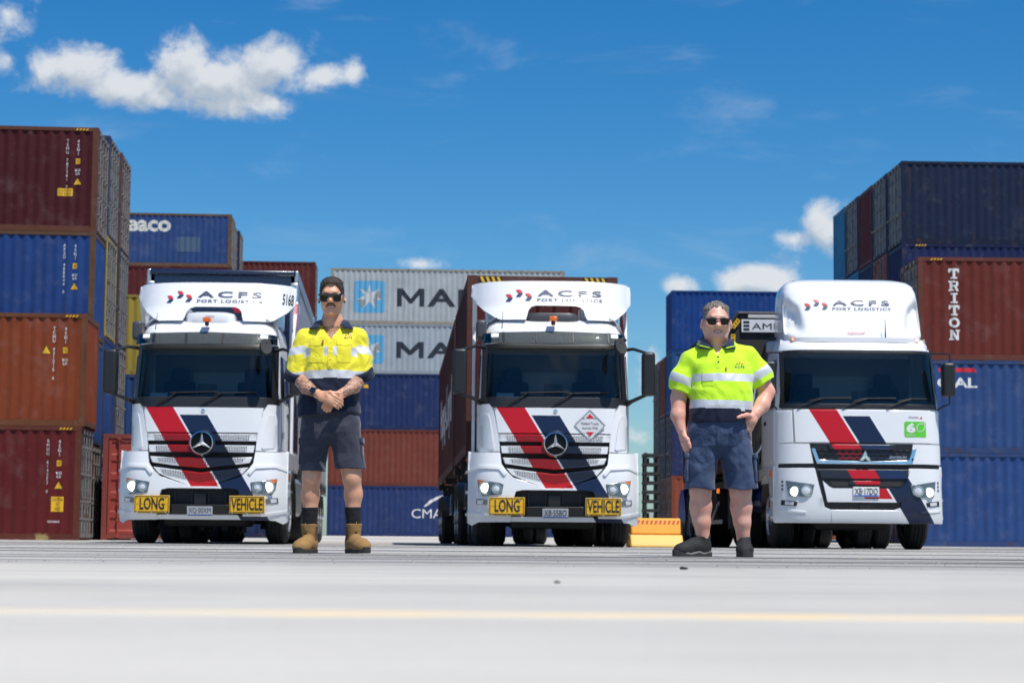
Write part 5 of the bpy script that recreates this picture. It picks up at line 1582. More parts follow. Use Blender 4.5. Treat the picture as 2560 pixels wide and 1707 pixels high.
# ---------------------------------------------------------------- yard furniture
def barrier():
    p = place(1640, 31.5)
    root = empty('barrier', (p.x, p.y, 0), R(1.0)); tag(root, 'low yellow-orange barrier block with red stripes along its top edge', 'barrier')
    Y1 = M('barrier_yellow', (.80, .36, .03), .6, var=.12, bump=.2, bs=12); Y2 = M('barrier_pale', (.85, .52, .14), .6, var=.1, bump=.2, bs=12)
    w = .40
    obj('body', prism(B(), [(-.0, .20), (.10, .46), (.50, .46), (.60, .20)], 'x', -w, w), Y1, root, bev=.03, seg=3)
    obj('foot', prism(B(), [(-.22, .0), (-.20, .06), (-.05, .195), (.66, .195), (.82, .06), (.84, .0)], 'x', -w - .015, w + .015), Y2, root, bev=.025, seg=3)
    fn = lambda x, z: interp(z, [.20, .46], [0, .10])
    for i in range(11):
        x = -w + .03 + i * .07
        poly_decal('red_stripe', [(x, .365), (x + .032, .365), (x + .052, .425), (x + .02, .425)], fn, -.004, M('barrier_red', (.50, .05, .03), .6), root)
    return root
barrier()

def rack():
    Y = 62.0
    a = P(1611, 1131, Y); b = P(1649, 1295, Y)
    w = b.x - a.x; h = a.z - gz(Y)
    root = empty('steel_rack', (a.x, Y, gz(Y))); tag(root, 'tall black steel rack with many crossbars against the sky beside the containers', 'rack')
    K = MATTE
    for x in (.0, w - .08):
        for y in (0, .9): obj('upright', box(B(), x, x + .08, y, y + .10, 0, h), K, root)
    n = 10
    for i in range(n):
        z = .15 + (h - .22) * i / (n - 1)
        bm = B(); box(bm, -.02, w + .02, -.02, 1.0, z - .045, z + .045)
        obj('crossbar', bm, K, root)
    for i in range(0, n - 1, 2):
        z = .15 + (h - .22) * i / (n - 1)
        obj('brace', box(B(), .08, w * .45, .86, .9, z + .045, z + .22), STEEL, root)
    return root
rack()

# scattered grit, leaves and straw on the concrete
rng = random.Random(3)
def scatter(name, n, yr, mat, s0, s1, label, flat=.5):
    bm = B()
    for i in range(n):
        Y = rng.uniform(*yr); u = rng.uniform(-200, 2760)
        d = ray(u, 1349); X = d.x / d.y * Y
        s = rng.uniform(s0, s1); a = rng.uniform(0, 6.28)
        vs = []
        for k in range(5):
            t = a + k * 2 * math.pi / 5; r_ = s * rng.uniform(.6, 1.0)
            vs.append((X + r_ * math.cos(t), Y + r_ * math.sin(t)))
        base = [bm.verts.new((x, y, .0)) for x, y in vs]
        top = bm.verts.new((X + rng.uniform(-.3, .3) * s, Y, s * flat * rng.uniform(.6, 1.2)))
        for k in range(5): bm.faces.new((base[k], base[(k + 1) % 5], top))
    o = obj(name, bm, mat); o.location.z = -.0005
    return tag(o, label, name.replace('_', ' '), kind='stuff')
scatter('grit', 1500, (7.5, 26), M('dark_grit', (.06, .06, .062), .9), .002, .008, 'fine dark grit scattered over the concrete')
scatter('straw_bits', 160, (8.5, 26), M('straw', (.50, .38, .16), .9), .006, .016, 'pale straw coloured crumbs scattered over the concrete', .25)
for (u, Y, s, lb) in ((1708, 7.1, .012, 'larger black clod of rubber lying in front of the man in the polo'), (1392, 4.7, .006, 'small dark pebble lying alone on the bare concrete')):
    bm = B(); bmesh.ops.create_icosphere(bm, subdivisions=2, radius=s)
    for v in bm.verts: v.co = Vector((v.co.x * 1.3, v.co.y, v.co.z * .55)) * (1 + .25 * math.sin(v.co.x * 190) * math.cos(v.co.z * 230))
    d = ray(u, 1349); o = obj('clod', bm, M('clod_black', (.03, .03, .032), .9)); o.location = (d.x / d.y * Y, Y, s * .35)
    tag(o, lb, 'debris')
# tuft of dry weed at the foot of the dark red container
wd = B()
pw = P(105, 1350, 49.0)
for i in range(160):
    a = rng.uniform(0, 6.28); r_ = rng.uniform(0, .14); l = rng.uniform(.06, .2)
    x, y = r_ * math.cos(a), r_ * math.sin(a) * .6
    dx, dy = rng.uniform(-.12, .12), rng.uniform(-.06, .06)
    v = [wd.verts.new(p) for p in ((x - .006, y, 0), (x + .006, y, 0), (x + dx, y + dy, l))]
    wd.faces.new(v)
w_ = obj('weed_tuft', wd, M('straw', (.50, .38, .16), .9)); w_.location = (pw.x, 49.0, 0)
tag(w_, 'tuft of dry weed at the foot of the dark red container', 'weed')
# ---------------------------------------------------------------- people: implicit surfaces meshed with surface nets
class Field:
    def __init__(s, lo, hi, res):
        s.lo = np.array(lo, float); s.res = res
        s.n = np.ceil((np.array(hi, float) - s.lo) / res).astype(int) + 1
        s.ax = [(s.lo[i] + res * np.arange(s.n[i])).astype(np.float32) for i in range(3)]
        s.D = np.full(tuple(s.n), 0.2, np.float32)
    def win(s, lo, hi):
        a = np.clip(np.floor((np.array(lo) - s.lo) / s.res).astype(int), 0, s.n)
        b = np.clip(np.ceil((np.array(hi) - s.lo) / s.res).astype(int) + 1, 0, s.n)
        sl = tuple(slice(a[i], b[i]) for i in range(3))
        g = [s.ax[0][sl[0]][:, None, None], s.ax[1][sl[1]][None, :, None], s.ax[2][sl[2]][None, None, :]]
        return sl, g
    def put(s, lo, hi, fn, k=.01, op='u'):
        sl, (x, y, z) = s.win(lo, hi)
        if s.D[sl].size == 0: return s
        d = fn(x, y, z).astype(np.float32); e = s.D[sl]
        if op == 'u':
            if k > 0:
                h = np.clip(.5 + .5 * (e - d) / k, 0, 1); s.D[sl] = e * (1 - h) + d * h - k * h * (1 - h)
            else: s.D[sl] = np.minimum(e, d)
        elif op == 's':
            if k > 0:
                h = np.clip(.5 - .5 * (e + d) / k, 0, 1); s.D[sl] = e * (1 - h) - d * h + k * h * (1 - h)
            else: s.D[sl] = np.maximum(e, -d)
        elif op == 'i': s.D[sl] = np.maximum(e, d)
        return s
    def cone(s, a, b, ra, rb, k=.015, fl=None, op='u'):
        """tapered capsule; fl = (axis vector, factor) flattens it along that axis"""
        a = np.array(a, float); b = np.array(b, float); m = max(ra, rb) + .06
        ba = b - a; L2 = max(float(ba @ ba), 1e-9)
        def fn(x, y, z):
            px, py, pz = x - a[0], y - a[1], z - a[2]
            t = np.clip((px * ba[0] + py * ba[1] + pz * ba[2]) / L2, 0, 1)
            qx, qy, qz = px - t * ba[0], py - t * ba[1], pz - t * ba[2]
            q2 = qx * qx + qy * qy + qz * qz
            if fl is not None:
                n = np.array(fl[0], float); n /= np.linalg.norm(n)
                w = qx * n[0] + qy * n[1] + qz * n[2]
                q2 = q2 + w * w * (1 / fl[1] ** 2 - 1)
            return np.sqrt(q2) - (ra + (rb - ra) * t)
        return s.put(np.minimum(a, b) - m, np.maximum(a, b) + m, fn, k, op)
    def chain(s, pts, rs, k=.015, fl=None):
        for i in range(len(pts) - 1): s.cone(pts[i], pts[i + 1], rs[i], rs[i + 1], k, fl)
        return s
    def ell(s, c, r, k=.012, rot=None, op='u'):
        c = np.array(c, float); r = np.array(r, float); m = r.max() + .05
        Rm = np.array(rot.to_3x3().inverted()) if rot is not None else np.eye(3)
        def fn(x, y, z):
            px, py, pz = x - c[0], y - c[1], z - c[2]
            u = [(Rm[i][0] * px + Rm[i][1] * py + Rm[i][2] * pz) / r[i] for i in range(3)]
            return (np.sqrt(u[0] ** 2 + u[1] ** 2 + u[2] ** 2) - 1) * r.min()
        return s.put(c - m, c + m, fn, k, op)
    def stack(s, rows, n=2.4, k=.02, op='u', grow=0.0):
        """rows of (z, cx, cy, rx, ry)"""
        rows = sorted(rows); zz = [r[0] for r in rows]
        A = np.array(rows, float)
        m = .06
        lo = [(A[:, 1] - A[:, 3]).min() - m, (A[:, 2] - A[:, 4]).min() - m, zz[0] - m]
        hi = [(A[:, 1] + A[:, 3]).max() + m, (A[:, 2] + A[:, 4]).max() + m, zz[-1] + m]
        def fn(x, y, z):
            cx, cy, rx, ry = (np.interp(z, zz, A[:, i]) for i in (1, 2, 3, 4))
            rx, ry = rx + grow, ry + grow
            d = ((np.abs(x - cx) / rx) ** n + (np.abs(y - cy) / ry) ** n + 1e-12) ** (1 / n) - 1
            d = d * np.minimum(rx, ry)
            return np.maximum(d, np.maximum(zz[0] - z, z - zz[-1]))
        return s.put(lo, hi, fn, k, op)
    def half(s, p, n, op='i'):
        n = np.array(n, float); n /= np.linalg.norm(n)
        x, y, z = s.ax[0][:, None, None], s.ax[1][None, :, None], s.ax[2][None, None, :]
        d = (x - p[0]) * n[0] + (y - p[1]) * n[1] + (z - p[2]) * n[2]
        s.D = np.maximum(s.D, d.astype(np.float32)); return s
    def warp(s, amp, f, seed=0.0):
        x, y, z = s.ax[0][:, None, None], s.ax[1][None, :, None], s.ax[2][None, None, :]
        w = np.sin(x * f[0] + 1.7 * np.sin(z * f[2] * .6 + seed) + seed) * np.sin(z * f[2] + 1.3 * np.sin(x * f[0] * .7 + 2 * seed) + y * f[1])
        s.D += (amp * w).astype(np.float32); return s
    def mesh(s, name, mats, pick=None, parent=None, relax=1):
        D = s.D; S = D < 0
        n0, n1, n2 = D.shape
        c = np.zeros((n0 - 1, n1 - 1, n2 - 1), np.int8)
        offs = [(i, j, k) for i in (0, 1) for j in (0, 1) for k in (0, 1)]
        for i, j, k in offs: c += S[i:n0 - 1 + i, j:n1 - 1 + j, k:n2 - 1 + k]
        act = np.argwhere((c > 0) & (c < 8))
        idx = np.full(c.shape, -1, np.int32); idx[act[:, 0], act[:, 1], act[:, 2]] = np.arange(len(act))
        vals = np.stack([D[act[:, 0] + i, act[:, 1] + j, act[:, 2] + k] for i, j, k in offs], 1)
        P_ = np.zeros((len(act), 3)); cnt = np.zeros(len(act))
        for a in range(8):
            for b in range(a + 1, 8):
                oa, ob = np.array(offs[a]), np.array(offs[b])
                if np.abs(oa - ob).sum() != 1: continue
                va, vb = vals[:, a], vals[:, b]
                m = (va < 0) != (vb < 0)
                t = np.where(m, va / np.where(m, va - vb, 1), 0)
                P_[m] += (oa + t[m, None] * (ob - oa)); cnt[m] += 1
        V = (act + P_ / cnt[:, None]) * s.res + s.lo
        quads = []
        for axis in range(3):
            sl0 = [slice(None)] * 3; sl1 = [slice(None)] * 3
            sl0[axis] = slice(0, -1); sl1[axis] = slice(1, None)
            A0, A1 = S[tuple(sl0)], S[tuple(sl1)]
            e = np.argwhere(A0 != A1)
            u, v = [(1, 2), (2, 0), (0, 1)][axis]
            ok = (e[:, u] > 0) & (e[:, v] > 0) & (e[:, u] < D.shape[u] - 1) & (e[:, v] < D.shape[v] - 1)
            e = e[ok]
            def cell(du, dv):
                q = e.copy(); q[:, u] += du; q[:, v] += dv
                return idx[q[:, 0], q[:, 1], q[:, 2]]
            q = np.stack([cell(-1, -1), cell(0, -1), cell(0, 0), cell(-1, 0)], 1)
            inside = A0[e[:, 0], e[:, 1], e[:, 2]]
            q[~inside] = q[~inside][:, ::-1]
            quads.append(q)
        Q = np.concatenate(quads)
        Q = Q[(Q >= 0).all(1)]
        for _ in range(relax):
            acc = np.zeros_like(V); ct = np.zeros(len(V))
            for i in range(4):
                a, b = Q[:, i], Q[:, (i + 1) % 4]
                np.add.at(acc, a, V[b]); np.add.at(ct, a, 1); np.add.at(acc, b, V[a]); np.add.at(ct, b, 1)
            V = V * .5 + .5 * acc / np.maximum(ct, 1)[:, None]
        me = bpy.data.meshes.new(name)
        me.vertices.add(len(V)); me.vertices.foreach_set('co', V.astype(np.float32).ravel())
        me.loops.add(len(Q) * 4); me.loops.foreach_set('vertex_index', Q.astype(np.int32).ravel())
        me.polygons.add(len(Q)); me.polygons.foreach_set('loop_start', np.arange(0, len(Q) * 4, 4, dtype=np.int32))
        me.polygons.foreach_set('use_smooth', np.ones(len(Q), bool))
        for m in mats: me.materials.append(m)
        if pick is not None:
            C = V[Q].mean(1)
            me.polygons.foreach_set('material_index', pick(C).astype(np.int32))
        me.update(calc_edges=True); me.validate()
        o = bpy.data.objects.new(name, me); col.objects.link(o)
        if parent: o.parent = parent
        return o

def skin_mat(name, c, red, tattoo=False):
    mt, t, p = newmat(name)
    o = t.obj()
    n = t.noise(o, 18, 5, .6); n2 = t.noise(o, 140, 3, .6)
    base = t.mix(t.ramp(n, .35, .7), (*c, 1), (*red, 1))
    base = t.mix(t.math('MULTIPLY', t.ramp(n2, .5, .75), .18), base, (c[0] * .6, c[1] * .5, c[2] * .5, 1))
    if tattoo:
        w = t.node('ShaderNodeTexWave'); w.wave_type = 'RINGS'; w.inputs['Scale'].default_value = 9; w.inputs['Distortion'].default_value = 14; w.inputs['Detail'].default_value = 3; w.inputs['Detail Scale'].default_value = 2.2
        t.l.new(o, w.inputs['Vector'])
        ln = t.ramp(w.outputs['Fac'], .55, .72)
        sh = t.ramp(t.noise(o, 26, 5, .65, .6), .46, .62)
        v = t.node('ShaderNodeTexVoronoi'); v.feature = 'DISTANCE_TO_EDGE'; v.inputs['Scale'].default_value = 42; t.l.new(o, v.inputs['Vector'])
        ed = t.math('SUBTRACT', 1.0, t.ramp(v.outputs['Distance'], .02, .10))
        k = t.math('MULTIPLY', t.math('MAXIMUM', t.math('MULTIPLY', ln, .9), t.math('MAXIMUM', t.math('MULTIPLY', sh, .55), t.math('MULTIPLY', ed, .6))), .80)
        base = t.mix(k, base, (.075, .075, .075, 1))
    t.l.new(base, p.inputs['Base Color'])
    p.inputs['Roughness'].default_value = .48
    p.inputs['Subsurface Weight'].default_value = .12
    p.inputs['Subsurface Radius'].default_value = (.012, .005, .003)
    p.inputs['Subsurface Scale'].default_value = 1.0
    b = t.node('ShaderNodeBump'); b.inputs['Strength'].default_value = .15; b.inputs['Distance'].default_value = .003
    t.l.new(n2, b.inputs['Height']); t.l.new(b.outputs[0], p.inputs['Normal'])
    return mt

def cloth(name, c, r=.85, wr=.5, ws=9.0, var=.10, wear=None, sheen=.2):
    mt, t, p = newmat(name)
    o = t.obj()
    k = t.math('MULTIPLY_ADD', t.noise(o, 12, 5, .6), 2 * var, 1 - var)
    base = t.mix(1.0, (*c, 1), t.comb(k, k, k), 'MULTIPLY')
    if wear:
        base = t.mix(t.math('MULTIPLY', t.ramp(t.noise(t.mapping(o, (6, 6, 14)), 1.0, 6, .65), .48, .70), .6), base, (*wear, 1))
    t.l.new(base, p.inputs['Base Color'])
    p.inputs['Roughness'].default_value = r
    p.inputs['Sheen Weight'].default_value = sheen
    p.inputs['Specular IOR Level'].default_value = .25
    w = t.noise(t.mapping(o, (1, 1, .6), (0, 0, 0), (0, R(24), 0)), ws, 5, .5, .9)
    f = t.noise(o, 400, 2)
    h = t.math('ADD', t.math('MULTIPLY', w, 1.0), t.math('MULTIPLY', f, .02))
    b = t.node('ShaderNodeBump'); b.inputs['Strength'].default_value = wr; b.inputs['Distance'].default_value = .03
    t.l.new(h, b.inputs['Height']); t.l.new(b.outputs[0], p.inputs['Normal'])
    return mt

SK1 = skin_mat('skin_tanned', (.72, .385, .235), (.68, .32, .19)); SK1T = skin_mat('tattooed_skin', (.66, .35, .22), (.62, .30, .19), True)
SK2 = skin_mat('skin_ruddy', (.76, .43, .32), (.74, .33, .245))
LIP = M('lip', (.42, .15, .13), .5); TEETH = M('teeth', (.75, .70, .62), .3)
HAIR1 = M('dark_hair', (.042, .030, .022), .55, bump=.8, bs=160, var=.4, vs=90); HAIR2 = M('grey_hair', (.20, .175, .145), .6, bump=.8, bs=150, var=.5, vs=80)
MOU = M('moustache_brown', (.12, .065, .038), .7, bump=.6, bs=200)
HV1 = cloth('yellow_drill', (.84, .74, .04), .8, .8, 9); HV2 = cloth('lime_polo_knit', (.58, .92, .03), .8, .5, 8)
NVY = cloth('navy_drill', (.008, .014, .035), .85, .4, 8); NVC = cloth('navy_collar', (.014, .022, .06), .85, .3, 12)
TAPE = M('reflective_tape', (.66, .67, .69), .42, .1, var=.08, vs=20, bump=.15, bs=30)
SH1 = cloth('charcoal_shorts', (.042, .045, .066), .9, .7, 9, wear=(.10, .105, .135)); SH2 = cloth('faded_navy_shorts', (.045, .072, .14), .9, .8, 10, wear=(.09, .125, .20))
SOCK = M('black_sock', (.010, .010, .012), .9, bump=.3, bs=150)
SUEDE = M('tan_suede', (.30, .17, .055), .9, var=.28, vs=14, bump=.25, bs=50); SOLE = M('dark_sole', (.03, .028, .026), .8); GUSSET = M('brown_elastic', (.13, .055, .04), .8, bump=.3, bs=120)
SHOE = M('black_nubuck', (.014, .014, .015), .8, var=.2, vs=20, bump=.2, bs=60); SOLG = M('sole_grey', (.16, .16, .165), .6)
SHADE = M('sunglass_lens', (.006, .007, .007), .12, spec=.25); FRAMEB = M('sunglass_frame', (.006, .006, .007), .25, coat=.6)

def sunglasses(parent, cy, z, w, h, yf, style, ears):
    """wrapped frame with two lenses and two temples; yf = front of the face"""
    F = lambda x, zz: yf + 2.6 * x * x
    s_ = empty('sunglasses', (0, 0, 0), 0, parent)
    for s in (-1, 1):
        if style == 'flat':
            pl = [(.006 * s, z + h * .52), (w * s, z + h * .46), (w * .97 * s, z - h * .30), (w * .84 * s, z - h * .52), (w * .40 * s, z - h * .52), (.016 * s, z - h * .02)]
        else:
            pl = [(.008 * s, z + h * .40), (w * .45 * s, z + h * .52), (w * .9 * s, z + h * .42), (w * s, z + h * .15), (w * .86 * s, z - h * .42), (w * .5 * s, z - h * .55), (w * .26 * s, z - h * .46), (.014 * s, z + h * .05)]
        if s < 0: pl = pl[::-1]
        panel('lens', pl, F, -.003, .006, SHADE, s_, cx=.012, cz=.05, bev=.0015)
    bar = [(-w * 1.02, z + h * .28), (-w * 1.0, z + h * .52), (w * 1.0, z + h * .52), (w * 1.02, z + h * .28), (w * .5, z + h * .24), (.0, z + h * .12), (-w * .5, z + h * .24)]
    if style != 'flat': bar = [(-w * 1.04, z + h * .05), (-w * .98, z + h * .46), (-w * .5, z + h * .60), (0, z + h * .44), (w * .5, z + h * .60), (w * .98, z + h * .46), (w * 1.04, z + h * .05), (w * .92, z + h * .36), (w * .5, z + h * .47), (0, z + h * .26), (-w * .5, z + h * .47), (-w * .92, z + h * .36)]
    panel('frame', bar, F, -.006, .010, FRAMEB, s_, cx=.012, cz=.05, bev=.002)
    for s in (-1, 1):
        bm = tube(B(), [(s * w, F(w, 0) + .0, z + h * .38), (s * (w + .010), F(w, 0) + .03, z + h * .34), (s * ears[0], ears[1], z + h * .18)], [.007, .006, .004], 6)
        obj('temple', bm, FRAMEB, s_)
    return s_

def surf(o):
    """front surface y = F(x, z) of a garment, found by casting rays into its mesh"""
    from mathutils.bvhtree import BVHTree
    t = BVHTree.FromPolygons([v.co[:] for v in o.data.vertices], [p.vertices[:] for p in o.data.polygons])
    last = [-.12]
    def F(x, z):
        h = t.ray_cast(Vector((x, -2, z)), Vector((0, 1, 0)))[0]
        if h is not None: last[0] = h.y
        return last[0]
    return F

def nod(root, names, py, pz, z0, z1, ang):
    """bend the head forward about the neck"""
    for o in root.children:
        if o.name.split('.')[0] not in names: continue
        if o.type == 'EMPTY' or o.location.length > 1e-6:
            p = Vector((0, py, pz)); q = o.location - p
            Rm = Matrix.Rotation(ang, 3, 'X')
            o.location = p + Rm @ q; o.rotation_euler = (ang, 0, 0)
            continue
        me = o.data; n = len(me.vertices)
        c = np.empty(n * 3, np.float32); me.vertices.foreach_get('co', c); c = c.reshape(-1, 3)
        t = np.clip((c[:, 2] - z0) / (z1 - z0), 0, 1); a = ang * t * t * (3 - 2 * t) * (np.hypot(c[:, 0], 0) < .16)
        y, z = c[:, 1] - py, c[:, 2] - pz
        c[:, 1] = py + y * np.cos(a) - z * np.sin(a); c[:, 2] = pz + y * np.sin(a) + z * np.cos(a)
        me.vertices.foreach_set('co', c.ravel()); me.update()

def fingers(f, base, d, n, up, lens, curl, r=.0088, spread=.012, k=.006):
    """four fingers rooted across a knuckle line; d = pointing, n = curl direction, up = across the knuckles"""
    d, n, up = (Vector(v).normalized() for v in (d, n, up)); b = Vector(base)
    for i, L in enumerate(lens):
        p = b + up * (1.5 - i) * (spread * 1.5)
        a = 0; pts = [p - d * .02]; q = p
        pts.append(q)
        for j, part in enumerate((.46, .30, .24)):
            a += curl[j]
            q = q + (d * math.cos(a) + n * math.sin(a)) * (L * part)
            pts.append(q)
        rr = r * (1.0 if i < 3 else .88)
        f.chain([tuple(t) for t in pts], [rr * 1.1, rr * 1.05, rr, rr * .95, rr * .82], k)

def boot_field(cx, cy, yaw, L, w, h_ankle, toe=1.0):
    """returns (field, to-world function); local boot points along -y"""
    f = Field((-.10, -.26, -.005), (.10, .14, .24), .0045)
    return f

# ---------------------------------------------------------------- man in the yellow drill shirt
def man_one():
    g = place(830, 13.25)
    root = empty('person', (g.x, g.y, 0), 0); root.rotation_euler = (0, R(-.9), 0)
    tag(root, 'man in yellow and navy work shirt, charcoal shorts and tan boots, hands clasped', 'person')
    # ---- skin: one continuous body
    f = Field((-.34, -.30, .05), (.34, .22, 1.86), .0042)
    # legs
    for s, hip, knee, ank in ((-1, (-.105, 0, .86), (-.135, -.015, .50), (-.155, .025, .10)), (1, (.085, 0, .86), (.135, -.015, .50), (.145, .025, .10))):
        f.chain([hip, tuple((Vector(hip) + Vector(knee)) / 2), knee], [.095, .085, .062], .02)
        kn = Vector(knee); an = Vector(ank)
        f.chain([knee, tuple(kn.lerp(an, .28) + Vector((.006 * s, .012, 0))), tuple(kn.lerp(an, .55)), ank], [.058, .058, .043, .034], .02)
        f.ell((knee[0], knee[1] - .038, knee[2] + .005), (.036, .024, .055), .03)
        f.ell((knee[0] + .004 * s, .028, .395), (.048, .044, .11), .03)
    # trunk under the clothes
    f.stack([(.82, -.01, 0, .155, .10), (.95, -.01, 0, .155, .105), (1.15, 0, 0, .15, .105), (1.35, 0, 0, .17, .10), (1.44, 0, .01, .14, .08)], k=.03)
    f.cone((-.14, .01, 1.42), (.14, .01, 1.42), .045, .045, .04)
    # neck
    f.chain([(0, .025, 1.44), (0, .018, 1.54), (0, .012, 1.64)], [.085, .064, .062], .03)
    f.cone((-.11, .02, 1.455), (-.03, .02, 1.55), .026, .02, .05); f.cone((.11, .02, 1.455), (.03, .02, 1.55), .026, .02, .05)
    # head
    f.ell((0, .010, 1.742), (.077, .097, .098), .02)
    f.ell((0, -.020, 1.700), (.068, .075, .085), .03)
    f.cone((0, -.045, 1.668), (0, -.058, 1.628), .046, .032, .025)
    f.cone((-.048, .0, 1.662), (-.016, -.064, 1.612), .022, .019, .02); f.cone((.048, .0, 1.662), (.016, -.064, 1.612), .022, .019, .02)
    f.ell((0, -.082, 1.612), (.027, .017, .019), .016)
    f.cone((-.03, -.082, 1.752), (.03, -.082, 1.752), .014, .014, .02)
    f.cone((0, -.092, 1.738), (0, -.116, 1.698), .009, .014, .012)
    for s in (-1, 1):
        f.ell((s * .011, -.104, 1.692), (.010, .011, .009), .008)
        f.ell((s * .040, -.074, 1.690), (.024, .020, .020), .025)
        f.ell((s * .083, .012, 1.708), (.010, .022, .033), .008, Matrix.Rotation(R(-12 * s), 4, 'Y'))
        f.ell((s * .088, .006, 1.712), (.006, .012, .018), .004, op='s')
        f.ell((s * .032, -.088, 1.732), (.018, .012, .012), .012, op='s')
    # lips
    f.cone((-.022, -.094, 1.660), (.022, -.094, 1.660), .006, .006, .006); f.cone((-.018, -.093, 1.645), (.018, -.093, 1.645), .0065, .0065, .006)
    f.cone((-.022, -.098, 1.653), (.022, -.098, 1.653), .0042, .0042, .003, op='s')
    # arms
    A1 = [(-.172, .015, 1.425), (-.212, .005, 1.31), (-.232, -.01, 1.180), (-.155, -.135, 1.095), (-.072, -.215, 1.045)]
    A2 = [(.160, .015, 1.425), (.188, .005, 1.31), (.198, -.01, 1.180), (.155, -.120, 1.100), (.085, -.195, 1.050)]
    f.chain(A1[:3], [.055, .052, .048], .02); f.chain(A1[2:], [.048, .044, .029], .02)
    f.chain(A2[:3], [.055, .052, .048], .02); f.chain(A2[2:], [.048, .044, .029], .02)
    # lower hand (his left): back of the hand outward, fingers pointing down and to the image left
    f.chain([A2[-1], (.058, -.212, 1.028), (.030, -.222, 1.005)], [.029, .034, .036], .015, ((.2, -1, .2), .62))
    fingers(f, (.000, -.226, .985), (-.42, -.10, -.90), (-.1, .95, -.15), (-.80, 0, .38), (.064, .074, .078, .064), (.15, .75, .6), .0085, .0122)
    # upper hand (his right): lies over it, pointing right and down
    f.chain([A1[-1], (-.042, -.240, 1.030), (.010, -.262, 1.008)], [.029, .035, .038], .012, ((.1, -1, .2), .52))
    f.cone((-.005, -.258, 1.030), (.022, -.262, .985), .020, .020, .012)
    fingers(f, (.034, -.270, 1.000), (.86, .02, -.50), (.05, .95, -.2), (.42, 0, .90), (.068, .078, .072, .060), (.12, .50, .55), .0088, .0125)
    f.chain([(-.030, -.238, 1.048), (.012, -.262, 1.052), (.050, -.258, 1.048), (.072, -.246, 1.046)], [.016, .013, .011, .009], .008)
    def pick(C):
        x, y, z = C.T
        m = np.zeros(len(C), int)
        arm = (z > 1.035) & (z < 1.30) & (np.abs(x) > .085) & (y < .06)
        left_lim = (x < -.072) | (x > .09)
        m[arm & left_lim] = 1
        m[(z > 1.42) & (z < 1.515) & (np.abs(x) < .07) & (y < 0)] = 1
        m[((x / .027) ** 2 + ((z - 1.653) / .0125) ** 2 < 1) & (y < -.085)] = 2
        return m
    body = f.mesh('body', [SK1, SK1T, LIP], pick, root)
    obj('teeth', box(B(), -.018, .018, -.0965, -.085, 1.6495, 1.6565), TEETH, root, bev=.001)
    # ---- hair, brows and moustache
    h = Field((-.11, -.12, 1.66), (.11, .13, 1.87), .0035)
    h.ell((0, .014, 1.750), (.083, .103, .100), .01)
    h.ell((0, -.01, 1.785), (.066, .075, .062), .03)
    for i in range(190):
        a = rng.uniform(0, 6.28); t_ = rng.uniform(0, 1)
        x = .072 * math.cos(a) * t_ ** .5; y = .005 + .085 * math.sin(a) * t_ ** .5
        z = 1.765 + .085 * math.sqrt(max(0, 1 - (x / .085) ** 2 - ((y - .01) / .105) ** 2))
        h.cone((x, y, z - .006), (x * 1.04 + rng.uniform(-.006, .010), y * 1.04 - .006, z + rng.uniform(.000, .006)), .008, .0035, .004)
    def cut(x, y, z):
        line = np.where(np.abs(x) > .063, 1.715 + (.0 - y) * .55, 1.816 - (np.abs(x) / .063) ** 4 * .052 + .0015 * np.sin(x * 210) - y * .0)
        face = (y < .035 - (np.abs(x) > .063) * .012)
        d = np.where(face, line - z, 1.675 - z)
        return d
    x, y, z = h.ax[0][:, None, None], h.ax[1][None, :, None], h.ax[2][None, None, :]
    h.D = np.maximum(h.D, cut(x, y, z).astype(np.float32))
    h.mesh('hair', [HAIR1], None, root)
    mo = Field((-.05, -.13, 1.64), (.05, -.06, 1.70), .0022)
    for s in (-1, 1):
        mo.chain([(s * .003, -.106, 1.677), (s * .018, -.103, 1.672), (s * .033, -.091, 1.657)], [.0055, .0065, .004], .004)
    mo.mesh('moustache', [MOU], None, root)
    for s in (-1, 1):
        e = Field((-.02, -.02, -.02), (.02, .02, .02), .002); e.ell((0, 0, 0), (.006, .006, .0065), 0)
        o = e.mesh('ear_plug', [FRAMEB], None, root); o.location = (s * .084, -.006, 1.682)
    sunglasses(root, 0, 1.718, .072, .054, -.114, 'flat', (.084, .01))
    nod(root, ('body', 'teeth', 'hair', 'moustache', 'ear_plug', 'sunglasses'), .02, 1.60, 1.55, 1.63, R(9))
    # ---- shirt
    f = Field((-.36, -.24, .88), (.36, .22, 1.62), .0045)
    tor = [(.90, -.022, .005, .222, .156), (.96, -.020, 0, .216, .150), (1.05, -.015, -.005, .202, .142), (1.15, -.005, -.005, .190, .136), (1.26, 0, -.008, .182, .134), (1.36, 0, -.006, .180, .128), (1.43, 0, 0, .165, .112), (1.47, 0, .008, .135, .093), (1.50, 0, .015, .100, .078), (1.515, 0, .02, .088, .07)]
    for A, s in ((A1, -1), (A2, 1)):
        f.chain([A[0], A[1], (A[2][0] + s * .004, A[2][1], A[2][2] + .02)], [.070, .074, .078], .03)
    f.half((0, 0, 1.190), (0, .25, -1))
    f.stack(tor, 2.5, .02)
    for A, s in ((A1, -1), (A2, 1)):
        f.cone((s * .085, .014, 1.492), (A[0][0], .012, A[0][2] + .012), .034, .060, .05)
    f.warp(.0048, (26, 12, 19), .6); f.warp(.0026, (60, 30, 44), 2.1)
    # neck opening and V
    f.cone((0, .012, 1.48), (0, .0, 1.64), .066, .072, .012, op='s')
    def vneck(x, y, z):
        hw = np.clip((z - 1.420) * .72, 0, .075)
        return np.maximum(np.abs(x - .0) - hw, np.maximum(y + .028, 1.420 - z))
    f.put((-.1, -.25, 1.38), (.1, 0, 1.6), vneck, .006, 's')
    # sleeve cuts
    x, y, z = f.ax[0][:, None, None], f.ax[1][None, :, None], f.ax[2][None, None, :]
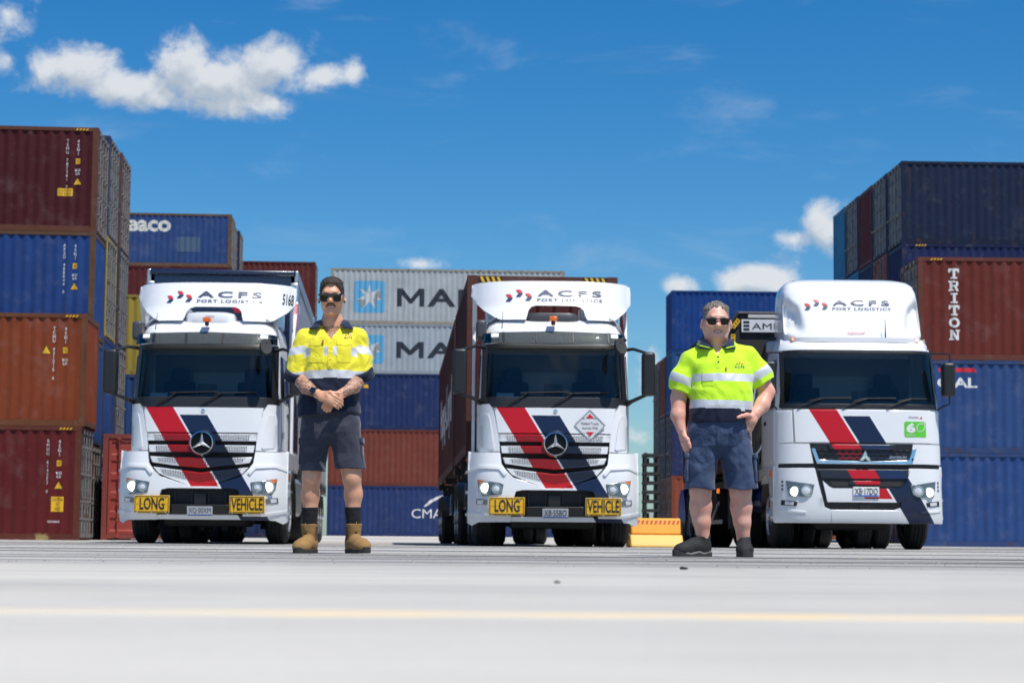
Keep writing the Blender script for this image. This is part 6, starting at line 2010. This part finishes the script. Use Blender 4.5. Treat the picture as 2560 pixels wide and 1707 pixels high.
    # hem
    hem = (.918 + .012 * np.sin(x * 9 + .6)) - z + 0 * y
    f.D = np.maximum(f.D, hem.astype(np.float32))
    def pick(C):
        x, y, z = C.T
        m = np.zeros(len(C), int)
        sl = np.abs(x) > (.168 + np.clip(1.40 - z, 0, .1) * .1 - np.clip(1.21 - z, 0, .03) * -9)
        drop = -.10 * np.abs(x) ** 1.5
        zz = z - drop
        body_ = ~sl
        m[body_ & (zz < 1.160)] = 1
        m[body_ & (zz > 1.160) & (zz < 1.214)] = 2
        m[body_ & (zz > 1.310) & (zz < 1.370)] = 2
        m[sl & (z > 1.325 - .10 * (np.abs(x) - .2)) & (z < 1.380 - .10 * (np.abs(x) - .2))] = 2
        m[sl & (z < 1.16)] = 1
        # braces over the shoulders stay yellow; placket seam
        return m
    shirt = f.mesh('shirt', [HV1, NVY, TAPE], pick, root)
    # rolled navy cuffs
    for A, s in ((A1, -1), (A2, 1)):
        c = Field((-.14, -.16, -.09), (.14, .16, .09), .0042)
        for k_, (dz, rr, tt) in enumerate(((.012, .068, .024), (-.018, .069, .024))):
            def ring(x, y, z, dz=dz, rr=rr, tt=tt):
                q = np.sqrt((x) ** 2 + (y) ** 2) - rr
                return np.sqrt(q * q + ((z - dz) * .8) ** 2) - tt * .72
            c.put((-.14, -.16, -.09), (.14, .16, .09), ring, .006)
        c.warp(.002, (50, 40, 60), 1.1)
        o = c.mesh('cuff', [NVY], None, root)
        o.location = (A[2][0] + .002 * s, A[2][1] - .012, A[2][2] + .014)
        o.rotation_euler = (R(32), R(-16 * s) if s < 0 else R(-16 * s), 0)
    # collar leaves
    for s in (-1, 1):
        pts = [(.058, -.062, 1.520), (.068, -.036, 1.548), (.074, .02, 1.565), (.060, .07, 1.57), (0, .088, 1.572)]
        out = [(.088, -.098, 1.492), (.150, -.055, 1.496), (.138, .0, 1.510), (.090, .085, 1.525), (0, .112, 1.53)]
        bm = B()
        loft(bm, [[(s * p[0], p[1], p[2]) for p in pts], [(s * (p[0] * .55 + q[0] * .45 + .006), p[1] * .55 + q[1] * .45 - .008, p[2] * .55 + q[2] * .45 + .014) for p, q in zip(pts, out)], [(s * q[0], q[1], q[2]) for q in out]], False)
        bmesh.ops.subdivide_edges(bm, edges=bm.edges[:], cuts=2, use_grid_fill=True)
        o = obj('collar', bm, NVC, root, smooth=60); o.modifiers.new('solid', 'SOLIDIFY').thickness = .006
    FS = surf(shirt)
    # pockets with flaps
    for s in (-1, 1):
        pk = panel('pocket', [(s * .045, 1.262), (s * .135, 1.262), (s * .135, 1.400), (s * .045, 1.408)][::s], FS, -.003, .010, HV1, shirt, cx=.02, cz=.02, bev=.003)
        panel('pocket_flap', [(s * .042, 1.418), (s * .140, 1.408), (s * .140, 1.384), (s * .092, 1.372), (s * .042, 1.384)][::s], FS, -.006, .012, HV1, shirt, cx=.02, cz=.02, bev=.003)
    panel('placket', [(-.016, 1.216), (.018, 1.216), (.018, 1.420), (-.016, 1.420)], FS, -.003, .010, HV1, shirt, cx=.02, cz=.03, bev=.002)
    for zz in (1.235, 1.285, 1.395): obj('button', lathe(B(), [(0, .005), (-.003, .005), (-.004, .002)], 'y', 10, (.001, FS(0, zz) - .002, zz)), HV1, shirt)
    obj('button', lathe(B(), [(0, .005), (-.003, .005), (-.004, .002)], 'y', 10, (.0, FS(0, 1.125) + .001, 1.125)), NVC, shirt)
    text('lettering', 'ACFS', (.088, 1.424, .142, 1.440), FS, -.003, INKN, shirt, .02, 1.2, cuts=lines(.08, .15, .012))
    for i, (cx, cz) in enumerate(((.094, 1.446), (.109, 1.452), (.124, 1.446))):
        poly_decal('logo_mark', [(cx, cz), (cx + .008, cz), (cx + .012, cz + .010), (cx + .004, cz + .010)], FS, -.003, INKR if i != 1 else INKN, shirt)
    obj('pocket_tag', box(B(), -.052, -.045, FS(-.05, 1.38) - .012, FS(-.05, 1.38) - .002, 1.385, 1.412), M('tag_red', (.35, .08, .04), .6), shirt)
    # ---- shorts
    f = Field((-.30, -.22, .52), (.28, .22, .96), .0045)
    f.stack([(.74, -.012, 0, .13, .07), (.80, -.012, 0, .190, .118), (.86, -.012, 0, .193, .124), (.95, -.012, 0, .178, .122)], 2.6, .03)
    f.stack([(.545, -.130, -.005, .086, .092), (.66, -.122, 0, .092, .100), (.78, -.108, 0, .102, .118), (.93, -.10, 0, .09, .11)], 2.5, .03)
    f.stack([(.560, .126, -.005, .102, .096), (.66, .112, 0, .100, .102), (.78, .086, 0, .106, .118), (.93, .08, 0, .09, .11)], 2.5, .03)
    f.warp(.0035, (24, 14, 17), .2); f.warp(.0015, (58, 26, 40), 1.2)
    for cx, z0 in ((-.130, .553), (.126, .572)):
        f.stack([(z0 - .06, cx, -.005, .078, .082), (z0 + .015, cx, -.005, .078, .082)], 2.4, .004, 's')
    sh = f.mesh('shorts', [SH1], None, root)
    for s, cx in ((-1, -.206), (1, .203)):
        pk = B(); box(pk, -.008, .008, -.065, .065, -.075, .07); o = obj('cargo_pocket', pk, SH1, sh, bev=.008, seg=2); o.location = (cx, 0, .665); o.rotation_euler = (0, R(-3 * s), 0)
        fl = B(); box(fl, -.011, .011, -.068, .068, -.022, .022); o = obj('pocket_flap', fl, SH1, sh, bev=.006); o.location = (cx, 0, .745); o.rotation_euler = (0, R(-3 * s), 0)
    # ---- socks and boots
    for s, cx, ang, kx in ((-1, -.158, -16, -.152), (1, .152, 28, .146)):
        f = Field((-.09, -.09, .08), (.09, .11, .33), .0042)
        f.stack([(.09, 0, .022, .046, .052), (.20, -.003 * s, .014, .048, .054), (.305, -.007 * s, .006, .056, .060)], 2.1, 0)
        f.warp(.001, (80, 10, 70), .4)
        so = f.mesh('sock', [SOCK], None, root); so.location = (kx, 0, 0)
        lg = obj('sock_mark', box(B(), -.006, .006, -.0545, -.048, .195, .225), M('sock_yellow', (.70, .48, .02), .7), so); lg.location = (.016 * s, .02, 0)
        bt = empty('boot', (kx, .008, 0), R(ang), root); bt.scale = (1, .90, 1)
        f = Field((-.075, -.245, 0), (.075, .10, .24), .0042)
        f.stack([(.03, 0, .02, .040, .062), (.09, 0, .022, .042, .060), (.15, 0, .012, .052, .062), (.195, 0, .010, .056, .066)], 2.3, .02)
        f.chain([(0, .03, .062), (0, -.06, .062), (0, -.135, .050), (0, -.180, .046)], [.046, .046, .048, .040], .03)
        f.ell((0, -.165, .040), (.053, .062, .042), .025)
        f.half((0, 0, .022), (0, 0, -1)); f.half((0, 0, .192), (0, .12, 1))
        f.warp(.0015, (60, 45, 50), .8)
        f.mesh('upper', [SUEDE, GUSSET], lambda C: ((np.abs(C[:, 0]) > .030) & (np.abs(C[:, 1] - .012) < .024) & (C[:, 2] > .085) & (C[:, 2] < .18)).astype(int), bt)
        f = Field((-.085, -.26, -.005), (.085, .12, .06), .0042)
        f.stack([(.0, 0, 0, .001, .001), (.001, 0, 0, .001, .001)], 2, 0)
        def sole(x, y, z):
            hw = np.interp(y, [-.235, -.20, -.15, -.06, .03, .07, .09], [.018, .044, .057, .048, .044, .040, .020])
            d = np.maximum(np.abs(x) - hw, np.maximum(y - .092, -.238 - y))
            top = np.interp(y, [-.238, -.19, -.1, .1], [.045, .034, .030, .032])
            return np.maximum(d, np.maximum(z - top, .0 - z))
        f.put((-.085, -.26, -.005), (.085, .12, .06), sole, .0)
        f.mesh('sole', [SOLE], None, bt, relax=2)
        tb = B(); tube(tb, [(0, .068, .16), (0, .082, .20), (0, .066, .225)], .006, 6); obj('pull_tab', tb, GUSSET, bt)
    # ---- watch
    w = Vector(A1[-2]).lerp(Vector(A1[-1]), .78)
    d = (Vector(A1[-1]) - Vector(A1[-2])).normalized()
    wt = empty('watch', w, 0, root)
    bd = lathe(B(), [(-.013, .0335), (-.013, .036), (.013, .0345), (.013, .032)], 'z', 28)
    o = obj('strap', bd, FRAMEB, wt); o.rotation_euler = d.to_track_quat('Z', 'Y').to_euler()
    nrm = Vector((-.25, -.95, .25)); nrm = (nrm - d * nrm.dot(d)).normalized()
    cs = obj('watch_case', box(B(), -.019, .019, -.022, .022, -.006, .006), FRAMEB, wt, bev=.005, seg=3)
    mx = Matrix((d.cross(nrm), d, nrm)).transposed().to_4x4(); cs.matrix_local = Matrix.Translation(nrm * .037) @ mx
    fc = obj('watch_face', box(B(), -.015, .015, -.018, .018, .0058, .0066), M('watch_glass', (.012, .016, .028), .08, coat=1), cs)
    return root
man_one()

# ---------------------------------------------------------------- man in the lime polo
def man_two():
    g = place(1795, 13.05)
    root = empty('person', (g.x, g.y, 0), 0)
    tag(root, 'heavier man in lime polo with reflective bands and navy shorts, one hand in his pocket', 'person')
    f = Field((-.36, -.24, .03), (.40, .26, 1.70), .0042)
    # legs
    for s, hip, knee, ank in ((-1, (-.105, 0, .80), (-.115, -.015, .43), (-.095, .03, .09)), (1, (.115, 0, .80), (.148, -.015, .43), (.170, .03, .09))):
        f.chain([hip, knee], [.11, .072], .02)
        kn = Vector(knee); an = Vector(ank)
        f.chain([knee, tuple(kn.lerp(an, .30) + Vector((0, .012, 0))), tuple(kn.lerp(an, .6)), ank], [.066, .068, .054, .040], .02)
        f.ell((knee[0], -.050, .425), (.040, .024, .055), .03)
        f.ell((knee[0] + .006 * s, .032, .33), (.056, .050, .12), .03)
    f.stack([(.76, 0, 0, .17, .12), (.95, .02, -.01, .18, .13), (1.15, .03, -.01, .18, .13), (1.26, .02, 0, .18, .11), (1.32, .01, .01, .13, .08)], k=.03)
    f.cone((-.15, .01, 1.285), (.16, .01, 1.30), .045, .045, .04)
    HX = -.009
    f.chain([(HX + .005, .03, 1.32), (HX, .02, 1.40), (HX, .012, 1.48)], [.095, .074, .072], .03)
    # head
    f.ell((HX, .012, 1.575), (.080, .098, .100), .02)
    f.ell((HX, -.015, 1.530), (.076, .078, .088), .03)
    f.cone((HX, -.040, 1.495), (HX, -.052, 1.462), .058, .044, .03)
    for s in (-1, 1):
        f.cone((HX + s * .056, .0, 1.495), (HX + s * .024, -.055, 1.458), .032, .028, .03)
        f.ell((HX + s * .044, -.066, 1.522), (.028, .024, .024), .025)
        f.ell((HX + s * .094, .004, 1.535), (.011, .022, .034), .008, Matrix.Rotation(R(-12 * s), 4, 'Y'))
        f.ell((HX + s * .011, -.108, 1.522), (.011, .012, .010), .008)
        f.ell((HX + s * .034, -.088, 1.562), (.018, .012, .012), .012, op='s')
    f.ell((HX, -.03, 1.438), (.055, .05, .03), .03)
    f.ell((HX, -.082, 1.458), (.028, .016, .020), .016)
    f.cone((HX - .032, -.084, 1.584), (HX + .032, -.084, 1.584), .014, .014, .02)
    f.cone((HX, -.094, 1.570), (HX, -.120, 1.528), .010, .016, .012)
    f.cone((HX - .024, -.096, 1.495), (HX + .024, -.096, 1.495), .006, .006, .006); f.cone((HX - .020, -.095, 1.480), (HX + .020, -.095, 1.480), .006, .006, .006)
    f.cone((HX - .022, -.101, 1.488), (HX + .022, -.101, 1.488), .0045, .0045, .003, op='s')
    # arms: image left hangs, image right bends into the pocket
    A1 = [(-.168, .02, 1.272), (-.228, .015, 1.17), (-.256, .02, 1.045), (-.262, -.005, .925), (-.243, -.03, .830)]
    A2 = [(.190, .02, 1.305), (.275, .02, 1.205), (.330, .025, 1.085), (.290, -.03, .995), (.236, -.080, .930)]
    f.chain(A1[:3], [.058, .055, .050], .02); f.chain(A1[2:], [.050, .048, .032], .02)
    f.chain(A2[:3], [.058, .055, .050], .02); f.chain(A2[2:], [.050, .048, .034], .02)
    # hanging hand, palm towards the thigh
    f.chain([A1[-1], (-.234, -.04, .790), (-.226, -.048, .750)], [.032, .036, .036], .014, ((1, .5, 0), .50))
    fingers(f, (-.222, -.052, .730), (.16, -.05, -.98), (.75, .4, .1), (.35, -.92, 0), (.070, .080, .076, .062), (.12, .35, .30), .0095, .0128)
    f.chain([(-.226, -.065, .785), (-.206, -.088, .760), (-.196, -.094, .730), (-.190, -.096, .707)], [.017, .014, .012, .010], .008)
    # pocketed hand: back of the hand shows, thumb lies out along the waist
    f.chain([A2[-1], (.208, -.105, .895), (.190, -.092, .850)], [.035, .040, .040], .015, ((.3, -1, .1), .6))
    fingers(f, (.176, -.085, .825), (-.30, .10, -.95), (-.1, .9, -.2), (-.9, -.1, .25), (.06, .07, .07, .055), (.1, .2, .2), .0095, .013)
    f.chain([(.206, -.112, .912), (.175, -.150, .920), (.140, -.180, .912), (.112, -.190, .902)], [.020, .016, .013, .011], .008)
    def pick(C):
        x, y, z = C.T
        m = np.zeros(len(C), int)
        m[(((x - HX) / .030) ** 2 + ((z - 1.488) / .0125) ** 2 < 1) & (y < -.085)] = 1
        return m
    f.mesh('body', [SK2, LIP], pick, root)
    obj('teeth', box(B(), HX - .018, HX + .018, -.0995, -.088, 1.4845, 1.4915), TEETH, root, bev=.001)
    # ---- hair
    h = Field((-.13, -.12, 1.48), (.12, .14, 1.72), .0036)
    h.ell((HX, .020, 1.580), (.087, .102, .100), .01)
    for i in range(170):
        a = rng.uniform(0, 6.28); t_ = rng.uniform(0, 1)
        x = .078 * math.cos(a) * t_ ** .5; y = .02 + .082 * math.sin(a) * t_ ** .5
        z = 1.585 + .090 * math.sqrt(max(0, 1 - (x / .09) ** 2 - ((y - .02) / .105) ** 2))
        h.cone((HX + x, y, z - .008), (HX + x * 1.05, y * 1.04, z + rng.uniform(-.002, .012)), .009, .005, .003)
    x, y, z = h.ax[0][:, None, None] - HX, h.ax[1][None, :, None], h.ax[2][None, None, :]
    line = np.where(np.abs(x) > .068, 1.553 - y * .5, 1.652 - (np.abs(x) / .068) ** 2.5 * .060)
    d = np.where(y < .035 - (np.abs(x) > .068) * .02, line - z, 1.49 - z)
    h.D = np.maximum(h.D, d.astype(np.float32))
    h.mesh('hair', [HAIR2], None, root)
    sg = sunglasses(root, 0, 1.553, .074, .044, -.120, 'wrap', (.089, .01)); sg.location.x = HX
    nod(root, ('body', 'teeth', 'hair', 'sunglasses'), .02, 1.43, 1.40, 1.47, R(8))
    # ---- polo
    f = Field((-.40, -.26, .82), (.46, .24, 1.46), .0045)
    tor = [(.85, .008, -.012, .200, .165), (.90, .012, -.014, .205, .170), (.98, .02, -.016, .208, .176), (1.08, .026, -.014, .204, .172), (1.18, .028, -.006, .200, .155), (1.26, .022, 0, .192, .138), (1.31, .014, .006, .170, .118), (1.355, .004, .012, .138, .098), (1.385, 0, .018, .112, .085), (1.40, 0, .02, .10, .08)]
    for A, s, e in ((A1, -1, 1.1), (A2, 1, 1.1)):
        m = Vector(A[1]).lerp(Vector(A[2]), e)
        f.chain([A[0], A[1], tuple(m)], [.076, .080, .080], .03)
    x, y, z = f.ax[0][:, None, None], f.ax[1][None, :, None], f.ax[2][None, None, :]
    for A, s, e in ((A1, -1, .72), (A2, 1, .55)):
        m = Vector(A[1]).lerp(Vector(A[2]), e); dv = (Vector(A[2]) - Vector(A[0])).normalized()
        d = (x - m.x) * dv.x + (y - m.y) * dv.y + (z - m.z) * dv.z
        sl = (x < 0) if s < 0 else (x > 0)
        f.D = np.where(sl, np.maximum(f.D, d.astype(np.float32)), f.D)
    f.stack(tor, 2.5, .02)
    for A, s in ((A1, -1), (A2, 1)):
        f.cone((s * .095, .015, 1.372), (A[0][0], .015, A[0][2] + .010), .036, .066, .05)
    f.warp(.0042, (22, 12, 16), 1.4); f.warp(.0024, (52, 26, 38), .3)
    f.cone((HX, .015, 1.36), (HX, .0, 1.50), .082, .086, .01, op='s')
    def vneck(x, y, z):
        hw = np.clip((z - 1.315) * .55, 0, .05)
        return np.maximum(np.abs(x - HX) - hw, np.maximum(y + .03, 1.315 - z))
    f.put((-.1, -.25, 1.30), (.1, 0, 1.45), vneck, .005, 's')
    x, y, z = f.ax[0][:, None, None], f.ax[1][None, :, None], f.ax[2][None, None, :]
    hem = (.866 + .008 * np.sin(x * 8 + 1.0) + .055 * np.clip((x - .10) / .10, 0, 1)) - z + 0 * y
    f.D = np.maximum(f.D, hem.astype(np.float32))
    a1 = np.array(A1[:3]); a2 = np.array(A2[:3])
    def pick(C):
        x, y, z = C.T
        m = np.zeros(len(C), int)
        sL = (x < -.176) & (z > 1.04); sR = (x > .226 - np.clip(z - 1.20, 0, .2) * .2) & (z > 1.06)
        bd = ~(sL | sR)
        m[bd & (z < .962 - .02 * x)] = 1
        m[bd & (z > .962 - .02 * x) & (z < 1.016 - .02 * x)] = 2
        m[bd & (z > 1.140) & (z < 1.192)] = 2
        for msk, A in ((sL, A1), (sR, A2)):
            p0 = np.array(A[0]); dv = np.array(A[2]) - p0; dv /= np.linalg.norm(dv)
            t = (C - p0) @ dv
            lo, hi = (.105, .160) if A is A1 else (.105, .162)
            m[msk & (t > lo) & (t < hi)] = 2
        return m
    sh = f.mesh('polo_shirt', [HV2, NVY, TAPE], pick, root)
    for s in (-1, 1):
        pts = [(.028, -.080, 1.372), (.070, -.045, 1.420), (.090, .02, 1.440), (.066, .085, 1.445), (0, .102, 1.447)]
        out = [(.058, -.118, 1.352), (.118, -.095, 1.362), (.135, .01, 1.385), (.095, .10, 1.400), (0, .125, 1.405)]
        bm = B()
        loft(bm, [[(HX + s * p[0], p[1], p[2]) for p in pts], [(HX + s * (p[0] * .5 + q[0] * .5 + .006), p[1] * .5 + q[1] * .5 - .008, p[2] * .5 + q[2] * .5 + .012) for p, q in zip(pts, out)], [(HX + s * q[0], q[1], q[2]) for q in out]], False)
        bmesh.ops.subdivide_edges(bm, edges=bm.edges[:], cuts=2, use_grid_fill=True)
        o = obj('collar', bm, NVC, root, smooth=60); o.modifiers.new('solid', 'SOLIDIFY').thickness = .006
        for j, tt in enumerate((.80, .90)):
            pp = [tuple(Vector((HX + s * (p[0] + (q[0] - p[0]) * tt), p[1] + (q[1] - p[1]) * tt - .004, p[2] + (q[2] - p[2]) * tt + .006)) ) for p, q in zip(pts[:3], out[:3])]
            obj('collar_stripe', tube(B(), pp, .0022, 5), HV2, o)
    FS = surf(sh)
    panel('placket', [(HX - .016, 1.225), (HX + .016, 1.225), (HX + .016, 1.314), (HX - .016, 1.314)], FS, -.003, .010, HV2, sh, cx=.02, cz=.03, bev=.002)
    for zz in (1.302, 1.268): obj('button', lathe(B(), [(0, .006), (-.004, .006), (-.005, .002)], 'y', 10, (HX, FS(HX, zz) - .003, zz)), FRAMEB, sh)
    panel('pocket', [(-.115, 1.105), (-.045, 1.105), (-.045, 1.205), (-.115, 1.205)], FS, -.003, .008, HV2, sh, cx=.02, cz=.02, bev=.002)
    panel('pocket_tape', [(-.115, 1.140), (-.045, 1.140), (-.045, 1.190), (-.115, 1.190)], FS, -.006, .005, TAPE, sh, cx=.02, cz=.02, bev=.001)
    text('lettering', 'ACFS', (.095, 1.228, .165, 1.246), FS, -.003, M('green_navy_print', (.01, .07, .08), .6), sh, .02, 1.2, cuts=lines(.09, .17, .012))
    for i, (cx, cz) in enumerate(((.110, 1.256), (.127, 1.262), (.143, 1.256))):
        poly_decal('logo_mark', [(cx, cz), (cx + .009, cz), (cx + .014, cz + .012), (cx + .005, cz + .012)], FS, -.003, M('orange_print', (.7, .12, .02), .6), sh)
        poly_decal('logo_mark', [(cx - .002, cz - .003), (cx + .007, cz - .003), (cx + .010, cz + .001), (cx + .002, cz + .001)], FS, -.004, M('green_navy_print', (.01, .07, .08), .6), sh)
    obj('shirt_tag', box(B(), .130, .160, FS(.145, .96) - .006, FS(.145, .96) + .004, .945, .962), INKW, sh)
    obj('pen_tag', box(B(), .036, .043, FS(.04, 1.21) - .006, FS(.04, 1.21) + .004, 1.205, 1.232), M('tag_red', (.35, .08, .04), .6), sh)
    # ---- shorts
    f = Field((-.30, -.25, .40), (.34, .25, .92), .0045)
    f.stack([(.655, .01, 0, .12, .07), (.72, .005, -.005, .195, .135), (.80, .005, -.008, .206, .156), (.90, .008, -.010, .195, .158)], 2.6, .03)
    f.stack([(.430, -.120, -.005, .098, .108), (.55, -.118, 0, .102, .120), (.70, -.10, 0, .112, .135), (.88, -.09, 0, .10, .13)], 2.5, .03)
    f.stack([(.430, .156, -.005, .108, .112), (.55, .142, 0, .104, .122), (.70, .112, 0, .112, .135), (.88, .10, 0, .10, .13)], 2.5, .012)
    f.warp(.0042, (22, 14, 18), .9); f.warp(.0018, (55, 26, 44), 2.2)
    for cx in (-.120, .156):
        f.stack([(.38, cx, -.005, .088, .098), (.455, cx, -.005, .088, .098)], 2.4, .004, 's')
    x, y, z = f.ax[0][:, None, None], f.ax[1][None, :, None], f.ax[2][None, None, :]
    f.D = np.maximum(f.D, (.440 + .006 * np.sin(x * 30) - z + 0 * y).astype(np.float32))
    so = f.mesh('shorts', [SH2], None, root)
    FH = surf(so)
    panel('fly', [(-.022, .70), (-.004, .69), (.014, .72), (.014, .86), (-.022, .86)], FH, -.003, .008, SH2, so, cx=.02, cz=.02, bev=.002)
    tube_ = B(); tube(tube_, [(q[0], FH(*q) - .001, q[1]) for q in ((.118, .888), (.145, .868), (.172, .845), (.192, .825), (.205, .80))], .0045, 6); obj('pocket_edge', tube_, SH2, so)
    for s, cx in ((-1, -.202), (1, .228)):
        pk = B(); box(pk, -.012, .012, -.075, .075, -.085, .08); o = obj('cargo_pocket', pk, SH2, so, bev=.012, seg=3); o.location = (cx, -.02, .565); o.rotation_euler = (0, R(-2 * s), R(8 * s))
        fl = B(); box(fl, -.016, .016, -.078, .078, -.02, .02); o = obj('pocket_flap', fl, SH2, so, bev=.008); o.location = (cx, -.02, .655); o.rotation_euler = (0, R(-2 * s), R(8 * s))
    # ---- shoes
    for s, cx, cy, ang in ((-1, -.112, .02, -62), (1, .172, .02, -4)):
        bt = empty('shoe', (cx, cy, 0), R(ang), root); bt.scale = (.95, .86, .95)
        f = Field((-.075, -.25, 0), (.075, .11, .20), .0042)
        f.stack([(.03, 0, .02, .040, .062), (.08, 0, .022, .043, .062), (.125, 0, .018, .048, .058), (.15, 0, .018, .049, .060)], 2.3, .02)
        f.chain([(0, .03, .066), (0, -.06, .066), (0, -.135, .050), (0, -.182, .044)], [.046, .047, .049, .041], .03)
        f.ell((0, -.168, .042), (.055, .064, .042), .025)
        f.chain([(0, -.01, .145), (0, -.06, .115), (0, -.10, .092)], [.020, .022, .020], .02)
        f.half((0, 0, .022), (0, 0, -1)); f.half((0, 0, .142), (0, -.15, 1))
        f.warp(.0015, (60, 45, 50), .8)
        f.mesh('upper', [SHOE], None, bt)
        lc = B()
        for i in range(5):
            yy = -.035 - i * .016; zz = .139 - i * .0125
            tube(lc, [(-.026, yy + .004, zz - .016), (0, yy, zz + .004), (.026, yy + .004, zz - .016)], .0035, 5)
        obj('laces', lc, FRAMEB, bt)
        f = Field((-.085, -.27, -.005), (.085, .12, .06), .0042)
        def sole(x, y, z):
            hw = np.interp(y, [-.242, -.205, -.15, -.06, .03, .07, .09], [.018, .046, .060, .050, .046, .042, .020])
            d = np.maximum(np.abs(x) - hw, np.maximum(y - .095, -.245 - y))
            top = np.interp(y, [-.245, -.20, -.12, -.04, .0, .05, .1], [.046, .034, .026, .040, .028, .040, .034])
            return np.maximum(d, np.maximum(z - top, .0 - z))
        f.put((-.085, -.27, -.005), (.085, .12, .06), sole, .0)
        f.mesh('sole', [SOLE, SOLG], lambda C: ((C[:, 2] > np.interp(C[:, 1], [-.245, -.20, -.12, -.04, .0, .05, .1], [.046, .034, .026, .040, .028, .040, .034]) - .012) & (C[:, 1] > -.17)).astype(int), bt, relax=2)
    return root
man_two()
